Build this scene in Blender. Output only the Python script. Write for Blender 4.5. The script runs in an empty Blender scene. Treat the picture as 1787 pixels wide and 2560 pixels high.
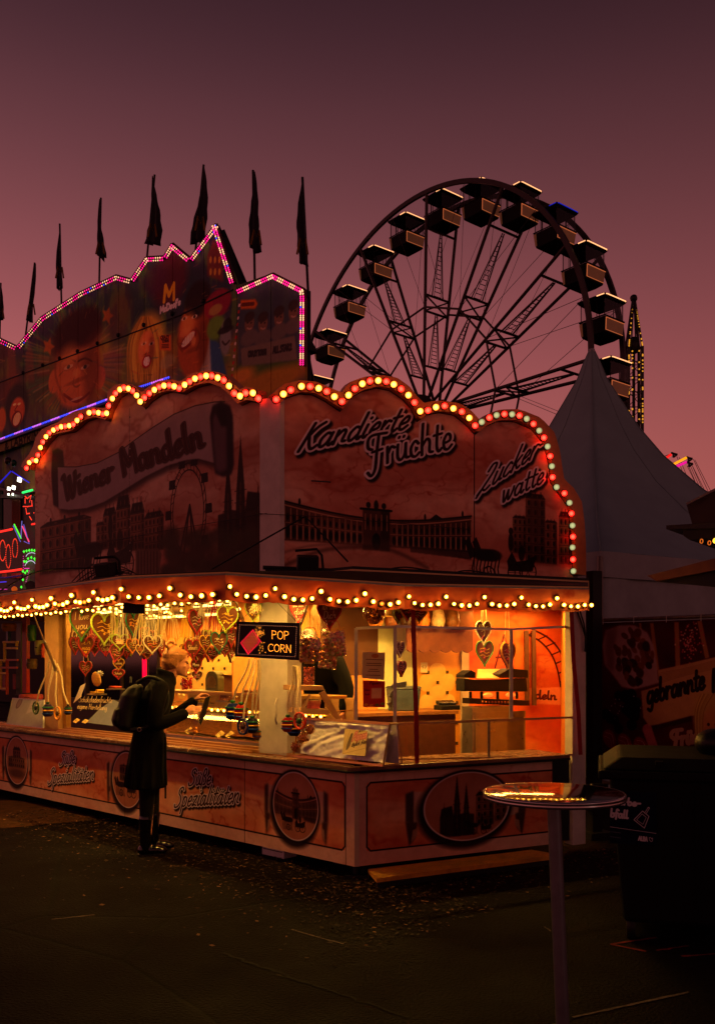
import bpy, math, random
import numpy as np
from mathutils import Vector, Matrix
random.seed(7)
RNG = np.random.default_rng(7)
S = bpy.context.scene
COL = S.collection
def lin(c):
 c = np.asarray(c, float) / 255.0
 return np.where(c <= 0.04045, c / 12.92, ((c + 0.055) / 1.055) ** 2.4)
# ------ camera
F, CX, HZ, EYE = 2246.0, 893.5, 1650.0, 1.6      # focal length, centre column, horizon row and eye height of the photograph
cam_d = bpy.data.cameras.new('camera')
cam = bpy.data.objects.new('camera', cam_d)
COL.objects.link(cam)
cam.location = (0, 0, EYE)
cam.rotation_euler = (math.pi / 2, 0, 0)
cam_d.sensor_fit = 'VERTICAL'
cam_d.sensor_height = 36.0
cam_d.lens = F / 2560 * 36.0
cam_d.shift_y = (HZ - 1280) / 2560
cam_d.clip_start = 0.05
cam_d.clip_end = 2000
S.camera = cam
# ------ world: clear dusk sky
w = bpy.data.worlds.new('World')
S.world = w
w.use_nodes = True
nt = w.node_tree
nt.nodes.clear()
out = nt.nodes.new('ShaderNodeOutputWorld')
add = nt.nodes.new('ShaderNodeAddShader')
bg1 = nt.nodes.new('ShaderNodeBackground')
bg2 = nt.nodes.new('ShaderNodeBackground')
sky = nt.nodes.new('ShaderNodeTexSky')
sky.sky_type = 'NISHITA'
sky.sun_disc = False
sky.sun_elevation = math.radians(-3.0)
sky.sun_rotation = math.radians(-50)
bg1.inputs['Strength'].default_value = 0.015
nt.links.new(sky.outputs[0], bg1.inputs['Color'])
tc = nt.nodes.new('ShaderNodeTexCoord')
sep = nt.nodes.new('ShaderNodeSeparateXYZ')
nt.links.new(tc.outputs['Generated'], sep.inputs[0])
ramp = nt.nodes.new('ShaderNodeValToRGB')
SKY = [(0.00, (204, 102, 90)), (0.10, (198, 101, 92)), (0.22, (182, 96, 93)), (0.32, (156, 83, 86)), (0.42, (122, 67, 71)),
    (0.52, (85, 48, 54)), (0.60, (56, 31, 38)), (1.0, (36, 21, 30))]
cr = ramp.color_ramp
cr.interpolation = 'B_SPLINE'
while len(cr.elements) < len(SKY):
 cr.elements.new(0.5)
for e, (p, c) in zip(cr.elements, SKY):
 e.position = p
 e.color = (*lin(c), 1)
nt.links.new(sep.outputs['Z'], ramp.inputs[0])
az = nt.nodes.new('ShaderNodeVectorMath'); az.operation = 'DOT_PRODUCT'
az.inputs[1].default_value = (-0.92, 0.39, 0.0)
nt.links.new(tc.outputs['Generated'], az.inputs[0])
mr = nt.nodes.new('ShaderNodeMapRange')
for k, v in zip(('From Min', 'From Max', 'To Min', 'To Max'), (-0.05, 0.75, 0.72, 1.18)):
 mr.inputs[k].default_value = v
nt.links.new(az.outputs['Value'], mr.inputs['Value'])
nt.links.new(mr.outputs['Result'], bg2.inputs['Strength'])
nt.links.new(ramp.outputs[0], bg2.inputs['Color'])
nt.links.new(bg1.outputs[0], add.inputs[0])
nt.links.new(bg2.outputs[0], add.inputs[1])
nt.links.new(add.outputs[0], out.inputs[0])
sun_d = bpy.data.lights.new('sun', 'SUN')
sun_d.energy = 0.03
sun_d.angle = math.radians(12)
sun_d.color = (1.0, 0.62, 0.5)
sun = bpy.data.objects.new('sun', sun_d)
COL.objects.link(sun)
sun.rotation_euler = (math.radians(84), 0, math.radians(50))
S.view_settings.view_transform = 'Standard'
S.view_settings.look = 'None'
S.view_settings.exposure = 0.0
S.view_settings.gamma = 1.0
S.view_settings.use_curve_mapping = False
cy = S.cycles
cy.max_bounces = 8
cy.diffuse_bounces = 4
cy.glossy_bounces = 3
cy.transparent_max_bounces = 12
cy.transmission_bounces = 4
cy.sample_clamp_indirect = 2.0
cy.sample_clamp_direct = 0.0
cy.caustics_reflective = False
cy.caustics_refractive = False
cy.blur_glossy = 0.5
cy.use_denoising = True
# ------ mesh helpers
WLOC = {}
SEEN_LABELS = {}
def tag(o, label=None, cat=None, group=None, kind=None):
 if label:
  o['label'] = label
  if SEEN_LABELS.get(label, group) != group or (label in SEEN_LABELS and not group):
   print('DUPLICATE LABEL', label)
  SEEN_LABELS[label] = group
 if cat: o['category'] = cat
 if group: o['group'] = group
 if kind: o['kind'] = kind
 return o
def thing(name, loc, label, cat, group=None):
 o = bpy.data.objects.new(name, None)
 COL.objects.link(o)
 o.empty_display_size = 0.1
 o.location = loc
 WLOC[o] = Vector(loc)
 return tag(o, label, cat, group)
class MB:
 def __init__(s):
  s.v, s.f, s.m, s.sm = [], [], [], []
  s.mi = 0
  s.smooth = False
  s.uv = None
 def add(s, verts, faces, smooth=None):
  n = len(s.v)
  s.v += [tuple(p) for p in verts]
  s.f += [tuple(i + n for i in f) for f in faces]
  s.m += [s.mi] * len(faces)
  s.sm += [s.smooth if smooth is None else smooth] * len(faces)
  return s
 def hexa(s, p):
  return s.add(p, [(0, 3, 2, 1), (4, 5, 6, 7), (0, 1, 5, 4), (1, 2, 6, 5), (2, 3, 7, 6), (3, 0, 4, 7)])
 def box(s, c, size, rz=0, ry=0, rx=0):
  M = Matrix.Rotation(rz, 3, 'Z') @ Matrix.Rotation(ry, 3, 'Y') @ Matrix.Rotation(rx, 3, 'X')
  a, b, d = size[0] / 2, size[1] / 2, size[2] / 2
  c = Vector(c)
  q = [(-a, -b, -d), (a, -b, -d), (a, b, -d), (-a, b, -d), (-a, -b, d), (a, -b, d), (a, b, d), (-a, b, d)]
  return s.hexa([c + M @ Vector(x) for x in q])
 def tube(s, pts, r, n=6, closed=False, caps=True, smooth=True):
  pts = [Vector(p) for p in pts]
  rs = r if isinstance(r, (list, tuple)) else [r] * len(pts)
  N = len(pts)
  vs, fs = [], []
  up = None
  for i, p in enumerate(pts):
   a = pts[(i - 1) % N] if (closed or i > 0) else pts[i]
   b = pts[(i + 1) % N] if (closed or i < N - 1) else pts[i]
   d = (b - a)
   d = d.normalized() if d.length > 1e-9 else Vector((0, 0, 1))
   if up is None:
    up = d.orthogonal().normalized()
   x = (up - d * up.dot(d))
   x = x.normalized() if x.length > 1e-6 else d.orthogonal().normalized()
   up = x
   y = d.cross(x)
   for k in range(n):
    t = 2 * math.pi * k / n
    vs.append(p + (x * math.cos(t) + y * math.sin(t)) * rs[i])
  M = N if closed else N - 1
  for i in range(M):
   j = (i + 1) % N
   for k in range(n):
    l = (k + 1) % n
    fs.append((i * n + k, i * n + l, j * n + l, j * n + k))
  s.add(vs, fs, smooth)
  if caps and not closed:
   s.add(vs[:n], [tuple(range(n - 1, -1, -1))], False)
   s.add(vs[-n:], [tuple(range(n))], False)
  return s
 def bar(s, a, b, r, n=4):
  return s.tube([a, b], r, n, smooth=n > 5)
 def sphere(s, c, r, nu=10, nv=7, M=None):
  r = r if isinstance(r, (tuple, list)) else (r, r, r)
  c = Vector(c)
  vs, fs = [], []
  for j in range(nv + 1):
   t = math.pi * j / nv
   for i in range(nu):
    a = 2 * math.pi * i / nu
    p = Vector((r[0] * math.sin(t) * math.cos(a), r[1] * math.sin(t) * math.sin(a), r[2] * math.cos(t)))
    if M is not None: p = M @ p
    vs.append(c + p)
  for j in range(nv):
   for i in range(nu):
    k = (i + 1) % nu
    q = (j * nu + i, (j + 1) * nu + i, (j + 1) * nu + k, j * nu + k)
    if j == 0: q = (q[0], q[1], q[2])
    elif j == nv - 1: q = (q[0], q[1], q[3])
    fs.append(q)
  return s.add(vs, fs, True)
 def lathe(s, c, prof, n=16, M=None, smooth=True):
  c = Vector(c)
  vs, fs = [], []
  for (r, z) in prof:
   for i in range(n):
    a = 2 * math.pi * i / n
    p = Vector((r * math.cos(a), r * math.sin(a), z))
    if M is not None: p = M @ p
    vs.append(c + p)
  for j in range(len(prof) - 1):
   for i in range(n):
    k = (i + 1) % n
    fs.append((j * n + i, j * n + k, (j + 1) * n + k, (j + 1) * n + i))
  return s.add(vs, fs, smooth)
 def loft(s, rings, n=14):
  """rings: (centre, rx, ry, [yaw, tilt-y])"""
  vs, fs = [], []
  for rg in rings:
   c, rx, ry = Vector(rg[0]), rg[1], rg[2]
   M = Matrix.Identity(3)
   if len(rg) > 3: M = Matrix.Rotation(rg[3], 3, 'Z')
   if len(rg) > 4: M = M @ Matrix.Rotation(rg[4], 3, 'Y')
   for i in range(n):
    a = 2 * math.pi * i / n
    vs.append(c + M @ Vector((rx * math.cos(a), ry * math.sin(a), 0)))
  for j in range(len(rings) - 1):
   for i in range(n):
    k = (i + 1) % n
    fs.append((j * n + i, j * n + k, (j + 1) * n + k, (j + 1) * n + i))
  s.add(vs, fs, True)
  s.add(vs[:n], [tuple(range(n - 1, -1, -1))], False)
  s.add(vs[-n:], [tuple(range(n))], False)
  return s
 def prism(s, outline, d):
  """outline: 3D points of the front face; d: extrusion vector to the back."""
  n = len(outline)
  a = [Vector(p) for p in outline]
  b = [p + Vector(d) for p in a]
  s.add(a + b, [tuple(range(n)), tuple(range(2 * n - 1, n - 1, -1))] +
     [(i, i + n, (i + 1) % n + n, (i + 1) % n) for i in range(n)], False)
  return s
 def build(s, name, mats, parent=None, loc=None, bevel=0, label=None):
  base = Vector(loc) if loc is not None else (WLOC[parent] if parent is not None else Vector((0, 0, 0)))
  me = bpy.data.meshes.new(name)
  me.from_pydata([(x - base.x, y - base.y, z - base.z) for x, y, z in s.v], [], s.f)
  mats = mats if isinstance(mats, (list, tuple)) else [mats]
  for m in mats: me.materials.append(m)
  me.polygons.foreach_set('material_index', s.m)
  me.polygons.foreach_set('use_smooth', s.sm)
  if s.uv is not None:
   uvl = me.uv_layers.new(name='UVMap')
   for l in me.loops:
    uvl.data[l.index].uv = s.uv(Vector(s.v[l.vertex_index]))
  me.validate()
  me.update()
  o = bpy.data.objects.new(name, me)
  COL.objects.link(o)
  if parent is not None:
   o.parent = parent
   o.location = base - WLOC[parent]
  else:
   o.location = base
  WLOC[o] = base
  if bevel:
   b = o.modifiers.new('bevel', 'BEVEL')
   b.width = bevel
   b.segments = 2
   b.limit_method = 'ANGLE'
  if label: o['label'] = label
  return o
def inst(src, parent, wloc, rot=None, name=None):
 """a further piece sharing src's mesh, placed at a world position under parent"""
 o = src.copy()
 if name: o.name = name
 COL.objects.link(o)
 o.parent = parent
 o.location = Vector(wloc) - WLOC[parent]
 if rot is not None: o.rotation_euler = rot
 WLOC[o] = Vector(wloc)
 return o
def piece(name, mesh, parent, wloc, rot=None):
 o = bpy.data.objects.new(name, mesh)
 COL.objects.link(o)
 o.parent = parent
 o.location = Vector(wloc) - WLOC[parent]
 if rot is not None: o.rotation_euler = rot
 WLOC[o] = Vector(wloc)
 return o
def copy_tree(o, parent=None):
 c = o.copy()
 COL.objects.link(c)
 c.parent = parent
 for ch in list(o.children):
  copy_tree(ch, c)
 return c
class Frame:
 """a vertical wall frame: t along the wall, s inward, z up"""
 def __init__(s, o, d, flip=1):
  s.o = Vector((o[0], o[1], 0))
  s.d = Vector((d[0], d[1], 0)).normalized()
  s.n = Vector((-s.d.y, s.d.x, 0)) * flip
  s.yaw = math.atan2(s.d.y, s.d.x)
 def P(s, t, sd, z):
  return s.o + s.d * t + s.n * sd + Vector((0, 0, z))
 def hit(s, u, v, sd=0.0):
  dx = (u - CX) / F
  o = s.o + s.n * sd
  t = (dx * o.y - o.x) / (s.d.x - dx * s.d.y)
  Y = o.y + s.d.y * t
  return t, EYE - (v - HZ) / F * Y
 def W(s, u, v, sd=0.0):
  t, z = s.hit(u, v, sd)
  return s.P(t, sd, z)
 def tz(s, p):
  return (p - s.o).dot(s.d), p.z
 def slab(s, mb, t0, t1, s0, s1, z0, z1):
  return mb.hexa([s.P(t0, s0, z0), s.P(t1, s0, z0), s.P(t1, s1, z0), s.P(t0, s1, z0),
      s.P(t0, s0, z1), s.P(t1, s0, z1), s.P(t1, s1, z1), s.P(t0, s1, z1)])
def at(u, v, Y):
 return Vector(((u - CX) / F * Y, Y, EYE - (v - HZ) / F * Y))
# ------ materials
def mat(name, col, rough=0.6, metal=0.0, emit=None, estr=0.0, vary=0.25, scale=12.0, bump=0.0, bscale=60.0, spec=0.3,
  alpha=1.0, trans=0.0, srgb=True, coat=0.0):
 m = bpy.data.materials.new(name)
 m.use_nodes = True
 n = m.node_tree
 b = n.nodes['Principled BSDF']
 c = lin(col) if srgb else np.array(col)
 b.inputs['Roughness'].default_value = rough
 b.inputs['Metallic'].default_value = metal
 b.inputs['Specular IOR Level'].default_value = spec
 b.inputs['Coat Weight'].default_value = coat
 if trans:
  b.inputs['Transmission Weight'].default_value = trans
 if alpha < 1:
  b.inputs['Alpha'].default_value = alpha
 if emit is not None:
  e = lin(emit)
  b.inputs['Emission Color'].default_value = (*e, 1)
  b.inputs['Emission Strength'].default_value = estr
 if vary > 0:
  t = n.nodes.new('ShaderNodeTexCoord')
  nz = n.nodes.new('ShaderNodeTexNoise')
  nz.inputs['Scale'].default_value = scale
  nz.inputs['Detail'].default_value = 6
  nz.inputs['Roughness'].default_value = 0.65
  n.links.new(t.outputs['Object'], nz.inputs['Vector'])
  rp = n.nodes.new('ShaderNodeValToRGB')
  rp.color_ramp.elements[0].position = 0.3
  rp.color_ramp.elements[1].position = 0.7
  rp.color_ramp.elements[0].color = (*np.clip(c * (1 - vary), 0, 1), 1)
  rp.color_ramp.elements[1].color = (*np.clip(c * (1 + vary), 0, 1), 1)
  n.links.new(nz.outputs['Fac'], rp.inputs[0])
  n.links.new(rp.outputs[0], b.inputs['Base Color'])
  rr = n.nodes.new('ShaderNodeMapRange')
  rr.inputs['To Min'].default_value = max(0.02, rough - 0.08)
  rr.inputs['To Max'].default_value = min(1, rough + 0.12)
  n.links.new(nz.outputs['Fac'], rr.inputs['Value'])
  n.links.new(rr.outputs['Result'], b.inputs['Roughness'])
 else:
  b.inputs['Base Color'].default_value = (*c, 1)
 if bump:
  t2 = n.nodes.new('ShaderNodeTexCoord')
  n2 = n.nodes.new('ShaderNodeTexNoise')
  n2.inputs['Scale'].default_value = bscale
  n2.inputs['Detail'].default_value = 5
  n.links.new(t2.outputs['Object'], n2.inputs['Vector'])
  bp = n.nodes.new('ShaderNodeBump')
  bp.inputs['Strength'].default_value = bump
  bp.inputs['Distance'].default_value = 0.01
  n.links.new(n2.outputs['Fac'], bp.inputs['Height'])
  n.links.new(bp.outputs[0], b.inputs['Normal'])
 return m
def emis(name, col, strength, srgb=True):
 m = bpy.data.materials.new(name)
 m.use_nodes = True
 b = m.node_tree.nodes['Principled BSDF']
 c = lin(col)
 b.inputs['Base Color'].default_value = (*c, 1)
 b.inputs['Roughness'].default_value = 0.2
 b.inputs['Emission Color'].default_value = (*c, 1)
 b.inputs['Emission Strength'].default_value = strength
 return m
def lamp(name, core, sc, edge, se, p=1.6):
 """a glowing globe: hot filament seen through the middle, deeper colour at the rim"""
 m = emis(name, edge, se)
 n = m.node_tree; b = n.nodes['Principled BSDF']
 lw = n.nodes.new('ShaderNodeLayerWeight'); lw.inputs['Blend'].default_value = .5
 iv = n.nodes.new('ShaderNodeMath'); iv.operation = 'SUBTRACT'; iv.inputs[0].default_value = 1
 pw = n.nodes.new('ShaderNodeMath'); pw.operation = 'POWER'; pw.inputs[1].default_value = p
 mx = n.nodes.new('ShaderNodeMixRGB')
 mx.inputs[1].default_value = (*(lin(edge) * se), 1); mx.inputs[2].default_value = (*(lin(core) * sc), 1)
 n.links.new(lw.outputs['Facing'], iv.inputs[1]); n.links.new(iv.outputs[0], pw.inputs[0]); n.links.new(pw.outputs[0], mx.inputs[0])
 n.links.new(mx.outputs[0], b.inputs['Emission Color']); b.inputs['Emission Strength'].default_value = 1
 return m
def glass_film(name, tint=(255, 255, 255), amount=0.12, rough=0.05, crinkle=0.0):
 """thin clear sheet: mostly see-through with a Fresnel gloss"""
 m = bpy.data.materials.new(name)
 m.use_nodes = True
 n = m.node_tree
 n.nodes.clear()
 o = n.nodes.new('ShaderNodeOutputMaterial')
 tr = n.nodes.new('ShaderNodeBsdfTransparent')
 tr.inputs[0].default_value = (*lin(tint), 1)
 gl = n.nodes.new('ShaderNodeBsdfGlossy')
 gl.inputs['Roughness'].default_value = rough
 lw = n.nodes.new('ShaderNodeLayerWeight'); lw.inputs['Blend'].default_value = .5
 fr = n.nodes.new('ShaderNodeMath'); fr.operation = 'POWER'; fr.inputs[1].default_value = 5
 n.links.new(lw.outputs['Facing'], fr.inputs[0])
 ad = n.nodes.new('ShaderNodeMath'); ad.operation = 'ADD'
 ad.inputs[1].default_value = amount * 0.5 + .01
 if crinkle:
  nz = n.nodes.new('ShaderNodeTexNoise'); nz.inputs['Scale'].default_value = 5; nz.inputs['Detail'].default_value = 3
  bp = n.nodes.new('ShaderNodeBump'); bp.inputs['Strength'].default_value = crinkle; bp.inputs['Distance'].default_value = 0.02
  n.links.new(nz.outputs['Fac'], bp.inputs['Height'])
  n.links.new(bp.outputs[0], gl.inputs['Normal'])
 n.links.new(fr.outputs[0], ad.inputs[0])
 mx = n.nodes.new('ShaderNodeMixShader')
 n.links.new(ad.outputs[0], mx.inputs[0])
 n.links.new(tr.outputs[0], mx.inputs[1])
 n.links.new(gl.outputs[0], mx.inputs[2])
 n.links.new(mx.outputs[0], o.inputs[0])
 return m
# ------ lettering: one stroke alphabet, used for print and for raised icing
G = {
'a': (.52, [[(.38,.42),(.2,.5),(.05,.3),(.08,.06),(.2,0),(.34,.16),(.4,.48)], [(.4,.48),(.38,.1),(.46,0),(.54,.1)]]),
'b': (.46, [[(.1,1),(.07,.5),(.08,.08),(.22,0),(.38,.14),(.36,.4),(.22,.48),(.1,.34)]]),
'c': (.40, [[(.35,.4),(.22,.5),(.06,.32),(.07,.08),(.22,0),(.38,.1)]]),
'd': (.52, [[(.38,.42),(.2,.5),(.05,.3),(.08,.06),(.2,0),(.36,.18)], [(.42,1),(.38,.14),(.46,0),(.52,.08)]]),
'e': (.40, [[(.07,.22),(.3,.28),(.32,.44),(.2,.5),(.06,.3),(.08,.06),(.22,0),(.38,.12)]]),
'f': (.34, [[(.38,.9),(.26,1),(.16,.85),(.14,.1),(.1,-.2)], [(.02,.5),(.32,.52)]]),
'g': (.50, [[(.38,.42),(.2,.5),(.05,.3),(.08,.06),(.22,.02),(.38,.2)], [(.42,.5),(.4,-.15),(.26,-.34),(.08,-.24)]]),
'h': (.50, [[(.1,1),(.06,.4),(.06,0)], [(.07,.28),(.24,.48),(.36,.4),(.36,.08),(.48,.03)]]),
'i': (.22, [[(.08,.5),(.06,.1),(.14,0),(.22,.08)], [(.1,.74),(.11,.76)]]),
'k': (.48, [[(.12,1),(.08,.4),(.06,0)], [(.38,.48),(.1,.24)], [(.16,.28),(.34,.02),(.46,.06)]]),
'l': (.24, [[(.12,1),(.07,.4),(.1,.04),(.22,.06)]]),
'm': (.72, [[(.06,.5),(.05,0)], [(.06,.28),(.2,.48),(.3,.4),(.3,0)], [(.31,.28),(.45,.48),(.57,.4),(.56,.08),(.7,.04)]]),
'n': (.50, [[(.06,.5),(.06,0)], [(.07,.28),(.24,.49),(.36,.4),(.36,.08),(.48,.04)]]),
'o': (.44, [[(.22,.5),(.06,.32),(.08,.06),(.22,0),(.37,.14),(.36,.4),(.22,.5)]]),
'p': (.48, [[(.08,.5),(.05,-.36)], [(.07,.3),(.2,.5),(.38,.38),(.36,.1),(.2,0),(.08,.1)]]),
'r': (.36, [[(.06,.5),(.06,0)], [(.07,.28),(.2,.48),(.34,.44)]]),
's': (.36, [[(.32,.42),(.18,.5),(.07,.38),(.2,.26),(.31,.12),(.18,0),(.04,.06)]]),
't': (.32, [[(.16,.84),(.12,.2),(.2,0),(.32,.08)], [(.01,.54),(.32,.56)]]),
'u': (.50, [[(.07,.5),(.06,.12),(.18,0),(.34,.16),(.38,.5)], [(.38,.5),(.38,.08),(.5,.04)]]),
'v': (.42, [[(.05,.5),(.18,0),(.38,.5)]]),
'w': (.64, [[(.05,.5),(.12,.02),(.2,.02),(.31,.44)], [(.31,.44),(.36,.04),(.44,.02),(.58,.34),(.6,.5)]]),
'x': (.42, [[(.05,.5),(.36,0)], [(.36,.5),(.04,0)]]),
'y': (.46, [[(.06,.5),(.1,.14),(.22,.06),(.36,.2)], [(.4,.5),(.34,-.1),(.2,-.32),(.06,-.26)]]),
'z': (.42, [[(.06,.46),(.34,.48),(.06,.03),(.2,.06),(.38,.02)]]),
'ß': (.46, [[(.04,-.2),(.1,.7),(.2,.96),(.34,.9),(.34,.66),(.22,.54),(.38,.36),(.36,.08),(.2,.02)]]),
'A': (.66, [[(.03,0),(.3,1),(.58,0)], [(.14,.34),(.47,.34)]]),
'B': (.56, [[(.08,1),(.08,0)], [(.08,1),(.4,.94),(.4,.6),(.1,.52)], [(.1,.52),(.48,.42),(.46,.06),(.08,0)]]),
'C': (.6, [[(.52,.86),(.34,1),(.1,.78),(.07,.3),(.26,0),(.52,.12)]]),
'D': (.62, [[(.1,1),(.09,0)], [(.04,.98),(.34,.98),(.56,.7),(.52,.2),(.26,0),(.04,.03)]]),
'E': (.5, [[(.44,1),(.08,1),(.08,0),(.46,0)], [(.08,.52),(.38,.52)]]),
'F': (.66, [[(.16,.52),(.02,.6),(.02,.84),(.2,.97),(.72,.96)], [(.42,.94),(.34,.4),(.28,-.1),(.14,-.3),(.0,-.18)], [(.18,.44),(.54,.48)]]),
'G': (.64, [[(.54,.84),(.34,1),(.1,.78),(.07,.3),(.28,0),(.54,.14),(.54,.46),(.34,.46)]]),
'H': (.6, [[(.08,1),(.08,0)], [(.5,1),(.5,0)], [(.08,.52),(.5,.52)]]),
'I': (.3, [[(.14,1),(.14,0)]]),
'J': (.5, [[(.1,.9),(.3,1),(.44,.94)], [(.36,.96),(.32,.1),(.18,-.1),(.02,.06)]]),
'K': (.66, [[(.2,1),(.12,.5),(.04,0)], [(.6,.96),(.36,.8),(.13,.46)], [(.2,.52),(.36,.14),(.5,0),(.66,.1)]]),
'L': (.46, [[(.08,1),(.08,0),(.44,0)]]),
'M': (.74, [[(.06,0),(.1,1),(.36,.3),(.62,1),(.66,0)]]),
'N': (.62, [[(.08,0),(.08,1),(.52,0),(.52,1)]]),
'O': (.64, [[(.32,1),(.1,.8),(.08,.24),(.3,0),(.54,.2),(.56,.76),(.32,1)]]),
'P': (.56, [[(.08,1),(.08,0)], [(.08,1),(.42,.94),(.44,.58),(.1,.48)]]),
'R': (.58, [[(.08,1),(.08,0)], [(.08,1),(.42,.94),(.42,.58),(.1,.5)], [(.22,.5),(.52,0)]]),
'S': (.56, [[(.52,.86),(.38,1),(.16,.92),(.14,.7),(.36,.5),(.42,.22),(.26,.02),(.02,-.02),(-.06,.12)]]),
'T': (.54, [[(.02,1),(.5,1)], [(.26,1),(.26,0)]]),
'U': (.6, [[(.08,1),(.08,.2),(.28,0),(.5,.2),(.5,1)]]),
'V': (.6, [[(.03,1),(.28,0),(.54,1)]]),
'W': (.86, [[(.02,.96),(.12,1),(.2,.1),(.28,.02),(.42,.8)], [(.42,.9),(.5,.08),(.58,.02),(.76,.7),(.78,1)]]),
'X': (.56, [[(.04,1),(.5,0)], [(.5,1),(.04,0)]]),
'Y': (.56, [[(.03,1),(.27,.5),(.52,1)], [(.27,.5),(.27,0)]]),
'Z': (.62, [[(.14,.78),(.28,.98),(.5,.9),(.46,.6),(.2,.2),(.0,-.1)], [(.0,-.02),(.16,.12),(.36,.0),(.56,.08)]]),
'5': (.5, [[(.42,1),(.12,1),(.1,.58),(.36,.58),(.42,.2),(.22,0),(.06,.1)]]),
'7': (.5, [[(.06,1),(.44,1),(.2,0)], [(.14,.5),(.38,.5)]]),
'6': (.5, [[(.4,.94),(.14,.7),(.08,.2),(.24,0),(.42,.18),(.34,.48),(.12,.42)]]),
'0': (.5, [[(.25,1),(.08,.7),(.1,.14),(.26,0),(.42,.24),(.4,.8),(.25,1)]]),
'1': (.3, [[(.04,.8),(.18,1),(.18,0)]]),
'2': (.5, [[(.08,.8),(.24,1),(.42,.76),(.06,.02),(.46,.02)]]),
'-': (.4, [[(.05,.36),(.36,.4)]]),
"'": (.16, [[(.08,1),(.06,.82)]]),
'.': (.2, [[(.06,.02),(.09,.03)]]),
'&': (.6, [[(.5,0),(.12,.7),(.2,1),(.34,.92),(.3,.66),(.06,.3),(.14,.02),(.36,.06),(.52,.4)]]),
' ': (.34, []),
}
for base_, um in (('a', 'ä'), ('o', 'ö'), ('u', 'ü')):
 a_, st_ = G[base_]
 G[um] = (a_, st_ + [[(.12,.72),(.13,.74)], [(.3,.72),(.31,.74)]])
SHARP = set('AEFHIKLMNTVWXYZ')
def smooth_line(p, k=5):
 if len(p) < 3: return [tuple(x) for x in p]
 o = []
 n = len(p)
 for i in range(n - 1):
  p0, p1, p2, p3 = p[max(i - 1, 0)], p[i], p[i + 1], p[min(i + 2, n - 1)]
  for j in range(k):
   t = j / k
   o.append(tuple(0.5 * ((2 * b) + (-a + c) * t + (2 * a - 5 * b + 4 * c - d) * t * t + (-a + 3 * b - 3 * c + d) * t ** 3)
         for a, b, c, d in zip(p0, p1, p2, p3)))
 o.append(tuple(p[-1]))
 return o
def text_strokes(s, sharp=False, k=5):
 """polylines in units of cap height, total advance"""
 x = 0.0
 res = []
 for ch in s:
  a, st = G.get(ch, G[' '])
  for q in st:
   q = [(px + x, py) for px, py in q]
   res.append(q if (sharp and ch in SHARP) else smooth_line(q, k))
  x += a + 0.03
 return res, x
def place_text(s, p0, p1, top, sharp=False, k=5):
 """lays text on the baseline p0-p1 (2-D) with cap-height vector top-p0"""
 st, adv = text_strokes(s, sharp, k)
 p0, p1, top = np.array(p0, float), np.array(p1, float), np.array(top, float)
 ex, ey = (p1 - p0) / adv, top - p0
 return [[tuple(p0 + ex * x + ey * y) for x, y in q] for q in st]
# ------ painted prints (computed as arrays, used where the place has flat print)
def vnoise(h, w, cell, seed=0, octv=4, stretch=1.0):
 r = np.random.default_rng(seed)
 out_ = np.zeros((h, w))
 amp, tot = 1.0, 0.0
 for o in range(octv):
  c = max(cell / 2 ** o, 2)
  gy, gx = int(h / c) + 3, int(w / (c * stretch)) + 3
  g = r.random((gy, gx))
  y = np.arange(h) / c
  x = np.arange(w) / (c * stretch)
  yi, xi = y.astype(int), x.astype(int)
  fy, fx = y - yi, x - xi
  fy = (fy * fy * (3 - 2 * fy))[:, None]
  fx = (fx * fx * (3 - 2 * fx))[None, :]
  a = g[yi][:, xi]; b = g[yi][:, xi + 1]; c_ = g[yi + 1][:, xi]; d = g[yi + 1][:, xi + 1]
  out_ += amp * ((a * (1 - fx) + b * fx) * (1 - fy) + (c_ * (1 - fx) + d * fx) * fy)
  tot += amp
  amp *= 0.5
 return out_ / tot
def blur(m, r):
 r = int(r)
 if r < 1: return m
 for ax in (0, 1):
  for _ in range(2):
   p = np.pad(m, [(r + 1, r) if i == ax else (0, 0) for i in range(2)], mode='edge')
   c = np.cumsum(p, axis=ax)
   if ax == 0: m = (c[2 * r + 1:] - c[:-2 * r - 1]) / (2 * r + 1)
   else: m = (c[:, 2 * r + 1:] - c[:, :-2 * r - 1]) / (2 * r + 1)
 return m
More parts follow.
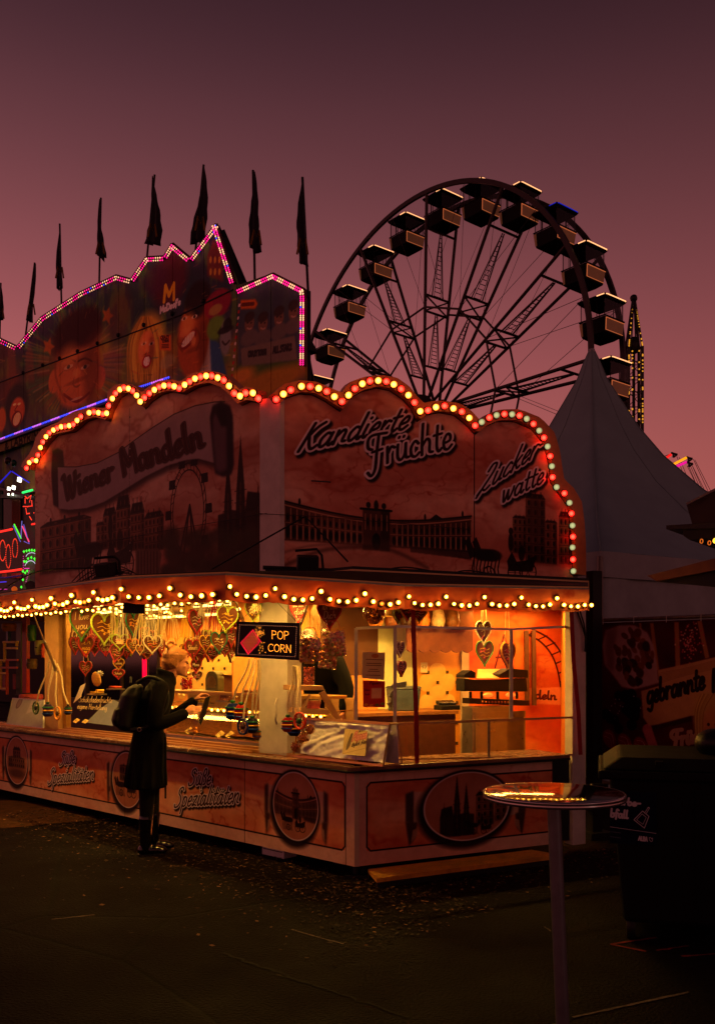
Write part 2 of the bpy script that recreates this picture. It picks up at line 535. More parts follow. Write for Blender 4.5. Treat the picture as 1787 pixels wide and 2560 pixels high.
class Canvas:
 def __init__(s, x0, y0, x1, y1, ppm, base):
  s.x0, s.y0, s.x1, s.y1, s.ppm = x0, y0, x1, y1, ppm
  s.w, s.h = int((x1 - x0) * ppm), int((y1 - y0) * ppm)
  s.a = np.empty((s.h, s.w, 3))
  s.a[:] = np.array(base) / 255.0
 def xy(s, p):
  p = np.asarray(p, float)
  return np.stack([(p[..., 0] - s.x0) / (s.x1 - s.x0) * s.w, (p[..., 1] - s.y0) / (s.y1 - s.y0) * s.h], -1)
 def comp(s, mask, col, a=1.0):
  m = (mask * a)[..., None]
  s.a = s.a * (1 - m) + (np.array(col) / 255.0) * m
 def polymask(s, pts):
  q = s.xy(pts)
  m = np.zeros((s.h, s.w), bool)
  xa, xb = max(int(q[:, 0].min()) - 1, 0), min(int(q[:, 0].max()) + 2, s.w)
  ya, yb = max(int(q[:, 1].min()) - 1, 0), min(int(q[:, 1].max()) + 2, s.h)
  if xb <= xa or yb <= ya: return m.astype(float)
  X, Y = np.meshgrid(np.arange(xa, xb) + .5, np.arange(ya, yb) + .5)
  ins = np.zeros(X.shape, bool)
  n = len(q)
  for i in range(n):
   x1, y1 = q[i]; x2, y2 = q[(i + 1) % n]
   if y1 == y2: continue
   c = ((y1 > Y) != (y2 > Y)) & (X < (x2 - x1) * (Y - y1) / (y2 - y1) + x1)
   ins ^= c
  m[ya:yb, xa:xb] = ins
  return m.astype(float)
 def poly(s, pts, col, a=1.0, soft=0):
  m = s.polymask(pts)
  if soft: m = blur(m, soft)
  s.comp(m, col, a)
 def ell(s, c, rx, ry, col, a=1.0, soft=0.15, rot=0):
  """ellipse in metres with a soft rim"""
  q = s.xy(c)
  rx, ry = rx * s.w / (s.x1 - s.x0), ry * s.h / (s.y1 - s.y0)
  R = max(abs(rx), abs(ry)) * 1.4 + 3
  xa, xb = max(int(q[0] - R), 0), min(int(q[0] + R) + 1, s.w)
  ya, yb = max(int(q[1] - R), 0), min(int(q[1] + R) + 1, s.h)
  if xb <= xa or yb <= ya: return
  X, Y = np.meshgrid(np.arange(xa, xb) + .5 - q[0], np.arange(ya, yb) + .5 - q[1])
  cr_, sr_ = math.cos(rot), math.sin(rot)
  d = np.hypot((X * cr_ + Y * sr_) / rx, (-X * sr_ + Y * cr_) / ry)
  sf = max(soft, 1.0 / max(min(abs(rx), abs(ry)), 1))
  m = (np.clip((1 + sf / 2 - d) / sf, 0, 1) * a)[..., None]
  s.a[ya:yb, xa:xb] = s.a[ya:yb, xa:xb] * (1 - m) + (np.array(col) / 255.0) * m
 def field(s, strokes, reach, nib=None):
  """distance (m) to polylines; nib=(angle, ratio) broadens strokes across the nib"""
  d = np.full((s.h, s.w), 1e3)
  k = 1.0 / s.ppm
  for st in strokes:
   q = s.xy(st)
   r = reach * s.ppm + 2
   xa, xb = max(int(q[:, 0].min() - r), 0), min(int(q[:, 0].max() + r) + 1, s.w)
   ya, yb = max(int(q[:, 1].min() - r), 0), min(int(q[:, 1].max() + r) + 1, s.h)
   if xb <= xa or yb <= ya: continue
   X, Y = np.meshgrid(np.arange(xa, xb) + .5, np.arange(ya, yb) + .5)
   if nib:
    ca, sa = math.cos(nib[0]), math.sin(nib[0])
    tr = lambda x, y: ((x * ca + y * sa) / nib[1], (-x * sa + y * ca))
   else:
    tr = lambda x, y: (x, y)
   X, Y = tr(X, Y)
   qq = np.array([tr(*p) for p in q])
   best = np.full(X.shape, 1e6)
   if len(qq) == 1: qq = np.vstack([qq, qq + .01])
   for i in range(len(qq) - 1):
    ax, ay = qq[i]; bx, by = qq[i + 1]
    dx, dy = bx - ax, by - ay
    L = dx * dx + dy * dy + 1e-9
    t = np.clip(((X - ax) * dx + (Y - ay) * dy) / L, 0, 1)
    best = np.minimum(best, (X - ax - t * dx) ** 2 + (Y - ay - t * dy) ** 2)
   d[ya:yb, xa:xb] = np.minimum(d[ya:yb, xa:xb], np.sqrt(best) * k)
  return d
 def dm(s, d, w_):
  return np.clip((w_ - d) * s.ppm + .5, 0, 1)
 def line(s, pts, w_, col, a=1.0, soft=0):
  m = s.dm(s.field([pts], w_ * 1.5), w_ / 2)
  if soft: m = blur(m, soft)
  s.comp(m, col, a)
 def lettering(s, strokes, w_, layers, nib=None):
  """layers: (extra width, colour, alpha, (dx,dy) metres, soft px)"""
  reach = w_ / 2 * (nib[1] if nib else 1) + max(l[0] for l in layers) * 2 + 0.01
  d = s.field(strokes, reach, nib)
  for ex, col, a, off, soft in layers:
   m = s.dm(d, w_ / 2 + ex)
   if off != (0, 0):
    m = np.roll(m, (int(round(off[1] * s.ppm)), int(round(off[0] * s.ppm))), (0, 1))
   if soft: m = blur(m, soft)
   s.comp(m, col, a)
 def image(s, name):
  img = bpy.data.images.new(name, s.w, s.h, alpha=False)
  px = np.ones((s.h, s.w, 4), np.float32)
  px[..., :3] = np.clip(s.a, 0, 1)
  img.pixels.foreach_set(px.ravel())
  img.update()
  img.pack()
  return img
def print_mat(name, cv, rough=0.45, bump=0.05, gain=1.0, spec=0.07):
 m = bpy.data.materials.new(name)
 m.use_nodes = True
 n = m.node_tree
 b = n.nodes['Principled BSDF']
 t = n.nodes.new('ShaderNodeTexImage')
 t.image = cv.image(name)
 t.extension = 'EXTEND'
 u = n.nodes.new('ShaderNodeUVMap'); u.uv_map = 'UVMap'
 n.links.new(u.outputs[0], t.inputs[0])
 tc_ = n.nodes.new('ShaderNodeTexCoord')
 nz = n.nodes.new('ShaderNodeTexNoise')
 nz.inputs['Scale'].default_value = 9; nz.inputs['Detail'].default_value = 8; nz.inputs['Roughness'].default_value = .7
 n.links.new(tc_.outputs['Object'], nz.inputs['Vector'])
 mr_ = n.nodes.new('ShaderNodeMapRange')
 mr_.inputs['From Min'].default_value = .3; mr_.inputs['From Max'].default_value = .7
 mr_.inputs['To Min'].default_value = 0.78 * gain; mr_.inputs['To Max'].default_value = 1.0 * gain
 n.links.new(nz.outputs['Fac'], mr_.inputs['Value'])
 mx = n.nodes.new('ShaderNodeVectorMath'); mx.operation = 'SCALE'
 n.links.new(t.outputs['Color'], mx.inputs[0])
 n.links.new(mr_.outputs['Result'], mx.inputs['Scale'])
 n.links.new(mx.outputs[0], b.inputs['Base Color'])
 b.inputs['Roughness'].default_value = rough
 b.inputs['Specular IOR Level'].default_value = spec
 if bump:
  bp = n.nodes.new('ShaderNodeBump'); bp.inputs['Strength'].default_value = bump; bp.inputs['Distance'].default_value = .01
  n.links.new(nz.outputs['Fac'], bp.inputs['Height'])
  n.links.new(bp.outputs[0], b.inputs['Normal'])
 return m
def marble(cv, seed, base=(214, 140, 104), red=(176, 66, 44), pale=(232, 182, 150)):
 """salmon marble: slanting clouds and thin red veins"""
 h, w_ = cv.h, cv.w
 n1 = vnoise(h, w_, 0.34 * cv.ppm, seed, 5, 2.2)
 n2 = vnoise(h, w_, 0.22 * cv.ppm, seed + 1, 5, 2.0)
 n3 = vnoise(h, w_, 0.5 * cv.ppm, seed + 2, 3, 1.6)
 Y, X = np.mgrid[0:h, 0:w_] / cv.ppm
 k = (Y * 1.5 - X * 0.75) * 2.2 + n2 * 4.5
 vein = np.abs(np.sin(k * math.pi))
 vein = np.clip(1 - vein / 0.16, 0, 1) * np.clip((n3 - .38) * 6, 0, 1)
 k2 = (Y * 1.3 - X * 0.9) * 1.3 + n1 * 5 + 3
 wide = np.clip(1 - np.abs(np.sin(k2 * math.pi)) / .45, 0, 1) * np.clip((n2 - .35) * 4, 0, 1)
 cloud = np.clip((n1 - .44) * 4.5, 0, 1)
 cv.comp(np.ones((h, w_)), base)
 cv.comp(cloud, red, 0.42)
 cv.comp(np.clip((.46 - n1) * 4, 0, 1), pale, 0.85)
 cv.comp(blur(wide, 2), red, 0.50)
 cv.comp(blur(vein, 1), red, 0.8)
# ====== palette
M = {}
M['asphalt'] = None
M['cream'] = mat('cream_paint', (200, 178, 146), .45, vary=.12, scale=5, bump=.05)
M['white_post'] = mat('white_lacquer', (198, 190, 182), .4, vary=.15, scale=7, bump=.05)
M['alu'] = mat('brushed_aluminium', (176, 172, 168), .38, .85, vary=.2, scale=20, bump=.05)
M['alu_dark'] = mat('dull_aluminium', (110, 106, 104), .45, .7, vary=.25, scale=18)
M['brass'] = mat('brass_trim', (205, 160, 92), .3, .9, vary=.15, scale=15)
M['black'] = mat('black_metal', (18, 16, 18), .5, .1, vary=.2)
M['blackrub'] = mat('black_rubber', (12, 12, 13), .55, vary=.2)
M['steel'] = mat('stainless_steel', (168, 160, 150), .28, .9, vary=.15, scale=9)
M['wood'] = mat('pale_wood', (186, 140, 88), .5, vary=.2, scale=8, bump=.08)
M['brownwood'] = mat('brown_wood', (84, 50, 28), .5, vary=.3, scale=8, bump=.1)
M['redtape'] = mat('red_webbing', (150, 16, 20), .55, vary=.15, scale=30)
M['film'] = glass_film('clear_film', amount=.10, rough=.08, crinkle=.3)
M['glass'] = glass_film('case_glass', amount=.06, rough=.02)
M['bulb'] = lamp('warm_bulb', (255, 182, 52), 56, (255, 104, 18), .8, 5.0)
M['bulb_in'] = lamp('warm_bulb_inner', (255, 190, 66), 26, (255, 120, 28), 1.2, 4.0)
M['tube'] = emis('warm_tube', (255, 190, 96), 7.0)
M['cap_red'] = lamp('red_lamp', (255, 70, 50), 5, (255, 4, 4), 2.2, 3.5)
M['cap_yellow'] = lamp('amber_lamp', (255, 205, 80), 6, (255, 110, 8), 1.8, 3)
M['cap_white'] = lamp('pale_lamp', (225, 230, 160), 0.85, (120, 110, 70), .5, 1.5)
M['socket'] = mat('bulb_socket', (60, 30, 22), .5)
M['canvas_under'] = mat('valance_back', (196, 150, 96), .7, vary=.15)
# ====== ground
def ground():
 mb = MB()
 mb.add([(-400, -60, 0), (400, -60, 0), (400, 700, 0), (-400, 700, 0)], [(0, 1, 2, 3)])
 m = bpy.data.materials.new('old_asphalt'); m.use_nodes = True
 n = m.node_tree; b = n.nodes['Principled BSDF']
 t = n.nodes.new('ShaderNodeTexCoord')
 a = n.nodes.new('ShaderNodeTexNoise'); a.inputs['Scale'].default_value = .55; a.inputs['Detail'].default_value = 9; a.inputs['Roughness'].default_value = .62
 f = n.nodes.new('ShaderNodeTexNoise'); f.inputs['Scale'].default_value = 60; f.inputs['Detail'].default_value = 6
 v = n.nodes.new('ShaderNodeTexVoronoi'); v.feature = 'DISTANCE_TO_EDGE'; v.inputs['Scale'].default_value = .33
 wv = n.nodes.new('ShaderNodeMixRGB'); wv.inputs[0].default_value = .16
 for q in (a, f): n.links.new(t.outputs['Object'], q.inputs['Vector'])
 n.links.new(t.outputs['Object'], wv.inputs[1]); n.links.new(a.outputs['Color'], wv.inputs[2]); n.links.new(wv.outputs[0], v.inputs['Vector'])
 r = n.nodes.new('ShaderNodeValToRGB')
 for e, (p, c) in zip(r.color_ramp.elements, ((.32, .0008), (.68, .0055))):
  e.position = p; e.color = (c * 1.6, c * .66, c * 1.0, 1)
 n.links.new(a.outputs['Fac'], r.inputs[0])
 r2 = n.nodes.new('ShaderNodeMapRange'); r2.inputs['From Min'].default_value = .3; r2.inputs['From Max'].default_value = .7
 r2.inputs['To Min'].default_value = .45; r2.inputs['To Max'].default_value = 1.5
 n.links.new(f.outputs['Fac'], r2.inputs['Value'])
 ck = n.nodes.new('ShaderNodeMapRange'); ck.inputs['From Max'].default_value = .008; ck.inputs['To Min'].default_value = .2
 n.links.new(v.outputs['Distance'], ck.inputs['Value'])
 mu = n.nodes.new('ShaderNodeMath'); mu.operation = 'MULTIPLY'
 n.links.new(r2.outputs[0], mu.inputs[0]); n.links.new(ck.outputs[0], mu.inputs[1])
 sc = n.nodes.new('ShaderNodeVectorMath'); sc.operation = 'SCALE'
 n.links.new(r.outputs[0], sc.inputs[0]); n.links.new(mu.outputs[0], sc.inputs['Scale'])
 n.links.new(sc.outputs[0], b.inputs['Base Color'])
 rr = n.nodes.new('ShaderNodeMapRange'); rr.inputs['From Min'].default_value = .35; rr.inputs['From Max'].default_value = .65
 rr.inputs['To Min'].default_value = .62; rr.inputs['To Max'].default_value = .95
 n.links.new(a.outputs['Fac'], rr.inputs['Value']); n.links.new(rr.outputs[0], b.inputs['Roughness'])
 b.inputs['Specular IOR Level'].default_value = .06
 bp = n.nodes.new('ShaderNodeBump'); bp.inputs['Strength'].default_value = .7; bp.inputs['Distance'].default_value = .012
 n.links.new(mu.outputs[0], bp.inputs['Height']); n.links.new(bp.outputs[0], b.inputs['Normal'])
 tag(mb.build('ground', m), 'dark cracked asphalt of the fairground', kind='structure')
ground()
# ====== kiosk frames
CORN = (-.02, 6.53)
LF = Frame(CORN, (-.725, .689), -1)
RF = Frame(CORN, (.893, .45), 1)
z_ = lambda k, ox, oy: (lambda x, y: (x / k + ox, y / k + oy))
z1 = z_(2.004, 0, 380); z3 = z_(2.290, 60, 900); z4 = z_(1.864, 640, 900); z5 = z_(3.206, 0, 1400); z6 = z_(3.206, 400, 1420)
z7 = z_(3.206, 0, 1780); z8 = z_(2.9145, 400, 1820); z9 = z_(2.466, 850, 1820); za = z_(2.505, 860, 1420); zb = z_(3.8275, 1387, 1440)
zp = z_(5.468, 700, 1480); zw = z_(6.679, 280, 1580); zl = z_(5.467, 0, 1480); zt = z_(2.672, 1187, 1900); zq = z_(5.467, 0, 1080)
KI = thing('candy_kiosk', (CORN[0], CORN[1], 0), 'marbled candy and almond stall with lit bulb valance and sepia city murals', 'candy stall')
ZB, ZT = .097, .78
TL, TR = 8.8, 2.02
def px2(fr, s, zf, pts):
 return [fr.hit(*zf(*p), s) for p in pts]
DARK = (34, 18, 16)
def sepia_block(cv, x0, x1, y0, y1, nx, ny, col=(112, 66, 46), a=.88, win=(22, 10, 8), roof=0.0):
 """a town house drawn in brown wash: lit wall, shaded flank, arched windows, cornices, mansard roof"""
 W_, H_ = x1 - x0, y1 - y0
 cv.poly([(x0, y0), (x1, y0), (x1, y1), (x0, y1)], col, a, 1)
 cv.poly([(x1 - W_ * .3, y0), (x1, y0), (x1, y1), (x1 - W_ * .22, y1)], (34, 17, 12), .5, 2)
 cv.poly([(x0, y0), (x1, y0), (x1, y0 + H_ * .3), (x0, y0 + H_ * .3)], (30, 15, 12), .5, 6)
 rf = roof or abs(H_) * .08
 cv.poly([(x0 - W_ * .02, y1), (x1 + W_ * .02, y1), (x1 - W_ * .14, y1 + rf), (x0 + W_ * .14, y1 + rf)], (28, 14, 11), .95, 1)
 for k in range(3):
  cx0 = x0 + W_ * (.22 + .28 * k); cv.line([(cx0, y1 + rf * .5), (cx0, y1 + rf * 1.5)], abs(W_) * .04, (24, 12, 10), .9)
  cv.ell((cx0 + W_ * .1, y1 + rf * .45), abs(W_) * .03, rf * .22, (150, 96, 70), .6, .3)
 dx, dy = W_ / nx, H_ / ny
 for j in range(ny):
  yy = y0 + dy * j
  cv.line([(x0, yy + dy * .97), (x1, yy + dy * .97)], abs(dy) * .05, (30, 15, 12), .9)
  cv.line([(x0, yy + dy * .90), (x1, yy + dy * .90)], abs(dy) * .04, (186, 126, 94), .6)
  for i in range(nx):
   xx = x0 + dx * (i + .5)
   cv.ell((xx, yy + dy * .46), abs(dx) * .19, abs(dy) * .29, win, .92, .25)
   cv.line([(xx - dx * .3, yy + dy * .12), (xx - dx * .3, yy + dy * .8)], abs(dx) * .06, (190, 130, 98), .55)
   cv.line([(xx + dx * .3, yy + dy * .12), (xx + dx * .3, yy + dy * .8)], abs(dx) * .07, (40, 20, 15), .7)
def coach(cv, x, y, s, sg=1, col=(26, 13, 11)):
 """horse-drawn cab; s = metres per unit, sg = direction along the canvas"""
 X = lambda a: x + sg * a * s
 Y = lambda b: y + b * s
 for cx_, r in ((.15, .17), (.95, .22), (1.35, .26)):
  pts = [(X(cx_ + r * math.cos(k / 16 * 6.2832)), Y(r + r * math.sin(k / 16 * 6.2832))) for k in range(17)]
  cv.line(pts, .035 * s, col, .95)
  for k in range(6):
   cv.line([(X(cx_), Y(r)), (X(cx_ + r * math.cos(k * 1.047)), Y(r + r * math.sin(k * 1.047)))], .015 * s, col, .8)
 cv.poly([(X(.75), Y(.25)), (X(1.5), Y(.28)), (X(1.62), Y(.7)), (X(1.3), Y(.55)), (X(1.0), Y(.5)), (X(.85), Y(.75)), (X(.7), Y(.5))], col, .92)
 cv.ell((X(.82), Y(.98)), .08 * s, .24 * s, col, .9, .3); cv.ell((X(.82), Y(1.26)), .07 * s, .09 * s, col, .9, .3)
 cv.ell((X(1.15), Y(.72)), .1 * s, .2 * s, col, .85, .3)
 for hx in (-.1, .12):
  cv.ell((X(.1 + hx), Y(.62)), .32 * s, .15 * s, col, .92, .3)
  cv.poly([(X(-.12 + hx), Y(.6)), (X(-.34 + hx), Y(1.05)), (X(-.46 + hx), Y(.92)), (X(-.3 + hx), Y(.5))], col, .92)
  for lx in (-.18, -.06, .26, .36):
   cv.line([(X(lx + hx), Y(.55)), (X(lx + hx - .06), Y(.28)), (X(lx + hx), Y(.02))], .04 * s, col, .9)
def cathedral(cv, x, y, h, wd, col=(36, 19, 15)):
 cv.poly([(x - wd, y), (x + wd, y), (x + wd, y + h * .34), (x + wd * .4, y + h * .36), (x - wd, y + h * .33)], col, .9, 1)
 cv.poly([(x - wd * .98, y + h * .32), (x - wd * .2, y + h * .34), (x - wd * .3, y + h * .5), (x - wd * .9, y + h * .46)], (24, 13, 12), .9, 1)
 for dx, hh, ww in ((0, 1.0, .16), (wd * .55, .86, .14), (-wd * .75, .56, .07)):
  cv.poly([(x + dx - ww * h * .5, y), (x + dx + ww * h * .5, y), (x + dx + ww * h * .34, y + h * hh * .55), (x + dx, y + h * hh), (x + dx - ww * h * .34, y + h * hh * .55)], col, .94, 1)
  for k in range(5):
   yy = y + h * hh * (.12 + .1 * k)
   cv.line([(x + dx, yy), (x + dx, yy + h * .06)], ww * h * .16, (96, 58, 42), .6)
   cv.line([(x + dx - ww * h * .5, yy), (x + dx + ww * h * .5, yy)], ww * h * .05, (20, 10, 9), .6)
def palace(cv, x0, x1, y, h, sg=1, warm=(206, 142, 110)):
 """long curved palace front with arcade, columns and a middle pavilion"""
 L = x1 - x0
 body = (100, 58, 42)
 top = lambda k: y + h * (1.0 - .30 * math.sin(min(max(k, 0), 1) * math.pi))
 pts = [(x0 + L * k / 20, top(k / 20)) for k in range(21)]
 cv.poly([(x0, y)] + pts + [(x1, y)], body, .9, 1)
 cv.poly([(x0 + L * .6, y)] + pts[12:] + [(x1, y)], (34, 17, 12), .45, 4); cv.poly([(x0, y)] + pts[:4] + [(x0 + L * .15, y)], (34, 17, 12), .4, 4)
 cv.line(pts, h * .045, (24, 12, 10), .9)
 cv.line([(a, b - h * .09) for a, b in pts], h * .035, warm, .9)
 for k in range(34):
  kk = (k + .5) / 34
  xx = x0 + L * kk
  if .41 < kk < .55: continue
  tt = top(kk) - y
  cv.ell((xx, y + tt * .24), abs(L) * .0098, tt * .17, (16, 8, 7), .92, .3)
  cv.line([(xx + L / 68, y + tt * .05), (xx + L / 68, y + tt * .42)], abs(L) * .006, warm, .9)
  cv.ell((xx, y + tt * .62), abs(L) * .006, tt * .10, (16, 8, 7), .9, .3)
  cv.line([(xx + L / 68, y + tt * .5), (xx + L / 68, y + tt * .84)], abs(L) * .005, warm, .8)
 cv.line([(x0, y + h * .45)] + [(x0 + L * k / 20, y + (top(k / 20) - y) * .47) for k in range(21)][1:], h * .02, warm, .7)
 a, b = x0 + L * .41, x0 + L * .55
 cv.poly([(a, y - h * .12), (b, y - h * .12), (b, y + h * .95), (a, y + h * .95)], (84, 46, 34), .96, 1); cv.poly([(b - (b - a) * .35, y - h * .12), (b, y - h * .12), (b, y + h * .95), (b - (b - a) * .3, y + h * .95)], (28, 14, 11), .6, 2)
 for k in range(4): cv.ell((a + (b - a) * (k + .9) / 4.8, y + h * .62), abs(L) * .006, h * .12, (16, 8, 7), .9, .3)
 cv.ell(((a + b) / 2, y + h * .12), abs(L) * .022, h * .22, (10, 5, 5), .95, .2)
 for k in range(5):
  xx = a + (b - a) * (k + .5) / 5
  cv.line([(xx, y + h * .42), (xx, y + h * .82)], abs(L) * .005, warm, .75)
 cv.line([(a - L * .01, y + h * .95), (b + L * .01, y + h * .95)], h * .06, (22, 11, 9), 1)
 for k, (q, r) in enumerate(((.44, .08), (.48, .14), (.52, .08))):
  cv.ell((x0 + L * q, y + h * 1.06), abs(L) * .012, h * r, (26, 13, 11), .95, .3)
 for q in (.1, .74, .95):
  cv.ell((x0 + L * q, top(q) + h * .08), abs(L) * .006, h * .09, (26, 13, 11), .95, .3)
 cv.poly([(x0 + L * .76, top(.76)), (x0 + L * .8, top(.8) + h * .14), (x0 + L * .84, top(.84))], (30, 15, 12), .95)
 cv.poly([(x0 + L * .66, y - h * .1), (x1, y - h * .2), (x1, y + h * .04), (x0 + L * .66, y + h * .04)], (38, 20, 16), .75, 1)
# ------ counter fronts (prints)
cvL = Canvas(0, ZB, TL, ZT, 250, (205, 150, 112)); marble(cvL, 11)
cvL.comp(np.ones((cvL.h, cvL.w)), (238, 208, 184), .6)
cvR = Canvas(0, ZB, TR, ZT, 330, (205, 150, 112)); marble(cvR, 23)
cvR.comp(np.ones((cvR.h, cvR.w)), (238, 208, 184), .6)
def panel_field(cv, x0, x1, y0, y1, seed):
 """inner marbled field with a black keyline"""
 c2 = Canvas(cv.x0, cv.y0, cv.x1, cv.y1, cv.ppm, (0, 0, 0)); marble(c2, seed, (234, 150, 100), (176, 50, 26), (248, 192, 150))
 m = cv.polymask([(x0, y0), (x1, y0), (x1, y1), (x0, y1)])[..., None]
 cv.a = cv.a * (1 - m) + c2.a * m
 r = .03
 k = [(x0 + r, y0), (x1 - r, y0), (x1, y0 + r), (x1, y1 - r), (x1 - r, y1), (x0 + r, y1), (x0, y1 - r), (x0, y0 + r), (x0 + r, y0)]
 cv.line(k, .012, (20, 10, 9), .95)
def medallion(cv, x, y, rx, ry, sg, kind):
 for q in (-1, 1):
  bx = x + q * rx * 1.22
  cv.poly([(x + q * rx * .8, y - ry * .42), (x + q * rx * 1.32, y - ry * .36), (x + q * rx * 1.32, y + ry * .56), (x + q * rx * .8, y + ry * .5)], (214, 168, 136), 1, 1)
  cv.poly([(bx + q * rx * .02, y - ry * .36), (bx + q * rx * .2, y - ry * .3), (bx + q * rx * .2, y + ry * .5), (bx + q * rx * .02, y + ry * .58)], (58, 36, 34), .9, 2)
  cv.poly([(x + q * rx * 1.16, y - ry * .34), (x + q * rx * 1.42, y - ry * .3), (x + q * rx * 1.34, y - ry * 1.0), (x + q * rx * 1.2, y - ry * .78)], (44, 26, 24), .85, 2)
  cv.poly([(x + q * rx * 1.14, y - ry * .5), (x + q * rx * 1.26, y - ry * .55), (x + q * rx * 1.3, y - ry * .92), (x + q * rx * 1.16, y - ry * .7)], (176, 130, 100), .9, 1)
 cv.ell((x - sg * rx * .05, y - ry * .1), rx * 1.12, ry * 1.14, (24, 12, 12), .9, .14)
 cv.ell((x, y), rx * 1.08, ry * 1.08, (30, 16, 16), 1, .04)
 cv.ell((x, y), rx * 1.02, ry * 1.02, (236, 218, 210), 1, .03)
 cv.ell((x, y), rx * .985, ry * .985, (178, 112, 82), 1, .03)
 cv.ell((x, y + ry * .3), rx * .8, ry * .5, (206, 142, 110), .5, .9)
 base = cv.a.copy()
 if kind == 'palace':
  palace(cv, x - sg * rx, x + sg * rx * 1.1, y - ry * .3, ry * .72)
  coach(cv, x - sg * rx * .38, y - ry * .74, rx * .52, sg)
 elif kind == 'castle':
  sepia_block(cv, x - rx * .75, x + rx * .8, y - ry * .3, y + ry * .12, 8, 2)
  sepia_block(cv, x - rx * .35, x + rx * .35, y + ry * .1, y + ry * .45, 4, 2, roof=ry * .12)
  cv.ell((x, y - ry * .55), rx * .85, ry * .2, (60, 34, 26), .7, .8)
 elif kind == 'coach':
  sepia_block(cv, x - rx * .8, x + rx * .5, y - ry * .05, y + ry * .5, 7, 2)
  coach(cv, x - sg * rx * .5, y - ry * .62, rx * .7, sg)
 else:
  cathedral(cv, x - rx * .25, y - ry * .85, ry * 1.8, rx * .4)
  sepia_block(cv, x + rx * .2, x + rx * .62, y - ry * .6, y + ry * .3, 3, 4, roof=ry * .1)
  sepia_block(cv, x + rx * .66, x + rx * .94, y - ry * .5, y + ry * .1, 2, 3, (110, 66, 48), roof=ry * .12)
  coach(cv, x + rx * .1, y - ry * .86, rx * .3, 1)
 yy, xx = np.mgrid[0:cv.h, 0:cv.w]
 q = cv.xy((x, y))
 d = np.hypot((xx + .5 - q[0]) / (rx * .975 * cv.ppm), (yy + .5 - q[1]) / (ry * .975 * cv.ppm))
 m = np.clip((1 - d) * 60, 0, 1)[..., None]
 cv.a = base * (1 - m) + cv.a * m
def script_text(cv, fr, s, zf, txt, a, b, top, w_, sg):
 P_ = px2(fr, s, zf, [a, b, top])
 st = place_text(txt, *P_)
 cv.lettering(st, w_, [(.011, (14, 7, 10), .9, (sg * .014, -.014), 1), (.0095, (250, 236, 232), 1, (0, 0), 0), (.001, (52, 16, 16), 1, (0, 0), 0)], (sg * .6, 1.35))
tl = lambda u, v=1990: LF.hit(u, v)[0]
seams = [0.0, tl(612), tl(313), TL]
panel_field(cvL, tl(862, 2050), TL, .20, .70, 31)
for q in seams[1:3]:
 cvL.line([(q, ZB), (q, ZT)], .006, (20, 12, 10), .9)
cvL.line([(.09, ZB), (.09, ZT)], .006, (30, 16, 12), .7)
def disc_at(fr, u, v):
 return fr.hit(u, v)
for (zx, zy), kind in (((985, 570), 'palace'),):
 c = LF.hit(*z8(zx, zy)); medallion(cvL, c[0], c[1], .255, .262, -1, kind)
c = LF.hit(*z7(1020, 545)); medallion(cvL, c[0], c[1], .255, .262, -1, 'coach')
c = LF.hit(*z7(137, 390)); medallion(cvL, c[0], c[1], .255, .262, -1, 'castle')
script_text(cvL, LF, 0, z8, 'Süße', (212, 418), (372, 412), (232, 300), .011, -1)
script_text(cvL, LF, 0, z8, 'Spezialitäten', (108, 575), (574, 548), (140, 435), .011, -1)
script_text(cvL, LF, 0, z7, 'Süße', (480, 425), (604, 408), (498, 320), .011, -1)
script_text(cvL, LF, 0, z7, 'Spezialitäten', (388, 575), (750, 545), (412, 450), .011, -1)
a_, b_ = RF.hit(*z9(165, 755))[0], RF.hit(*z9(1350, 640))[0]
panel_field(cvR, a_, b_, .20, .70, 47)
c = RF.hit(*z9(785, 482)); medallion(cvR, c[0], c[1], .39, .262, 1, 'cathedral')
cvR.line([(.03, ZB), (.03, ZT)], .006, (20, 12, 10), .8)
mL = print_mat('counter_print_long', cvL, .5)
mR = print_mat('counter_print_short', cvR, .5)
def frame_uv(fr, t0, z0, t1, z1_):
 return lambda p: ((fr.tz(p)[0] - t0) / (t1 - t0), (p.z - z0) / (z1_ - z0))
for i in range(3):
 mb = MB(); LF.slab(mb, seams[i] + (0.002 if i else 0), seams[i + 1] - .002, 0, .03, ZB, ZT)
 mb.uv = frame_uv(LF, 0, ZB, TL, ZT)
 mb.build('counter_panel', mL, KI)
mb = MB(); RF.slab(mb, .034, 1.80, 0, .03, ZB, ZT); mb.uv = frame_uv(RF, 0, ZB, TR, ZT)
mb.build('counter_panel', mR, KI)
mb = MB()   # corner strip, closes the mitre between the two fronts
mb.prism([LF.P(-.001, -.004, ZB), RF.P(.034, -.004, ZB), RF.P(.034, -.004, ZT), LF.P(-.001, -.004, ZT)], (.0, .02, 0))
mb.build('corner_trim', M['cream'], KI)
def ctop(name, s0, s1, z0, z1q, m, ch=.0):
 mb = MB()
 LF.slab(mb, 0.0, TL, s0, s1, z0, z1q)
 RF.slab(mb, 0.0, 1.93, s0, s1, z0, z1q)
 p = [LF.P(0, 0, z0 + .0005), LF.P(0, s0, z0 + .0005), RF.P(0, s0, z0 + .0005)]
 mb.prism(p, (0, 0, z1q - z0 - .001))
 return mb.build(name, m, KI, bevel=.003)
ctop('counter_top', -.07, .42, .800, .828, mat('counter_laminate', (120, 84, 62), .25, vary=.3, scale=5))
ctop('counter_lip', -.075, -.03, .782, .7995, M['blackrub'])
mb = MB(); LF.slab(mb, .1, TL, .10, .14, .829, .855); LF.slab(mb, 1.25, 4.5, .14, .17, .829, .875); LF.slab(mb, 1.25, 4.5, .06, .09, .829, .842)
mb.build('counter_rail', M['brass'], KI)
mb = MB()
LF.slab(mb, 0, TL, .06, 2.3, .30, .34)
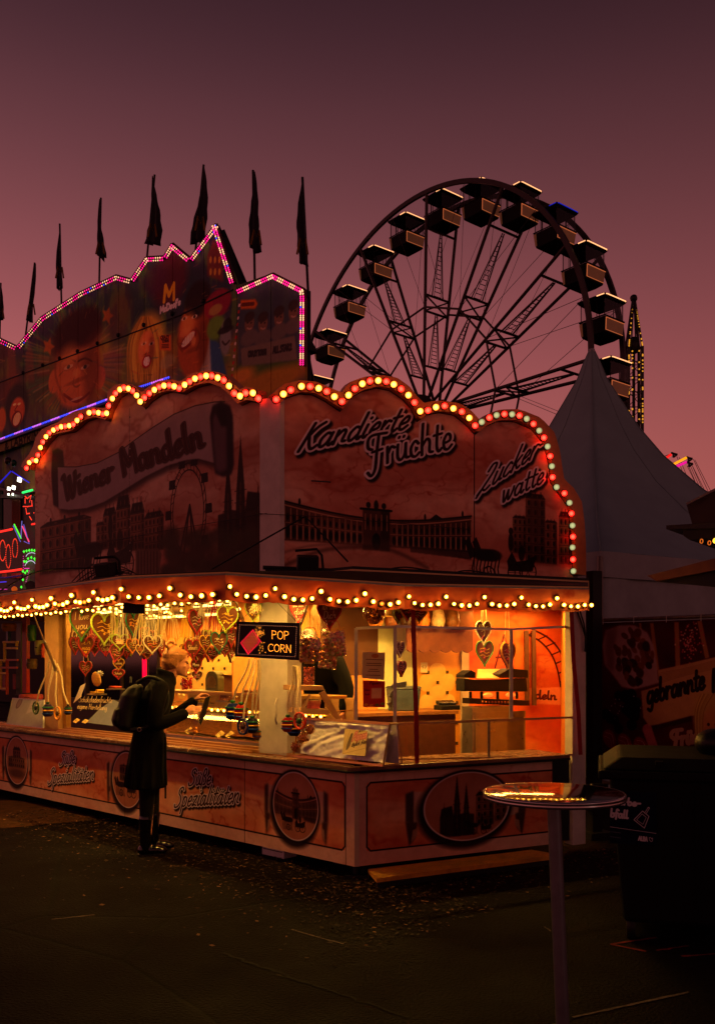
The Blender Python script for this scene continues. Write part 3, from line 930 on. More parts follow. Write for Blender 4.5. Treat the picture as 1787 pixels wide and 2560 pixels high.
RF.slab(mb, 0.0, 2.0, .06, 1.1, .345, .36); RF.slab(mb, -.2, 3.5, 1.101, 2.1, .345, .36)
mb.build('stall_floor', M['brownwood'], KI)
mb = MB()
LF.slab(mb, .2, TL, .5, .6, .0, .29); RF.slab(mb, .1, 1.9, .5, .6, 0, .29)
LF.slab(mb, .03, .1, .12, .2, 0, .3)
mb.build('undercarriage', M['black'], KI)
def pillar(u0, u1, s0, dep, z1q=2.2, m=M['cream'], name='pillar', vbot=1885):
 t0, t1 = sorted((LF.hit(u0, vbot, s0)[0], LF.hit(u1, vbot, s0)[0]))
 mb = MB(); LF.slab(mb, t0, t1, s0, s0 + dep, .829, z1q)
 return mb.build(name, m, KI, bevel=.006), t0, t1
pil, pt0, pt1 = pillar(647, 718, .10, .16, m=M['white_post'])
mb = MB()
a = [LF.W(*z6(x, y), .095) for x, y in ((938, 1045), (945, 1090), (952, 1110), (952, 1185), (945, 1205), (936, 1250))]
mb.tube([p - LF.n * (.03 if 0 < i < 5 else 0) for i, p in enumerate(a)], .008, 6)
mb.build('handle', M['white_post'], pil)
pillar(112, 146, .10, .14, m=M['wood'])
pillar(151, 166, .16, .06, m=M['brass'], name='window_frame')
mb = MB(); RF.slab(mb, 2.03, 2.17, .02, .12, .06, 2.24); mb.build('end_post', M['white_post'], KI, bevel=.005)
mb = MB(); RF.slab(mb, 1.82, 2.02, .05, .07, .1, .78); mb.build('end_board', M['black'], KI)
ZR = 2.20
mb = MB()
poly = [LF.P(0, -.02, 0), RF.P(2.17, -.02, 0), RF.P(3.6, 2.1, 0), LF.P(3.0, 2.6, 0), LF.P(TL, 2.6, 0), LF.P(TL, -.02, 0)]
mb.prism([Vector((p.x, p.y, ZR)) for p in poly], (0, 0, .06))
mb.build('roof', mat('roof_sheet', (205, 170, 120), .6, vary=.1), KI)
mb = MB()
LF.slab(mb, 3.0, 5.86, 2.30, 2.34, .36, ZR - .002)
mb.build('back_wall', mat('back_wall_paint', (236, 150, 66), .6, vary=.2, scale=3), KI)
mb = MB(); LF.slab(mb, 5.87, TL, 2.30, 2.34, .36, 1.02); LF.slab(mb, 5.87, TL, 2.30, 2.34, 2.02, ZR - .002)
for t in (5.87, 6.8, 7.8, 8.74): LF.slab(mb, t, t + .05, 2.29, 2.35, 1.0221, 2.0199)
mb.build('window_wall', mat('dark_window_wall', (60, 46, 44), .5), KI)
for k, t in enumerate((5.93, 6.86, 7.86)):
 mb = MB(); LF.slab(mb, t, t + (.86 if k == 0 else .87), 2.315, 2.32, 1.023, 2.019)
 mb.build('window_pane', mat('night_glass', (10, 12, 26), .08, vary=0, spec=.8), KI)
RB = 1.95     # depth of the back wall of the short side
tr = lambda u, s=RB, v=1640: RF.hit(u, v, s)[0]
tA, tB, tC, tD, tE = tr(735), tr(945), tr(1040), tr(1150), tr(1168)
def rwall(t0, t1, m, s0=RB, dep=.03, z0=.36, z1q=ZR - .002, name='back_wall'):
 mb = MB(); RF.slab(mb, t0, t1, s0, s0 + dep, z0, z1q); return mb.build(name, m, KI)
rwall(tA - .6, tr(800), mat('ochre_panel', (214, 140, 60), .6, vary=.2))
rwall(tr(800), tB, mat('brown_cupboard', (88, 52, 28), .5, vary=.2, scale=4), z0=1.45, name='cupboard')
rwall(tr(800), tB, mat('ochre_panel_low', (206, 136, 64), .6, vary=.2), z0=.36, z1q=1.449)
rwall(tB, tC, mat('pale_green_door', (206, 206, 150), .5, vary=.1), name='door_panel')
tw, zh = tr(1146) - tC, ZR - .36
rwall(tC, tD, mat('ochre_tile_ground', (222, 150, 52), .45, vary=.15, scale=5))
dm_mb = MB(); sq_mb = MB()
nx = 2.2; cw = tw / nx; ch = .205
tile_mat = [mat('tile_cream', (240, 186, 96), .3, vary=.1), mat('tile_square', (70, 52, 30), .4)]
dia = None; sqr = None
def dia_mesh():
 mb = MB(); n = 16; pts = []
 for k in range(n):
  a = 2 * math.pi * k / n
  rx = cw * .44 * abs(math.cos(a)) ** .8 * (1 if math.cos(a) > 0 else -1); rz = ch * .46 * abs(math.sin(a)) ** 1.0 * (1 if math.sin(a) > 0 else -1)
  pts.append(RF.d * rx + Vector((0, 0, rz)))
 v = pts + [-RF.n * .012]
 mb.add(v, [(k, (k + 1) % n, n) for k in range(n)], True)
 return mb
for j in range(9):
 for i in range(3):
  t = tC + cw * (i + .5 * (j % 2)) + .02
  if t + cw * .4 > tD: continue
  zz = .52 + ch * .5 * j * 1.02 + .12
  P0 = RF.P(t, RB - .001, zz)
  if t - cw * .4 > tC:
   if dia is None: dia = dia_mesh(); dia = MB.build(dia, 'tile', tile_mat[0], KI, loc=(0, 0, 0)); dia.location = P0 - WLOC[KI]; WLOC[dia] = P0
   else: inst(dia, KI, P0)
  q = RF.P(t + cw * .5, RB - .006, zz)
  if t + cw * .5 + .02 < tD:
   if sqr is None:
    m2 = MB(); m2.box((0, 0, 0), (.026, .012, .032), rz=RF.yaw)
    sqr = m2.build('tile', tile_mat[1], KI, loc=(0, 0, 0)); sqr.location = q - WLOC[KI]
   else: inst(sqr, KI, q)
mb = MB(); pts = [RF.P(tC - .25, RB - .25, ZR - .01)]
n = 24
for k in range(n + 1):
 t = tC - .25 + (tD - tC + .24) * k / n
 pts.append(RF.P(t, RB - .25, 1.70 - .03 * abs(math.sin(k * math.pi / 4))))
pts.append(RF.P(tD - .01, RB - .25, ZR - .01))
mb.prism(pts[::-1], RF.n * .02); mb.build('inner_valance', mat('brown_valance', (120, 66, 28), .6), KI)
rwall(tD, tE, M['cream'], s0=RB - .03, dep=.05, name='door_frame')
cvM = Canvas(tE, .36, tE + 1.3, ZR, 260, (236, 92, 34)); marble(cvM, 77, (236, 112, 50), (196, 50, 20), (250, 160, 92))
for ofs in (0, 55):
 cvM.line(smooth_line([RF.hit(*za(x - ofs, y + ofs * .35), RB) for x, y in ((1180, 385), (1280, 440), (1350, 520), (1390, 620), (1412, 745))], 6), .022, (60, 14, 8), .95)
for x, y in ((1200, 395), (1262, 425), (1312, 468), (1348, 520), (1372, 575), (1392, 635), (1404, 690)):
 cvM.line([RF.hit(*za(x + 6, y), RB), RF.hit(*za(x - 50, y + 24), RB)], .016, (60, 14, 8), .9)
for p in (((940, 640), (1000, 420), (1060, 640)), ((950, 560), (1040, 560)), ((975, 480), (1030, 640))):
 cvM.line([RF.hit(*za(*q_), RB) for q_ in p], .02, (80, 22, 10), .9)
q0, q1, qt = px2(RF, RB, za, [(1195, 818), (1330, 826), (1195, 765)])
cvM.poly([(q0[0] - .12, q0[1] - .05), (q1[0] + .1, q1[1] - .06), (q1[0] + .1, qt[1] + .03), (q0[0] - .12, qt[1] + .02)], (250, 150, 96), .95, 1)
cvM.lettering(place_text('deln', q0, q1, qt), .016, [(.006, (250, 170, 120), 1, (0, 0), 0), (.001, (90, 20, 12), 1, (0, 0), 0)], (.3, 1.6))
cvM.poly([(q1[0] + .06, q1[1] - .14), (q1[0] + .16, q1[1] - .1), (q1[0] + .17, qt[1] + .08), (q1[0] + .06, qt[1] + .06)], (60, 20, 12), .9, 2)
TW_ = 3.50
mb = MB(); RF.slab(mb, tE, TW_, RB, RB + .03, .36, ZR - .002); mb.uv = frame_uv(RF, tE, .36, tE + 1.3, ZR)
mb.build('mural_wall', print_mat('inner_mural_print', cvM), KI)
mb = MB()
for x in (1140, 1185): mb.bar(RF.W(*za(x, 390), RB - .06), RF.W(*za(x + 4, 860), RB - .06), .03)
mb.build('dark_upright', M['brownwood'], KI)
mb = MB(); a_, b_ = RF.P(2.15, .13, .36), RF.P(TW_, RB, .36)
mb.prism([a_, b_, b_ + Vector((0, 0, ZR - .362)), a_ + Vector((0, 0, ZR - .362))], RF.d * .03); mb.build('end_wall', mat('end_wall_orange', (230, 150, 60), .6, vary=.2), KI)
ry_ = LF.yaw + math.pi - RF.yaw
for j in range(7):
 for i in range(11):
  t = 3.30 + cw * (i + .5 * (j % 2)); zz = 1.06 + ch * .5 * j * 1.02 + .12
  if t > 5.75: continue
  inst(dia, KI, LF.P(t, 2.299, zz), (0, 0, ry_)); inst(sqr, KI, LF.P(t + cw * .5, 2.294, zz), (0, 0, ry_))
# ====== awning with bulb valance
AW = [Vector((-5.1, 9.8, 2.13)), Vector((-1.6, 6.09, 2.15)), Vector((-.85, 5.8, 2.15)), Vector((.335, 6.38, 2.125)), Vector((1.80, 6.99, 2.15))]
cvV = Canvas(0, 0, 6, .25, 200, (200, 90, 60)); marble(cvV, 91, (204, 110, 82), (160, 48, 36), (222, 150, 122))
mV = print_mat('valance_print', cvV, .6)
bulb_me = None
def bulb_mesh():
 mb = MB(); mb.sphere((0, 0, 0), .0165, 10, 7)
 mb.mi = 1; mb.lathe((0, .016, 0), [(.006, .0), (.026, .001), (.026, .008), (.006, .009)], 8, Matrix.Rotation(-math.pi / 2, 3, 'X'))
 me = mb.build('bulb', [M['bulb'], M['socket']])
 m_ = me.data; bpy.data.objects.remove(me); return m_
bulb_me = bulb_mesh()
AWN = []
RB_ = random.Random(21)
dim_me = bulb_me.copy(); dim_me.materials[0] = lamp('dim_bulb', (255, 150, 40), 3, (200, 70, 10), .5, 3)
for i in range(4):
 a, b = AW[i], AW[i + 1]
 d = b - a; L = d.length; dn = d.normalized(); nin = Vector((-dn.y, dn.x, 0)).normalized()    # inward
 per = [.33, .33, .33, .30][i]
 ns = max(1, round(L / per)); pl = L / ns
 drop = .155
 top, bot = [], []
 for k in range(ns * 10 + 1):
  x = L * k / (ns * 10); ph = (k % 10) / 10
  sc = .022 * math.sin(math.pi * ph)
  bot.append(a + dn * x + Vector((0, 0, -drop - sc + (-.012 if k % 10 == 0 else 0))))
 pts = [b, a] if False else [a] + bot + [b]
 mb = MB()
 vs = []
 for k, p in enumerate(bot):
  vs += [a + dn * (L * k / (len(bot) - 1)), p]
 n = len(bot)
 fs = [(2 * k, 2 * k + 1, 2 * k + 3, 2 * k + 2) for k in range(n - 1)]
 back = [v + nin * .008 for v in vs]
 mb.add(vs + back, fs + [tuple(x + 2 * n for x in reversed(f)) for f in fs] +
     [(0, 2 * n, 2 * n + 1, 1), (2 * n - 2, 2 * n - 1, 4 * n - 1, 4 * n - 2)] +
     [(2 * k + 1, 2 * k + 1 + 2 * n, 2 * k + 3 + 2 * n, 2 * k + 3) for k in range(n - 1)] +
     [(2 * k, 2 * k + 2, 2 * k + 2 + 2 * n, 2 * k + 2 * n) for k in range(n - 1)])
 mb.uv = (lambda a, dn: lambda p: (((p - a).dot(dn) + .7) / 6, (p.z - 1.9) / .28))(a, dn)
 va = mb.build('valance', mV, KI)
 AWN.append(va)
 mb = MB(); mb.bar(a + Vector((0, 0, .004)) + nin * .004, b + Vector((0, 0, .004)) + nin * .004, .009); mb.build('valance_rail', M['alu_dark'], KI)
 yaw = math.atan2(dn.y, dn.x)
 for k in range(ns * 5):
  ph = (k % 5) / 5
  x = L * (k + .5 * (0)) / (ns * 5) + (.02 if k == 0 else 0)
  hgt = -.075 if k % 5 == 0 else -.105 - .032 * math.sin(math.pi * ph)
  p = a + dn * x + Vector((0, 0, hgt)) - nin * .03
  if i == 0 and (p.x / p.y) < -.46: continue
  bo_ = piece('bulb', dim_me if RB_.random() < .06 else bulb_me, va, p + Vector((0, 0, RB_.uniform(-.003, .003))), (RB_.uniform(-.2, .2), 0, yaw + RB_.uniform(-.3, .3))); bo_.scale = (RB_.uniform(.86, 1.06),) * 3
 if i == 3:
  piece('bulb', bulb_me, va, b + Vector((0, 0, -.125)) - nin * .03, (0, 0, yaw))
mb = MB()
wl = [LF.P(TL, -.021, 2.215), LF.P(.9, -.021, 2.215), LF.P(0.0, -.03, 2.215), RF.P(.35, -.03, 2.215), RF.P(2.16, -.021, 2.215)]
for i in range(4):
 n = (AW[i + 1] - AW[i]).cross(Vector((0, 0, 1))).normalized()
 a, b = AW[i] + Vector((0, 0, -.004)) - n * .012, AW[i + 1] + Vector((0, 0, -.004)) - n * .012
 c, d = wl[i + 1], wl[i]
 up = Vector((0, 0, .025))
 mb.hexa([a, b, c, d, a + up, b + up, c + up, d + up])
mb.build('awning_flap', mat('flap_underside', (236, 196, 120), .55, vary=.1, scale=3), KI)
up_ = Vector((0, 0, .006)); mb.v = [tuple(Vector(p) + (Vector((0, 0, .026)) if k % 8 < 4 else up_)) for k, p in enumerate(mb.v)]
mb.build('flap_cover', M['blackrub'], KI)
mb = MB(); mb.prism([Vector((p.x, p.y, ZR + .081)) for p in poly], (0, 0, -.018)); mb.build('roof_membrane', M['blackrub'], KI)
mb = MB()
mb.tube([RF.P(-.5, .55, 2.30), RF.P(.6, .3, 2.28), RF.P(2.0, .12, 2.275)], .016, 6)
mb.tube([RF.P(-.5, .50, 2.27), RF.P(.6, .25, 2.262), RF.P(2.0, .10, 2.262)], .014, 6)
for k in range(4):
 mb.tube(smooth_line([tuple(RF.P(.1 + k * .3, .4 - k * .05, 2.29)), tuple(RF.P(.3 + k * .3, .3, 2.31 + .02 * (k % 2))), tuple(RF.P(.7 + k * .3, .25, 2.28))], 6), .006, 5)
mb.build('roof_cable', M['blackrub'], KI)
bin_me = bulb_me.copy(); bin_me.materials[0] = M['bulb_in']
mb = MB()
LF.slab(mb, .9, TL, -.16, -.10, 2.115, 2.150)
holder = mb.build('lamp_rail', M['brass'], KI)
for k in range(46):
 t = 1.0 + k * .105
 piece('bulb', bin_me, holder, LF.P(t, -.13, 2.095 - .012 * (k % 2)), (-math.pi / 2, 0, 0))
mb = MB(); LF.slab(mb, 2.0, TL, -.75, -.70, 2.10, 2.125)
holder2 = mb.build('lamp_rail', M['brass'], KI)
for k in range(38):
 t = 2.1 + k * .105
 piece('bulb', bin_me, holder2, LF.P(t, -.725, 2.08 - .012 * (k % 2)), (-math.pi / 2, 0, 0))
mb = MB(); LF.slab(mb, 1.3, 3.3, 1.50, 1.54, 2.10, 2.14)
holder3 = mb.build('lamp_rail', M['brass'], KI)
rr = random.Random(3)
for k in range(30):
 u = 285 + 185 * (k + rr.random() * .6) / 30; v = 1524 + rr.random() * 18
 p = LF.W(u, v, 1.45); piece('bulb', bin_me, holder3, p, (-math.pi / 2, 0, 0))
def strip_light(fr, t0, t1, s, z, power, col=(255, 170, 80), name='ceiling_lamp', wd=.05):
 mb = MB(); fr.slab(mb, t0, t1, s - .04, s + .04, z, z + .03)
 h = mb.build(name, M['white_post'], KI)
 mb = MB(); mb.bar(fr.P(t0 + .03, s, z - .02), fr.P(t1 - .03, s, z - .02), .014, 8)
 mb.build('lamp_tube', M['tube'], h)
 ld = bpy.data.lights.new('lamp_light', 'AREA'); ld.shape = 'RECTANGLE'; ld.size = t1 - t0; ld.size_y = wd; ld.energy = power
 ld.color = tuple(lin(col))
 lo = bpy.data.objects.new('lamp_light', ld); COL.objects.link(lo); lo.parent = h
 lo.location = fr.P((t0 + t1) / 2, s, z - .045) - WLOC[h]; lo.rotation_euler = (0, 0, fr.yaw)
 return h
LC = (255, 190, 82)
strip_light(LF, 1.0, 3.0, .75, 2.165, 50, LC)
strip_light(LF, .15, 1.15, -.30, 2.13, 17, LC)  # added lamp, brightens the popcorn box and bags at the corner
strip_light(LF, 3.4, 5.6, 1.9, 2.165, 34, LC)
strip_light(LF, 3.4, 5.2, .75, 2.165, 26, LC)
strip_light(LF, 1.4, 5.0, -.42, 2.12, 34, LC)
strip_light(RF, -.2, .7, 1.1, 2.165, 40, LC)
strip_light(RF, .95, 1.9, 1.0, 2.165, 40, (255, 186, 80))
strip_light(RF, 2.2, 3.1, 1.6, 2.165, 24, (255, 176, 76))
# ====== painted sign boards standing on the stall roof
SL, SR = 0.0, 0.80       # the long board stands over the long counter, the other one 0.8 m behind the short counter
# --- outline of the painted fields, read off on the wall planes
left_top = [(66, 632), (70, 600), (100, 560), (130, 520), (160, 470), (200, 430), (300, 410), (330, 385), (370, 350), (430, 330), (500, 350), (520, 290), (560, 215), (600, 190), (650, 200), (700, 280), (740, 235), (800, 195), (860, 180), (930, 195), (1000, 155), (1080, 135), (1150, 160), (1200, 200), (1250, 258), (1300, 235), (1365, 245)]
right_top = [(104, 205), (140, 175), (200, 156), (260, 160), (320, 190), (390, 237), (430, 180), (490, 145), (560, 128), (620, 140), (680, 180), (720, 225), (748, 285), (790, 255), (850, 243), (920, 255), (970, 295), (1018, 345), (1060, 310), (1120, 285), (1200, 285), (1280, 320), (1330, 380), (1352, 440), (1365, 500), (1370, 570), (1410, 625), (1450, 680), (1462, 760), (1470, 850), (1475, 1000)]
LTOP = px2(LF, SL, z3, left_top)
RTOP = px2(RF, SR, z4, right_top)
ZS = 2.262
tl_max, tl_min = max(p[0] for p in LTOP) + .02, min(p[0] for p in LTOP)
tr_min, tr_max = RTOP[0][0], RTOP[-1][0]
zmax = 4.35
cvA = Canvas(tl_min - .05, ZS, tl_max + .05, 4.2, 290, (150, 100, 80)); marble(cvA, 5, (206, 156, 132), (140, 58, 42), (240, 206, 182))
A = lambda *p: px2(LF, SL, z3, p)
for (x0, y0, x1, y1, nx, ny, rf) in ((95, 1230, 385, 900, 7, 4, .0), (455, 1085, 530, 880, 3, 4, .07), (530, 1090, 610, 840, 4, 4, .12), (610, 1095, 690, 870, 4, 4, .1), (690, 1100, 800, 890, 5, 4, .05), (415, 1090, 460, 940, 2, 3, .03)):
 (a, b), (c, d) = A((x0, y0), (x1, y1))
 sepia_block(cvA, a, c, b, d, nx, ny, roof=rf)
cvA.poly(A((640, 1085), (770, 1075), (790, 1110), (770, 1240), (640, 1240)), (96, 66, 52), .85, 1)
for k in range(7):
 cvA.line(A((655 + k * 18, 1100), (655 + k * 18, 1230)), .02, (50, 30, 24), .7, 1)
wc = A((940, 870))[0]; rx = abs(A((840, 870))[0][0] - wc[0]); ry = A((940, 590))[0][1] - wc[1]
for s_, w_ in ((1.0, .012), (.86, .012)):
 cvA.line([(wc[0] + s_ * rx * math.cos(a), wc[1] + ry * s_ * math.sin(a)) for a in np.linspace(0, 6.2832, 60)], w_, (30, 15, 14), .9)
for k in range(30):
 a = k / 30 * 6.2832
 cvA.line([(wc[0] + rx * math.cos(a), wc[1] + ry * math.sin(a)), (wc[0] + .86 * rx * math.cos(a + .1), wc[1] + .86 * ry * math.sin(a + .1))], .007, (30, 15, 14), .9)
 if k % 3 == 0:
  x, y = wc[0] + 1.12 * rx * math.cos(a), wc[1] + 1.06 * ry * math.sin(a)
  cvA.poly([(x - .05, y - .04), (x + .05, y - .04), (x + .045, y + .04), (x - .045, y + .04)], (24, 12, 11), .95)
for dx in (-60, -35, 20, 50):
 cvA.line(A((950, 830), (950 + dx, 1120)), .022, (32, 17, 15), .9)
(cx_, cy_), (_, cz_) = A((1240, 1090), (1240, 430)); cathedral(cvA, cx_, cy_, cz_ - cy_, .30)
rs = random.Random(4)
for k in range(150):
 x, y = 800 + rs.random() * 560, 1230 - rs.random() ** 1.4 * 240
 cvA.ell(A((x, y))[0], .05 + rs.random() * .07, .04 + rs.random() * .05, (50 + rs.random() * 22, 42 + rs.random() * 12, 34), .55, .7)
a_, b_ = A((600, 1235), (300, 1235)); coach(cvA, a_[0] + .75, a_[1] - .02, .52, -1)
rib_top = [(195, 612), (300, 612), (420, 590), (540, 530), (640, 455), (740, 385), (860, 310), (980, 262), (1090, 240), (1150, 238)]
rib_bot = [(1090, 590), (1000, 565), (930, 572), (820, 605), (700, 665), (560, 752), (460, 812), (360, 848), (260, 858), (200, 850)]
cvA.poly([(x - .03, y - .05) for x, y in A(*rib_top, *rib_bot)], (24, 14, 18), .75, 6)
cvA.poly(A((165, 520), (195, 505), (225, 520), (232, 610), (205, 850), (170, 830), (158, 650)), (40, 26, 30), .95, 3)
cvA.poly(A(*rib_top, *rib_bot), (164, 142, 142), 1, 1)
cvA.line(A(*rib_top), .010, (40, 24, 26), .8)
cvA.poly(A((1065, 330), (1080, 262), (1130, 236), (1180, 262), (1196, 320), (1202, 600), (1188, 655), (1140, 668), (1095, 650), (1080, 500)), (34, 22, 30), 1, 3)
cvA.poly(A((1080, 420), (1082, 330), (1100, 300), (1140, 370), (1160, 380), (1162, 630), (1120, 645), (1098, 630)), (112, 84, 92), .8, 5)
cvA.poly(A((1100, 300), (1130, 380), (1165, 370), (1160, 290), (1120, 262)), (20, 12, 18), .9, 3)
def gothic(txt, p0, p1, top, w_):
 st = place_text(txt, *A(p0, p1, top), k=4)
 cvA.lettering(st, w_, [(.010, (60, 34, 32), .8, (-.006, -.008), 1), (.008, (36, 20, 20), 1, (0, 0), 0), (.003, (120, 66, 54), 1, (0, 0), 0), (0, (60, 24, 20), 1, (0, 0), 0)], (-.35, 2.2))
gothic('Wiener', (232, 798), (520, 680), (218, 672), .020)
gothic('Mandeln', (570, 660), (1035, 492), (545, 512), .021)
cvA.line(LTOP, .014, (22, 12, 12), .9)
jx = A((605, 700))[0][0]; cvA.line([(jx, ZS), (jx, 4.0)], .005, (40, 26, 24), .8)
for k in range(22): cvA.ell((jx - .01, ZS + .08 + k * .075), .007, .007, (210, 190, 180) if k % 3 else (30, 20, 18), .9)
mA = print_mat('almond_sign_print', cvA, .42)
cvB = Canvas(tr_min - .05, ZS - .02, tr_max + .05, 4.2, 290, (180, 100, 70)); marble(cvB, 15, (236, 166, 138), (160, 52, 36), (250, 204, 178))
B = lambda *p: px2(RF, SR, z4, p)
(x0, y0), (x1, _), (_, y2) = B((104, 838), (1002, 838), (560, 640))
palace(cvB, x0, x1, y0 + .0, (B((104, 640))[0][1] - y0) * .95)
cvB.ell(B((560, 1010))[0], .75, .24, (206, 150, 116), .55, .8)
cvB.line(smooth_line(B((130, 960), (300, 890), (480, 872), (640, 890), (800, 970)), 6), .03, (60, 34, 26), .6, 3)
cvB.line(smooth_line(B((115, 900), (300, 860), (560, 868), (800, 880), (1000, 930)), 6), .012, (60, 34, 26), .5, 2)
for (xa, ya, xb, yb, nx, ny, rf) in ((1195, 900, 1260, 740, 3, 5, .02), (1255, 940, 1345, 650, 3, 7, .04), (1345, 950, 1400, 760, 2, 5, .02), (1410, 950, 1470, 735, 3, 5, .05)):
 (a, b), (c, d) = B((xa, ya), (xb, yb)); sepia_block(cvB, a, c, b, d, nx, ny, roof=rf)
cvB.ell(B((1298, 740))[0], .10, .20, (70, 40, 30), .6, .5)
a_ = B((1060, 1025))[0]; coach(cvB, a_[0], a_[1], .36, 1)
seam = RF.hit(*z4(1016, 600), SR)[0]
cvB.line([(seam, ZS - .1), (seam, 4.2)], .010, (24, 12, 11), .9)
cvB.line(RTOP, .016, (22, 12, 12), .9)
def brush(txt, p0, p1, top, w_, k=1.0):
 st = place_text(txt, *B(p0, p1, top))
 cvB.lettering(st, w_, [(.018, (16, 6, 8), .95, (.020, -.022), 2), (.0155, (248, 224, 230), 1, (0, 0), 0), (.001, (40, 8, 14), 1, (0, 0), 0)], (.6, 1.7))
brush('Kandierte', (192, 428), (704, 318), (252, 300), .018)
brush('Früchte', (520, 500), (916, 410), (520, 352), .018)
brush('Zucker-', (1030, 630), (1340, 420), (1080, 500), .014)
brush('watte', (1140, 664), (1338, 570), (1160, 560), .014)
mB = print_mat('candied_fruit_sign_print', cvB, .42)
rim_mat = mat('sign_rim_paint', (196, 120, 60), .35, vary=.15, scale=14)
def sign_board(fr, s, top, tq0, tq1, m, cvq, name, bulbs, cols, zbot, label, white_from=None):
 """a painted board with a raised rim following the scallops and cap lamps on the rim"""
 mb = MB()
 base = [(tq0, zbot)] + [(t, z) for t, z in top if tq0 - .02 <= t <= tq1 + .02] + [(tq1, zbot)]
 out = [fr.P(t, s, z) for t, z in base]
 mb.prism(out, fr.n * .04)
 mb.uv = lambda p: ((fr.tz(p)[0] - cvq.x0) / (cvq.x1 - cvq.x0), (p.z - cvq.y0) / (cvq.y1 - cvq.y0))
 return mb.build(name, m, KI, label=label)
LTs = sorted(LTOP, key=lambda p: p[0])
sign_board(LF, SL, LTs, LTs[0][0], LTs[-1][0], mA, cvA, 'sign_board', None, None, ZS, 'painted almond sign with ribbon lettering, great wheel and cathedral')
RTn = [p for p in RTOP]
def rboard(t0, t1, label):
 mb = MB()
 pts = []
 seg = RTn
 for i, p in enumerate(seg):
  if t0 <= p[0] <= t1: pts.append(p)
  if i < len(seg) - 1:
   q = seg[i + 1]
   for tt in (t0, t1):
    if (p[0] - tt) * (q[0] - tt) < 0:
     k = (tt - p[0]) / (q[0] - p[0]); pts.append((tt, p[1] + (q[1] - p[1]) * k))
 zb_ = lambda t: ZS - .012
 out = [RF.P(t0, SR, zb_(t0))] + [RF.P(t, SR, z) for t, z in pts] + [RF.P(t1, SR, zb_(t1))]
 mb.prism(out[::-1], RF.n * .04)
 mb.uv = lambda p: ((RF.tz(p)[0] - cvB.x0) / (cvB.x1 - cvB.x0), (p.z - cvB.y0) / (cvB.y1 - cvB.y0))
 mb.build('sign_board', mB, KI, label=label)
rboard(tr_min, seam - .003, 'marbled sign reading Kandierte Früchte over a palace')
rboard(seam + .003, tr_max, 'narrow rounded sign reading Zuckerwatte over a horse cab')
def rim(fr, s, line, wd, name, fwd=.05, closed_end=True):
 pts = smooth = line
 outer = []
 n = len(line)
 for i, (t, z) in enumerate(line):
  a = line[max(i - 1, 0)]; b = line[min(i + 1, n - 1)]
  dx, dz = b[0] - a[0], b[1] - a[1]
  L = math.hypot(dx, dz) + 1e-9
  outer.append((t - dz / L * wd, z + dx / L * wd))
 return outer
def rim_mesh(fr, s, line, outer, name):
 mb = MB(); n = len(line)
 vs = []
 for (a, b) in zip(line, outer):
  vs += [fr.P(a[0], s - .05, a[1]), fr.P(b[0], s - .05, b[1]), fr.P(b[0], s + .05, b[1]), fr.P(a[0], s + .05, a[1])]
 fs = []
 for i in range(n - 1):
  p, q = 4 * i, 4 * i + 4
  for k in range(4):
   l = (k + 1) % 4
   fs.append((p + k, p + l, q + l, q + k))
 fs += [(0, 1, 2, 3), (4 * n - 1, 4 * n - 2, 4 * n - 3, 4 * n - 4)]
 mb.add(vs, fs)
 return mb.build(name, rim_mat, KI)
L_in = LTOP
L_out = px2(LF, SL, z3, [(10, 615), (22, 585), (55, 545), (80, 500), (95, 445), (130, 400), (235, 355), (262, 330), (312, 300), (400, 275), (505, 283), (505, 190), (545, 150), (600, 140), (660, 150), (700, 195), (735, 165), (790, 128), (870, 118), (925, 130), (985, 84), (1080, 66), (1165, 84), (1230, 145), (1262, 175), (1300, 160), (1366, 175)])
R_in = RTOP
R_out = px2(RF, SR, z4, [(66, 165), (120, 120), (190, 102), (265, 108), (330, 135), (388, 160), (420, 112), (490, 86), (565, 78), (640, 88), (700, 130), (735, 175), (768, 208), (795, 200), (850, 196), (935, 208), (985, 240), (1030, 290), (1070, 255), (1120, 237), (1210, 235), (1310, 275), (1375, 345), (1398, 430), (1408, 500), (1418, 560), (1462, 600), (1500, 665), (1512, 760), (1518, 850), (1520, 1005)])
def resample(a, b, n):
 A1, B1 = np.array(a), np.array(b)
 k = np.linspace(0, len(a) - 1, n); i = np.minimum(k.astype(int), len(a) - 2); f = (k - i)[:, None]
 return [tuple(x) for x in A1[i] * (1 - f) + A1[i + 1] * f], [tuple(x) for x in B1[i] * (1 - f) + B1[i + 1] * f]
li, lo_ = resample(L_in, L_out, 80); ri, ro = resample(R_in, R_out, 90)
rimL = rim_mesh(LF, SL - .002, li, lo_, 'scalloped_rim'); rimR = rim_mesh(RF, SR - .002, ri, ro, 'scalloped_rim')
def cap_mesh(nm, m):
 mb = MB(); R_ = Matrix.Rotation(math.pi / 2, 3, 'X')
 mb.lathe((0, 0, 0), [(.0, .040), (.014, .038), (.024, .030), (.028, .018), (.028, .0)], 10, R_)
 mb.mi = 1; mb.lathe((0, 0, 0), [(.034, -.004), (.034, .006), (.028, .008)], 10, R_)
 o = mb.build('bulb', [m, M['socket']]); me = o.data; bpy.data.objects.remove(o); me.name = nm; return me
CAP = [cap_mesh('cap_red', M['cap_red']), cap_mesh('cap_yellow', M['cap_yellow']), cap_mesh('cap_pale', M['cap_white'])]
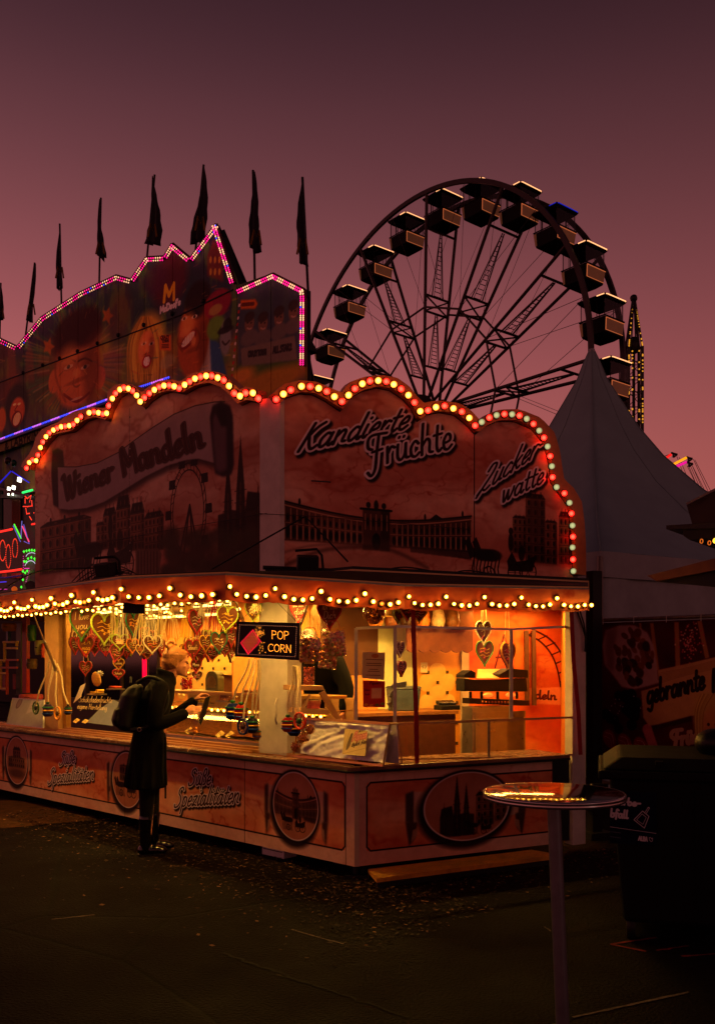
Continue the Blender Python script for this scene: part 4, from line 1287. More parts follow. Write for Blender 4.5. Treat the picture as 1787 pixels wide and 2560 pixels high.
capsL = [(22, 620), (38, 588), (57, 574), (77, 577), (88, 545), (102, 502), (116, 470), (134, 440), (153, 418), (176, 402), (197, 392), (220, 383), (242, 381), (266, 377), (289, 370), (311, 347), (333, 325), (380, 303), (407, 298), (433, 303), (458, 310), (480, 306), (492, 263), (513, 222), (532, 192), (556, 170), (579, 160), (604, 165), (629, 178), (652, 204), (697, 217), (672, 240), (725, 192), (753, 172), (780, 156), (808, 148), (838, 146), (866, 152), (895, 163), (926, 143), (955, 125), (985, 108), (1017, 98), (1049, 92), (1081, 92), (1115, 103), (1150, 117), (1180, 150), (1210, 192), (1242, 208), (1275, 190), (1316, 190), (1348, 222)]
capsR = [(92, 185), (126, 160), (160, 141), (210, 124), (250, 125), (290, 133), (327, 148), (363, 172), (398, 195), (429, 165), (458, 135), (493, 112), (528, 99), (567, 97), (604, 101), (639, 115), (673, 136), (707, 165), (735, 199), (762, 240), (798, 236), (835, 221), (875, 215), (916, 227), (955, 242), (990, 271), (1017, 307), (1048, 290), (1083, 270), (1117, 258), (1153, 253), (1189, 254), (1223, 260), (1257, 275), (1288, 299), (1315, 330), (1337, 363), (1354, 404), (1366, 449), (1374, 496), (1377, 547), (1396, 593), (1432, 622), (1456, 666), (1465, 716), (1470, 772), (1472, 824), (1470, 874), (1472, 930), (1474, 984)]
yL = LF.yaw + math.pi; yR = RF.yaw
pl_red = bpy.data.lights.new('glow_red', 'POINT'); pl_red.energy = .12; pl_red.color = (1, .06, .02); pl_red.shadow_soft_size = .03
for k, (x, y) in enumerate(capsL):
 t, z = LF.hit(*z3(x, y), SL - .06)
 o = piece('bulb', CAP[0 if k % 2 == 0 else 1], rimL, LF.P(t, SL - .055, z), (0, 0, yL))
for k, (x, y) in enumerate(capsR):
 t, z = RF.hit(*z4(x, y), SR - .06)
 if k < 26: c = 0 if k % 2 == 0 else 1
 else: c = 0 if k % 2 == 0 else 2
 o = piece('bulb', CAP[c], rimR, RF.P(t, SR - .055, z), (0, 0, yR))
t0, t1 = sorted((LF.hit(661, 1200, SL)[0], LF.hit(700, 1200, SL)[0]))
mb = MB()
pa, pb = LF.P(LTs[0][0] - .002, SL - .03, 0), RF.P(tr_min + .002, SR - .03, 0)
zt0 = LF.hit(660, 1000, SL)[1]
mb.prism([Vector((pb.x, pb.y, ZS)), Vector((pb.x, pb.y, zt0)), Vector((pa.x, pa.y, zt0)), Vector((pa.x, pa.y, ZS))], LF.n * .05)
mb.build('sign_post', M['white_post'], KI, bevel=.004)
mb = MB(); RF.slab(mb, tr_max - .0, tr_max + .10, SR + .05, SR + .12, ZS - .1, ZS + .9); mb.build('sign_post', M['alu_dark'], KI)
mb = MB()
mb.tube([LF.P(-.05, -.12, 2.30), LF.P(.15, -.35, 2.62), LF.P(.9, -.6, 2.28)], .007, 5)
mb.tube([LF.P(.4, -.05, 2.95), LF.P(.15, -.1, 2.90)], .006, 5)
mb.tube([LF.W(*z3(100, 1110), -.05), LF.W(*z3(800, 980), -.05), LF.W(*z3(1390, 878), -.05)], .003, 4)
mb.tube([RF.W(*z4(0, 715), SR - .05), RF.W(*z4(300, 730), SR - .05), RF.W(*z4(1000, 790), SR - .05)], .003, 4)
mb.build('guy_cable', M['black'], KI)
# ====== LED board
def led_sign():
 t0, t1 = .16, .0
 c = Vector((-.63, 5.99, 0))
 fr = Frame((c.x, c.y), (1, .12), 1)
 a = fr.hit(*z6(608, 712)); b = fr.hit(*z6(1120, 430))
 th = thing('led_sign', fr.P((a[0] + b[0]) / 2, 0, a[1]), 'black lit board reading POP CORN with a red dotted popcorn bag', 'light sign')
 cs = [fr.W(*z6(*q)) for q in ((600, 710), (1118, 740), (1122, 440), (618, 428))]
 mb = MB(); mb.prism(cs, fr.n * .035); mb.build('casing', mat('led_board_black', (12, 9, 9), .35, vary=0), th, bevel=.004)
 red, amb, wht = MB(), MB(), MB()
 def dot(m, x, y, r):
  p = fr.W(*z6(x, y), -.002)
  n = 6
  vs = [p + (fr.d * math.cos(k * 6.2832 / n) + Vector((0, 0, 1)) * math.sin(k * 6.2832 / n)) * r - fr.n * .001 for k in range(n)] + [p - fr.n * .004]
  m.add(vs, [(k, (k + 1) % n, n) for k in range(n)])
 def along(pts, step):
  L = [0]
  for i in range(len(pts) - 1): L.append(L[-1] + math.hypot(pts[i + 1][0] - pts[i][0], pts[i + 1][1] - pts[i][1]))
  k = max(1, int(L[-1] / step)); o = []
  for j in range(k + 1):
   d = L[-1] * j / k; i = min(next((q for q in range(len(L) - 1) if L[q + 1] >= d - 1e-6), len(L) - 2), len(L) - 2)
   f = (d - L[i]) / max(L[i + 1] - L[i], 1e-6); o.append((pts[i][0] + (pts[i + 1][0] - pts[i][0]) * f, pts[i][1] + (pts[i + 1][1] - pts[i][1]) * f))
  return o
 def led_text(s, p0, p1, top):
  st = place_text(s, (p0[0], -p0[1]), (p1[0], -p1[1]), (top[0], -top[1]), sharp=True)
  for q in st:
   for x, y in along(q, 9.5): dot(amb, x, -y, .0021)
 led_text('POP', (893, 566), (1038, 572), (893, 503))
 led_text('CORN', (864, 666), (1056, 678), (866, 608))
 for p in along([(640, 455), (1095, 470), (1085, 712), (622, 688), (640, 455)], 16): dot(wht, *p, .0013)
 for i in range(8):
  for j in range(9):
   x = 650 + i * 8.3 + j * 11.9; y = 600 - j * 12.5 + i * 12.5
   edge = i in (0, 7) or j in (0, 8)
   dot(red if edge or (i + j) % 2 else amb, x, y, .0024 if edge else .0017)
 rr = random.Random(5)
 for k in range(46):
  x, y = 795 + rr.gauss(0, 17), 520 + rr.gauss(0, 20)
  if y < 560: dot(amb, x, y, .0015)
 for x, y in ((815, 600), (835, 598), (800, 620), (822, 628), (806, 640), (795, 660), (820, 664), (800, 682), (845, 676), (826, 646)): dot(amb, x, y, .0020)
 o = amb.build('amber_dots', emis('led_amber', (255, 150, 40), 5.5), th); o['kind'] = 'stuff'
 o = red.build('red_dots', emis('led_red', (255, 20, 50), 8.0), th); o['kind'] = 'stuff'
 o = wht.build('border_dots', emis('led_border', (255, 160, 110), 2.0), th); o['kind'] = 'stuff'
 mb = MB()
 for x, y, x2, y2 in ((630, 428, 862, 240), (1100, 436, 905, 240)):
  mb.bar(fr.W(*z6(x, y), .01), fr.W(*z6(x2, y2), .05), .0022)
 mb.build('hanging_wire', M['black'], th)
led_sign()
# ====== gingerbread hearts
ck_mats = [mat('gingerbread', (104, 52, 24), .6, vary=.25, scale=30, bump=.15), mat('gingerbread_dark', (66, 30, 18), .6, vary=.3, scale=30)]
ice = {}
for k, c in dict(green=(58, 122, 44), lime=(176, 200, 60), red=(178, 26, 34), pink=(214, 60, 84), yellow=(236, 184, 50), orange=(230, 130, 40), white=(236, 226, 196), teal=(20, 112, 84), cream=(238, 214, 150)).items():
 ice[k] = mat('icing_' + k, c, .35, vary=.08, scale=40)
def heart_outline(w_, h_, n=28):
 o = []
 for k in range(n):
  t = 2 * math.pi * k / n
  x = 16 * math.sin(t) ** 3; y = 13 * math.cos(t) - 5 * math.cos(2 * t) - 2 * math.cos(3 * t) - math.cos(4 * t)
  o.append((x / 32 * w_, (y + 2.5) / 29 * h_))
 return o
def heart(u, v, pw, ph, col, label, s=0.05, yaw=0.0, text=None, fr=None, tcol='white', deco='pink', group=None, full_w=None, roll=0, paper=False):
 """pw, ph: size in the picture (zoom 3.206 px); a heart turned by yaw looks narrower by itself"""
 fr = fr or LF
 p = fr.W(u, v, s)
 k = p.y / F / 3.206 * 1.16
 h_ = ph * k; w_ = max(pw * k, h_ * .80) if yaw else pw * k
 th = thing('gingerbread_heart', p, label, 'gingerbread heart', group)
 M_ = Matrix.Rotation(roll, 3, 'Y')
 Rz = Matrix.Rotation(yaw, 3, 'Z')
 T = lambda q: p + Rz @ (M_ @ Vector(q))
 o = heart_outline(w_, h_)
 d = .012
 mb = MB(); mb.prism([T((x, -d, z)) for x, z in o][::-1], Rz @ (M_ @ Vector((0, 2 * d, 0))))
 ck = mb.build('cookie', ck_mats[0], th, bevel=.003)
 mb = MB(); n = max(26, int((w_ + h_) * 150))
 o2 = heart_outline(w_ * .93, h_ * .93, n)
 r0 = max(.0045, w_ * .048)
 mb.tube([T((x, -d - r0 * .3, z)) for x, z in o2], [r0 * (1 if k_ % 2 else .68) for k_ in range(n)], 5, closed=True)
 mb.build('icing_border', ice[col], th)
 if paper:
  mb = MB(); mb.box(T((0, -d - .004, h_ * .05)), (w_ * .4, .002, h_ * .26), rz=yaw); mb.build('price_tag', mat('paper_tag', (226, 196, 130), .7), th)
 elif text:
  mb = MB()
  lines = text if isinstance(text, (list, tuple)) else [text]
  nl = len(lines)
  for li_, tx in enumerate(lines):
   cz = h_ * (.22 - .26 * li_) if nl > 1 else h_ * .10
   ww = w_ * (.60 - .1 * li_)
   hh = h_ * (.22 if nl > 1 else .22)
   for q in place_text(tx, (-ww / 2, cz - hh * .4), (ww / 2, cz - hh * .3), (-ww / 2 + hh * .1, cz + hh * .6), k=3):
    if len(q) > 1: mb.tube([T((x, -d - .002, z)) for x, z in q], max(.0022, w_ * .014), 4)
  mb.build('icing_lettering', ice[tcol], th)
 mb = MB(); r_ = random.Random(int(u * 7 + v))
 for i in range(5 if not text else 4):
  x, z = (r_.random() - .5) * w_ * .4, -h_ * (.12 + .14 * r_.random()) if text else (r_.random() - .4) * h_ * .4
  mb.sphere(T((x, -d - .002, z)), (w_ * .05, w_ * .03, w_ * .05), 6, 4)
 mb.build('icing_flower', ice[deco], th)
 if not text:
  mb = MB()
  for i in range(3):
   zz = h_ * (.18 - .12 * i)
   mb.tube(smooth_line([tuple(T((-w_ * .25, -d - .002, zz))), tuple(T((-w_ * .08, -d - .002, zz + h_ * .04))), tuple(T((w_ * .08, -d - .002, zz - h_ * .03))), tuple(T((w_ * .25, -d - .002, zz + h_ * .02)))], 3), max(.002, w_ * .014), 4)
  mb.build('icing_scroll', ice[tcol], th)
 mb = MB(); ztop = 2.13
 for q in (-1, 1):
  mb.bar(T((q * w_ * .18, 0, h_ * .42)), Vector((p.x + q * .01, p.y, max(ztop, p.z + h_))), .0022)
 mb.build('ribbon', ice['cream'], th)
 return th
H5 = lambda x, y: z5(x, y)
def h5(x, y, *a, **k): u, v = z5(x, y); return heart(u, v, *a, **k)
def h6(x, y, *a, **k): u, v = z6(x, y); return heart(u, v, *a, **k)
h5(660, 520, 172, 250, 'green', 'large gingerbread heart with green piped border reading I love you', s=-.12, text=['I love', 'you'], tcol='cream', deco='yellow')
h5(835, 560, 118, 240, 'lime', 'tall heart with yellow-green border beside the I love you heart', s=-.10, yaw=.6, deco='yellow', tcol='yellow')
h5(1062, 520, 80, 184, 'teal', 'dark green edged heart hanging edge-on above the labelled one', s=-.08, yaw=1.0, tcol='yellow', deco='orange')
h5(695, 700, 116, 150, 'red', 'small heart with red and yellow border under the I love you heart', s=-.05, text=['Ich', 'mag'], tcol='yellow', deco='yellow')
h5(852, 708, 116, 124, 'red', 'red-edged heart with two lines of icing right of the green one', s=.02, text=['Alles', 'Gute'], tcol='cream')
h5(935, 752, 104, 134, 'pink', 'pink-edged heart hanging lowest in the middle bunch', s=-.05, roll=.2, tcol='cream')
h5(968, 662, 126, 120, 'lime', 'brown heart back with a cream paper tag stuck on it', s=-.04, paper=True)
h5(1066, 692, 88, 112, 'orange', 'small heart with smooth orange border and a green blossom', s=-.06, deco='teal', tcol='yellow')
h5(1126, 722, 60, 80, 'cream', 'little pale-edged heart just left of the round green bunch', s=-.03, tcol='yellow')
h5(1226, 682, 132, 140, 'white', 'heart with white and green rope border behind the woman\'s head', s=-.02, tcol='yellow', deco='red')
h5(690, 872, 90, 110, 'red', 'red-edged heart standing on the shelf beside the wrapped cookie', s=.25, tcol='cream')
h5(955, 838, 82, 84, 'yellow', 'yellow-edged small heart stacked above the red one', s=.10, text='Liebling', tcol='cream')
h5(953, 918, 88, 74, 'red', 'smallest red heart just above the brass shelf', s=.10, text='Schatz', tcol='cream')
h6(288, 440, 84, 190, 'red', 'narrow red-beaded heart turned sideways left of the pink ribbons', s=-.10, yaw=.9)
h6(540, 418, 156, 200, 'lime', 'big lime-bordered heart with yellow icing near the light board', s=-.15, tcol='yellow', deco='yellow', roll=.12)
h6(748, 352, 120, 170, 'lime', 'lime and yellow heart behind the light board\'s upper edge', s=.05, tcol='white', deco='yellow')
h6(266, 660, 112, 156, 'red', 'red-edged heart reading Schnucki beside the woman\'s face', s=-.12, text='Schnucki', tcol='cream')
h6(370, 610, 94, 130, 'yellow', 'heart with broad yellow border in the cluster by the light board', s=-.16, tcol='cream')
h6(476, 604, 122, 166, 'teal', 'heart with dark green border and white top in the same cluster', s=-.18, deco='white', tcol='cream')
h6(562, 560, 70, 150, 'red', 'red-edged heart seen nearly edge-on by the light board', s=-.08, yaw=1.0)
h6(292, 790, 76, 110, 'pink', 'pink-beaded heart low down behind the jar of red sweets', s=.15, text='Mama', tcol='white')
h6(300, 870, 84, 84, 'cream', 'white-beaded round heart lying on the brass shelf', s=.3, tcol='white')
heart(*z6(1110, 345), 120, 200, 'red', 'dark heart reading Du bist die Beste right of the white pillar', s=-.15, text=['Du bist', 'die', 'Beste'], tcol='white', fr=LF)
heart(*z6(1360, 372), 176, 240, 'red', 'large dark heart reading Ich liebe Dich with red beaded border', s=.0, fr=RF, text=['Ich liebe', 'Dich'], tcol='white', deco='white')
def hA(x, y, pw, ph, *a, **k): u, v = za(x, y); return heart(u, v, pw * 1.28, ph * 1.28, *a, fr=RF, **k)
hA(392, 270, 62, 120, 'red', 'red heart cut off by the valance left of the red webbing', s=.10, yaw=.5, tcol='white')
hA(335, 305, 50, 80, 'lime', 'small yellow-green heart above the aluminium frame', s=.3, yaw=.6, tcol='red')
hA(470, 292, 90, 110, 'yellow', 'golden heart glowing behind the film next to the red webbing', s=.25, tcol='white')
hA(872, 408, 90, 140, 'white', 'green and white edged heart above the roaster', s=.9, text=['Nr', '1'], tcol='cream')
hA(878, 540, 100, 150, 'green', 'green-edged heart full of yellow icing behind the roaster', s=1.0, tcol='yellow')
hA(1020, 550, 70, 150, 'yellow', 'yellow-iced heart turned aside behind the aluminium post', s=1.0, yaw=.7, tcol='white')
hA(346, 510, 40, 90, 'white', 'white-edged heart hanging just left of the red webbing', s=.5, yaw=.8, deco='red')
hA(356, 632, 46, 90, 'red', 'red-yellow heart below the white-edged one by the webbing', s=.5, yaw=.8, tcol='yellow')
back = [(600, 690, 60, 130, 'pile at far left of the row'), (760, 690, 90, 150, 'between the small red hearts'), (1010, 720, 90, 130, 'behind the orange one'), (1180, 740, 120, 100, 'under the white and green one'), (910, 640, 90, 120, 'above the pink-edged one')]
for i, (x, y, w_, h_, wh) in enumerate(back):
 h5(x, y, w_, h_, ('red', 'pink', 'red', 'orange', 'cream')[i], 'dark backed gingerbread heart ' + wh, s=.08, yaw=(1.1, .4, .8, .3, .9)[i])
back6 = [(330, 680, 110, 140, 'red', 'behind the yellow-bordered one'), (420, 690, 110, 120, 'orange', 'lowest of the cluster left of the light board'), (520, 650, 100, 110, 'red', 'half hidden by the light board'), (240, 620, 60, 120, 'cream', 'by the woman\'s forehead'), (600, 400, 50, 130, 'red', 'in shade above the light board')]
for i, (x, y, w_, h_, c, wh) in enumerate(back6):
 h6(x, y, w_, h_, c, 'dark backed gingerbread heart ' + wh, s=-.05, yaw=(.5, .2, .6, .9, 1.0)[i])
rb_ = random.Random(42)
src_ = None
for i in range(30):
 x, y = (rb_.uniform(590, 1290), rb_.uniform(610, 760)) if i < 16 else (rb_.uniform(900, 1290) if 0 else rb_.uniform(1480, 1900), rb_.uniform(600, 760))
 h5(x, y, 64 + rb_.random() * 30, 110 + rb_.random() * 30, ('red', 'orange', 'cream', 'pink', 'lime')[i % 5], 'brown gingerbread heart packed edge-on in the hanging bunches', s=.12 + .1 * rb_.random(), yaw=rb_.uniform(.9, 1.35), group='brown hearts packed in the bunches')
def ribbons(x, y, spread, ln, zf, col, label, s=-.05, fr=None, n=16):
 fr = fr or LF
 a = fr.W(*zf(x, y), s); k = a.y / F / 3.206
 th = thing('ribbon_bunch', a, label, 'ribbons')
 r_ = random.Random(int(x)); mb = MB()
 for i in range(n):
  dx = (r_.random() - .5) * 2 * spread * k; dl = ln * k * (.75 + .3 * r_.random())
  e = a + Vector((dx, (r_.random() - .5) * .05, -dl))
  mid = (a + e) / 2 + Vector((dx * .12, 0, -.01))
  mb.tube([a + Vector(((r_.random() - .5) * .02, 0, 0)), mid, e], .0021, 3, smooth=False)
 mb.sphere(a, (.022, .02, .018), 7, 5)
 mb.build('ribbon_strands', ice[col], th)
for x, y, sp, ln, c, lb in ((905, 370, 45, 290, 'cream', 'thin bunch of cream ribbons over the tagged heart'), (985, 400, 60, 260, 'white', 'pale ribbons between the lamps and the pink-edged heart'),
 (1130, 400, 70, 290, 'cream', 'loose straw-coloured ribbons over the orange-edged heart'), (1210, 360, 70, 290, 'white', 'full bunch of white ribbons behind the black hanging card'),
 (1285, 370, 60, 300, 'cream', 'straw ribbons straight above the woman\'s hair'), (1370, 350, 80, 330, 'cream', 'wide brownish fan of ribbons right of the woman\'s hair'),
 (1490, 330, 60, 360, 'yellow', 'bright yellow ribbons hanging by the scalloped edge'), (765, 400, 50, 260, 'pink', 'crimson ribbons between the two tall green-edged hearts')):
 ribbons(x, y, sp, ln, z5, c, lb)
for x, y, sp, ln, c, lb in ((440, 250, 70, 300, 'pink', 'crimson ribbon bunch above the yellow-bordered heart'), (330, 290, 30, 100, 'white', 'short white ribbon tuft beside the crimson bunch'),
 (235, 290, 60, 350, 'yellow', 'long yellow ribbons left of the red-beaded heart'), (520, 250, 50, 90, 'lime', 'green-yellow ribbons at the lime heart\'s top'), (770, 250, 60, 110, 'cream', 'ribbons over the lime heart by the pillar'),
 (1240, 280, 75, 250, 'cream', 'pale ribbons above the bags of coloured popcorn')):
 ribbons(x, y, sp, ln, z6, c, lb, s=-.1, n=20)
mb = MB(); LF.slab(mb, .3, 4.6, -.10, -.08, 2.14, 2.155); LF.slab(mb, .3, 4.6, .04, .06, 2.14, 2.155)
mb.build('hanging_rail', M['alu_dark'], KI)
th = thing('hanging_card', at(*z5(1075, 370), 6.15), 'small black card dangling from the bulb valance above the hearts', 'card')
mb = MB(); p = at(*z5(1075, 372), 6.15); mb.box(p, (.145, .006, .095), rz=.1, ry=.04); mb.build('card', M['black'], th)
mb = MB(); mb.bar(p + Vector((-.05, 0, .045)), p + Vector((-.05, .0, .085)), .0015); mb.bar(p + Vector((.05, 0, .045)), p + Vector((.05, 0, .085)), .0015); mb.build('string', M['black'], th)
# ====== glass counter case and what stands in it
def quad_film(mb, a, b, c, d, th=.003):
 n = (b - a).cross(d - a).normalized() * th
 mb.hexa([a, b, c, d, a + n, b + n, c + n, d + n])
ct0, ct1 = .78, 3.15
zsh = 1.275
CASE = thing('glass_case', LF.P(1.9, .3, .876), 'sloping glass counter case with brass shelf, chocolate heap and a row of bulbs', 'display case')
mb = MB(); LF.slab(mb, ct0, ct1, .42, .72, zsh, zsh + .028); mb.build('shelf', M['brass'], CASE, bevel=.003)
mb = MB(); LF.slab(mb, ct0, ct1, .18, .80, .876, .90); mb.build('base', M['steel'], CASE)
mb = MB(); LF.slab(mb, ct0, ct1, .80, .82, .88, zsh); mb.build('back_panel', M['wood'], CASE)
for q0, q1 in ((ct0 + .01, 1.55), (1.56, 2.35), (2.36, ct1 - .01)):
 mb = MB(); quad_film(mb, LF.P(q0, .20, .905), LF.P(q1, .20, .905), LF.P(q1, .415, zsh), LF.P(q0, .415, zsh))
 mb.build('pane', M['glass'], CASE)
mb = MB()
for t in (ct0, ct1): mb.bar(LF.P(t, .19, .90), LF.P(t, .41, zsh), .006); mb.bar(LF.P(t, .41, zsh - .1), LF.P(t, .8, zsh - .1), .005)
mb.bar(LF.P(ct0, .19, .905), LF.P(ct1, .19, .905), .008)
mb.build('case_edge', M['brass'], CASE)
def on_glass(u, v):
 """the sloping pane: z and s rise together"""
 s = .30
 for _ in range(6):
  t, z = LF.hit(u, v, s); s = .197 + (z - .905) / (zsh - .905) * .215
 return LF.P(t, s - .006, z)
mb = MB()
for tx, p0, p1, tp in (('Schokoladenfrüchte', (640, 1138), (905, 1146), (655, 1088)), ('eigene Herstellung', (625, 1190), (862, 1206), (640, 1145))):
 for q in place_text(tx, (p0[0], -p0[1]), (p1[0], -p1[1]), (tp[0] - 8, -tp[1]), k=3):
  mb.tube([on_glass(*z5(x, -y)) for x, y in q], .0017, 4)
mb.build('lettering', mat('cream_lettering', (240, 214, 160), .5, vary=0, emit=None), CASE)
mb = MB(); rr = random.Random(8)
nx_, ny_ = 70, 12
vs = []
for i in range(nx_ + 1):
 for j in range(ny_ + 1):
  t = ct0 + .05 + (ct1 - ct0 - .1) * i / nx_; s = .24 + .5 * j / ny_
  h = .915 + .13 * math.sin(math.pi * min(1, j / ny_ * .8 + .05)) * (.75 + .35 * math.sin(t * 9)) + rr.uniform(-.004, .004)
  vs.append(LF.P(t, s, h))
mb.add(vs, [(i * (ny_ + 1) + j, (i + 1) * (ny_ + 1) + j, (i + 1) * (ny_ + 1) + j + 1, i * (ny_ + 1) + j + 1) for i in range(nx_) for j in range(ny_)])
o = mb.build('chocolate_heap', mat('almond_brittle', (120, 66, 32), .85, vary=.65, scale=40, bump=.1, bscale=60, spec=.1), CASE); o['kind'] = 'stuff'
lr = MB(); LF.slab(lr, ct0 + .05, ct1 - .05, .55, .575, 1.13, 1.145)
lr = lr.build('lamp_rail', M['brass'], CASE)
for k in range(24):
 piece('bulb', bin_me, lr, LF.P(ct0 + .12 + k * .093, .53, 1.125), (-math.pi / 2, 0, 0))
def tagcard(x, y, w_, h_, rz=0, fr=LF, zf=z6, lb=''):
 p = on_glass(*zf(x, y)) + LF.n * .05
 k = p.y / F / 3.206
 th = thing('price_card', p, lb, 'price card')
 mb = MB(); mb.box(p, (w_ * k, .003, h_ * k), rz=LF.yaw + math.pi, rx=-.9, ry=rz); mb.build('card', mat('cream_card', (242, 208, 120), .5, vary=.05), th)
 mb = MB()
 for j in range(3):
  mb.box(p - LF.n * .004 + Vector((0, 0, (j - 1) * h_ * k * .2 + .002)), (w_ * k * .6, .001, h_ * k * .05), rz=LF.yaw + math.pi, rx=-.9, ry=rz)
 mb.build('print', M['black'], th)
tagcard(205, 1305, 50, 60, .5, lb='tilted price card in the brittle beside the woman\'s coat')
tagcard(452, 1336, 55, 66, .35, lb='left of two upright price cards in the chocolate heap')
tagcard(530, 1338, 52, 66, .35, lb='right of two upright price cards in the chocolate heap')
tagcard(585, 1290, 50, 44, .2, zf=z5, lb='yellow price card under the Schokoladenfrüchte lettering')
tagcard(655, 1295, 60, 40, .1, zf=z5, lb='yellow price card next to the chocolate bars by the window')
def tray(x, y, n, col, lb, zf=z6, w_=.16, s=.5, z=None):
 u, v = zf(x, y); t, zz = LF.hit(u, v, s); zz = z or zz
 th = thing('sweets_tray', LF.P(t, s, zz), lb, 'tray of sweets')
 mb = MB(); LF.slab(mb, t - w_ / 2, t + w_ / 2, s - .07, s + .07, zz - .012, zz); mb.build('tray', M['steel'], th)
 for k in range(n):
  mb = MB(); i, j = k % 4, k // 4
  mb.tube([LF.P(t - w_ / 2 + .02 + i * w_ / 4.4, s - .05, zz + .014 + j * .024), LF.P(t - w_ / 2 + .02 + i * w_ / 4.4 + .02, s + .05, zz + .014 + j * .024)], .012, 6)
  mb.build('sweet', mat('sweet_' + str(int(x)) + str(k), (np.array(col) * rr.uniform(.8, 1.1)).clip(0, 255), .3, vary=.2), th)
tray(540, 1062, 8, (230, 150, 110), 'tray of pink wrapped sweets above the case bulbs')
tray(350, 1080, 6, (240, 190, 70), 'tray of yellow sweets just right of the woman\'s hands')
tray(790 - 60, 1000, 4, (120, 60, 30), 'tray of brown pralines at the top of the case by the strap toys', w_=.12)
tray(780, 1072, 5, (220, 170, 60), 'glazed yellow fruit tray behind the lettered pane', zf=z5, w_=.18)
tray(930, 1030, 4, (190, 60, 40), 'red fruit tray left of the woman\'s backpack', zf=z5, w_=.14)
th = thing('paper_sheet', on_glass(*z5(620, 1080)), 'white sheet leaning inside the left end of the glass case', 'paper')
mb = MB(); a = [on_glass(*z5(*q)) + LF.n * .08 for q in ((640, 988), (600, 1100), (540, 1150), (600, 1010))]; mb.prism(a, LF.n * .002); mb.build('sheet', mat('white_paper', (216, 210, 214), .7, vary=.05), th)
th = thing('blue_board', on_glass(*z5(820, 1230)), 'pale blue-grey board lying aslant under the pane lettering', 'board')
mb = MB(); a = [on_glass(*z5(*q)) + LF.n * .06 for q in ((870, 1120), (960, 1160), (905, 1335), (655, 1305), (760, 1200))]; mb.prism(a, LF.n * .003); mb.build('board', mat('pale_blue_board', (128, 136, 160), .5, vary=.12), th)
def jar(p, r, h, col, lb, n=60, lid=True):
 th = thing('sweets_jar', p, lb, 'jar')
 mb = MB(); mb.lathe(p, [(r * .96, .001), (r, .01), (r, h * .9), (r * .8, h), (r * .8, h + .01)], 20); mb.build('glass', M['glass'], th)
 mb = MB(); r_ = random.Random(int(p.x * 100))
 rb = r * .16
 for k in range(n * 2):
  a = r_.random() * 6.283; q = (r - rb - .002) * (1 if k % 3 else math.sqrt(r_.random())); z = rb + r_.random() * (h * .84 - rb)
  mb.sphere(p + Vector((math.cos(a) * q, math.sin(a) * q, z)), rb, 6, 4)
 o = mb.build('sweets', mat('sweets_' + str(int(p.x * 1000)), col, .25, vary=.3, scale=40), th); o['kind'] = 'stuff'
 if lid:
  mb = MB(); mb.lathe(p, [(0, h + .035), (r * .82, h + .035), (r * .84, h + .006), (r * .5, h + .002)], 20); mb.build('lid', M['brass'], th)
zs_ = zsh + .028
def on_shelf(x, zf=z6, s=.55):
 t, _ = LF.hit(zf(x, 900)[0], 1700, s); return LF.P(t, s, zs_)
jar(on_shelf(218, s=.60), .055, .14, (190, 24, 30), 'glass jar of red sweets on the brass shelf before the woman\'s face')
th = thing('shop_scale', on_shelf(440, s=.62), 'rounded grey-green shop scale on the brass shelf', 'scale')
p = on_shelf(440, s=.62)
mb = MB(); o_ = [(-.10, 0), (.10, 0), (.10, .12), (.08, .165), (.04, .19), (-.04, .19), (-.08, .165), (-.10, .12)]
mb.prism([p + LF.d * (-x) + Vector((0, 0, z)) - LF.n * .04 for x, z in o_], LF.n * .09); mb.build('housing', mat('scale_green', (108, 104, 66), .4), th, bevel=.008)
mb = MB(); o_ = [(.075 * math.cos(a), .06 + .085 * math.sin(a)) for a in np.linspace(.0, math.pi, 12)]
mb.prism([p + LF.d * (-x) + Vector((0, 0, z)) - LF.n * .044 for x, z in [(-.075, .03), (.075, .03)][::-1] + o_], LF.n * .003); mb.build('dial', mat('scale_face', (150, 120, 70), .4), th)
th = thing('cardboard_box', on_shelf(610, s=.6), 'open brown cardboard box on the shelf left of the pillar', 'box')
p = on_shelf(610, s=.6)
mb = MB(); LF2 = LF
t_ = LF.tz(p)[0]
LF.slab(mb, t_ - .13, t_ + .13, .56, .57, zs_, zs_ + .14); LF.slab(mb, t_ - .13, t_ - .12, .571, .70, zs_, zs_ + .14); LF.slab(mb, t_ + .12, t_ + .13, .571, .70, zs_, zs_ + .14); LF.slab(mb, t_ - .12, t_ + .12, .571, .70, zs_, zs_ + .01)
mb.build('box_walls', mat('cardboard', (176, 122, 66), .75, vary=.12), th)
mb = MB(); mb.prism([LF.P(t_ - .13, .559, zs_ + .14), LF.P(t_ + .13, .559, zs_ + .14), LF.P(t_ + .12, .50, zs_ + .155), LF.P(t_ - .11, .50, zs_ + .155)], Vector((0, 0, .004))); mb.build('flap', mat('cardboard_flap', (190, 136, 76), .75), th)
th = thing('flat_tray', on_shelf(340, s=.48), 'flat steel tray near the front edge of the brass shelf', 'tray')
mb = MB(); p = on_shelf(340, s=.48); t_ = LF.tz(p)[0]; LF.slab(mb, t_ - .14, t_ + .12, .43, .53, zs_, zs_ + .008); mb.build('plate', M['steel'], th, bevel=.003)
th = thing('wrapped_cookie', on_shelf(775, z5, .5), 'round cookie in clear wrap with a silvery rosette on the shelf', 'cookie')
p = on_shelf(775, z5, .5) + Vector((0, 0, .085))
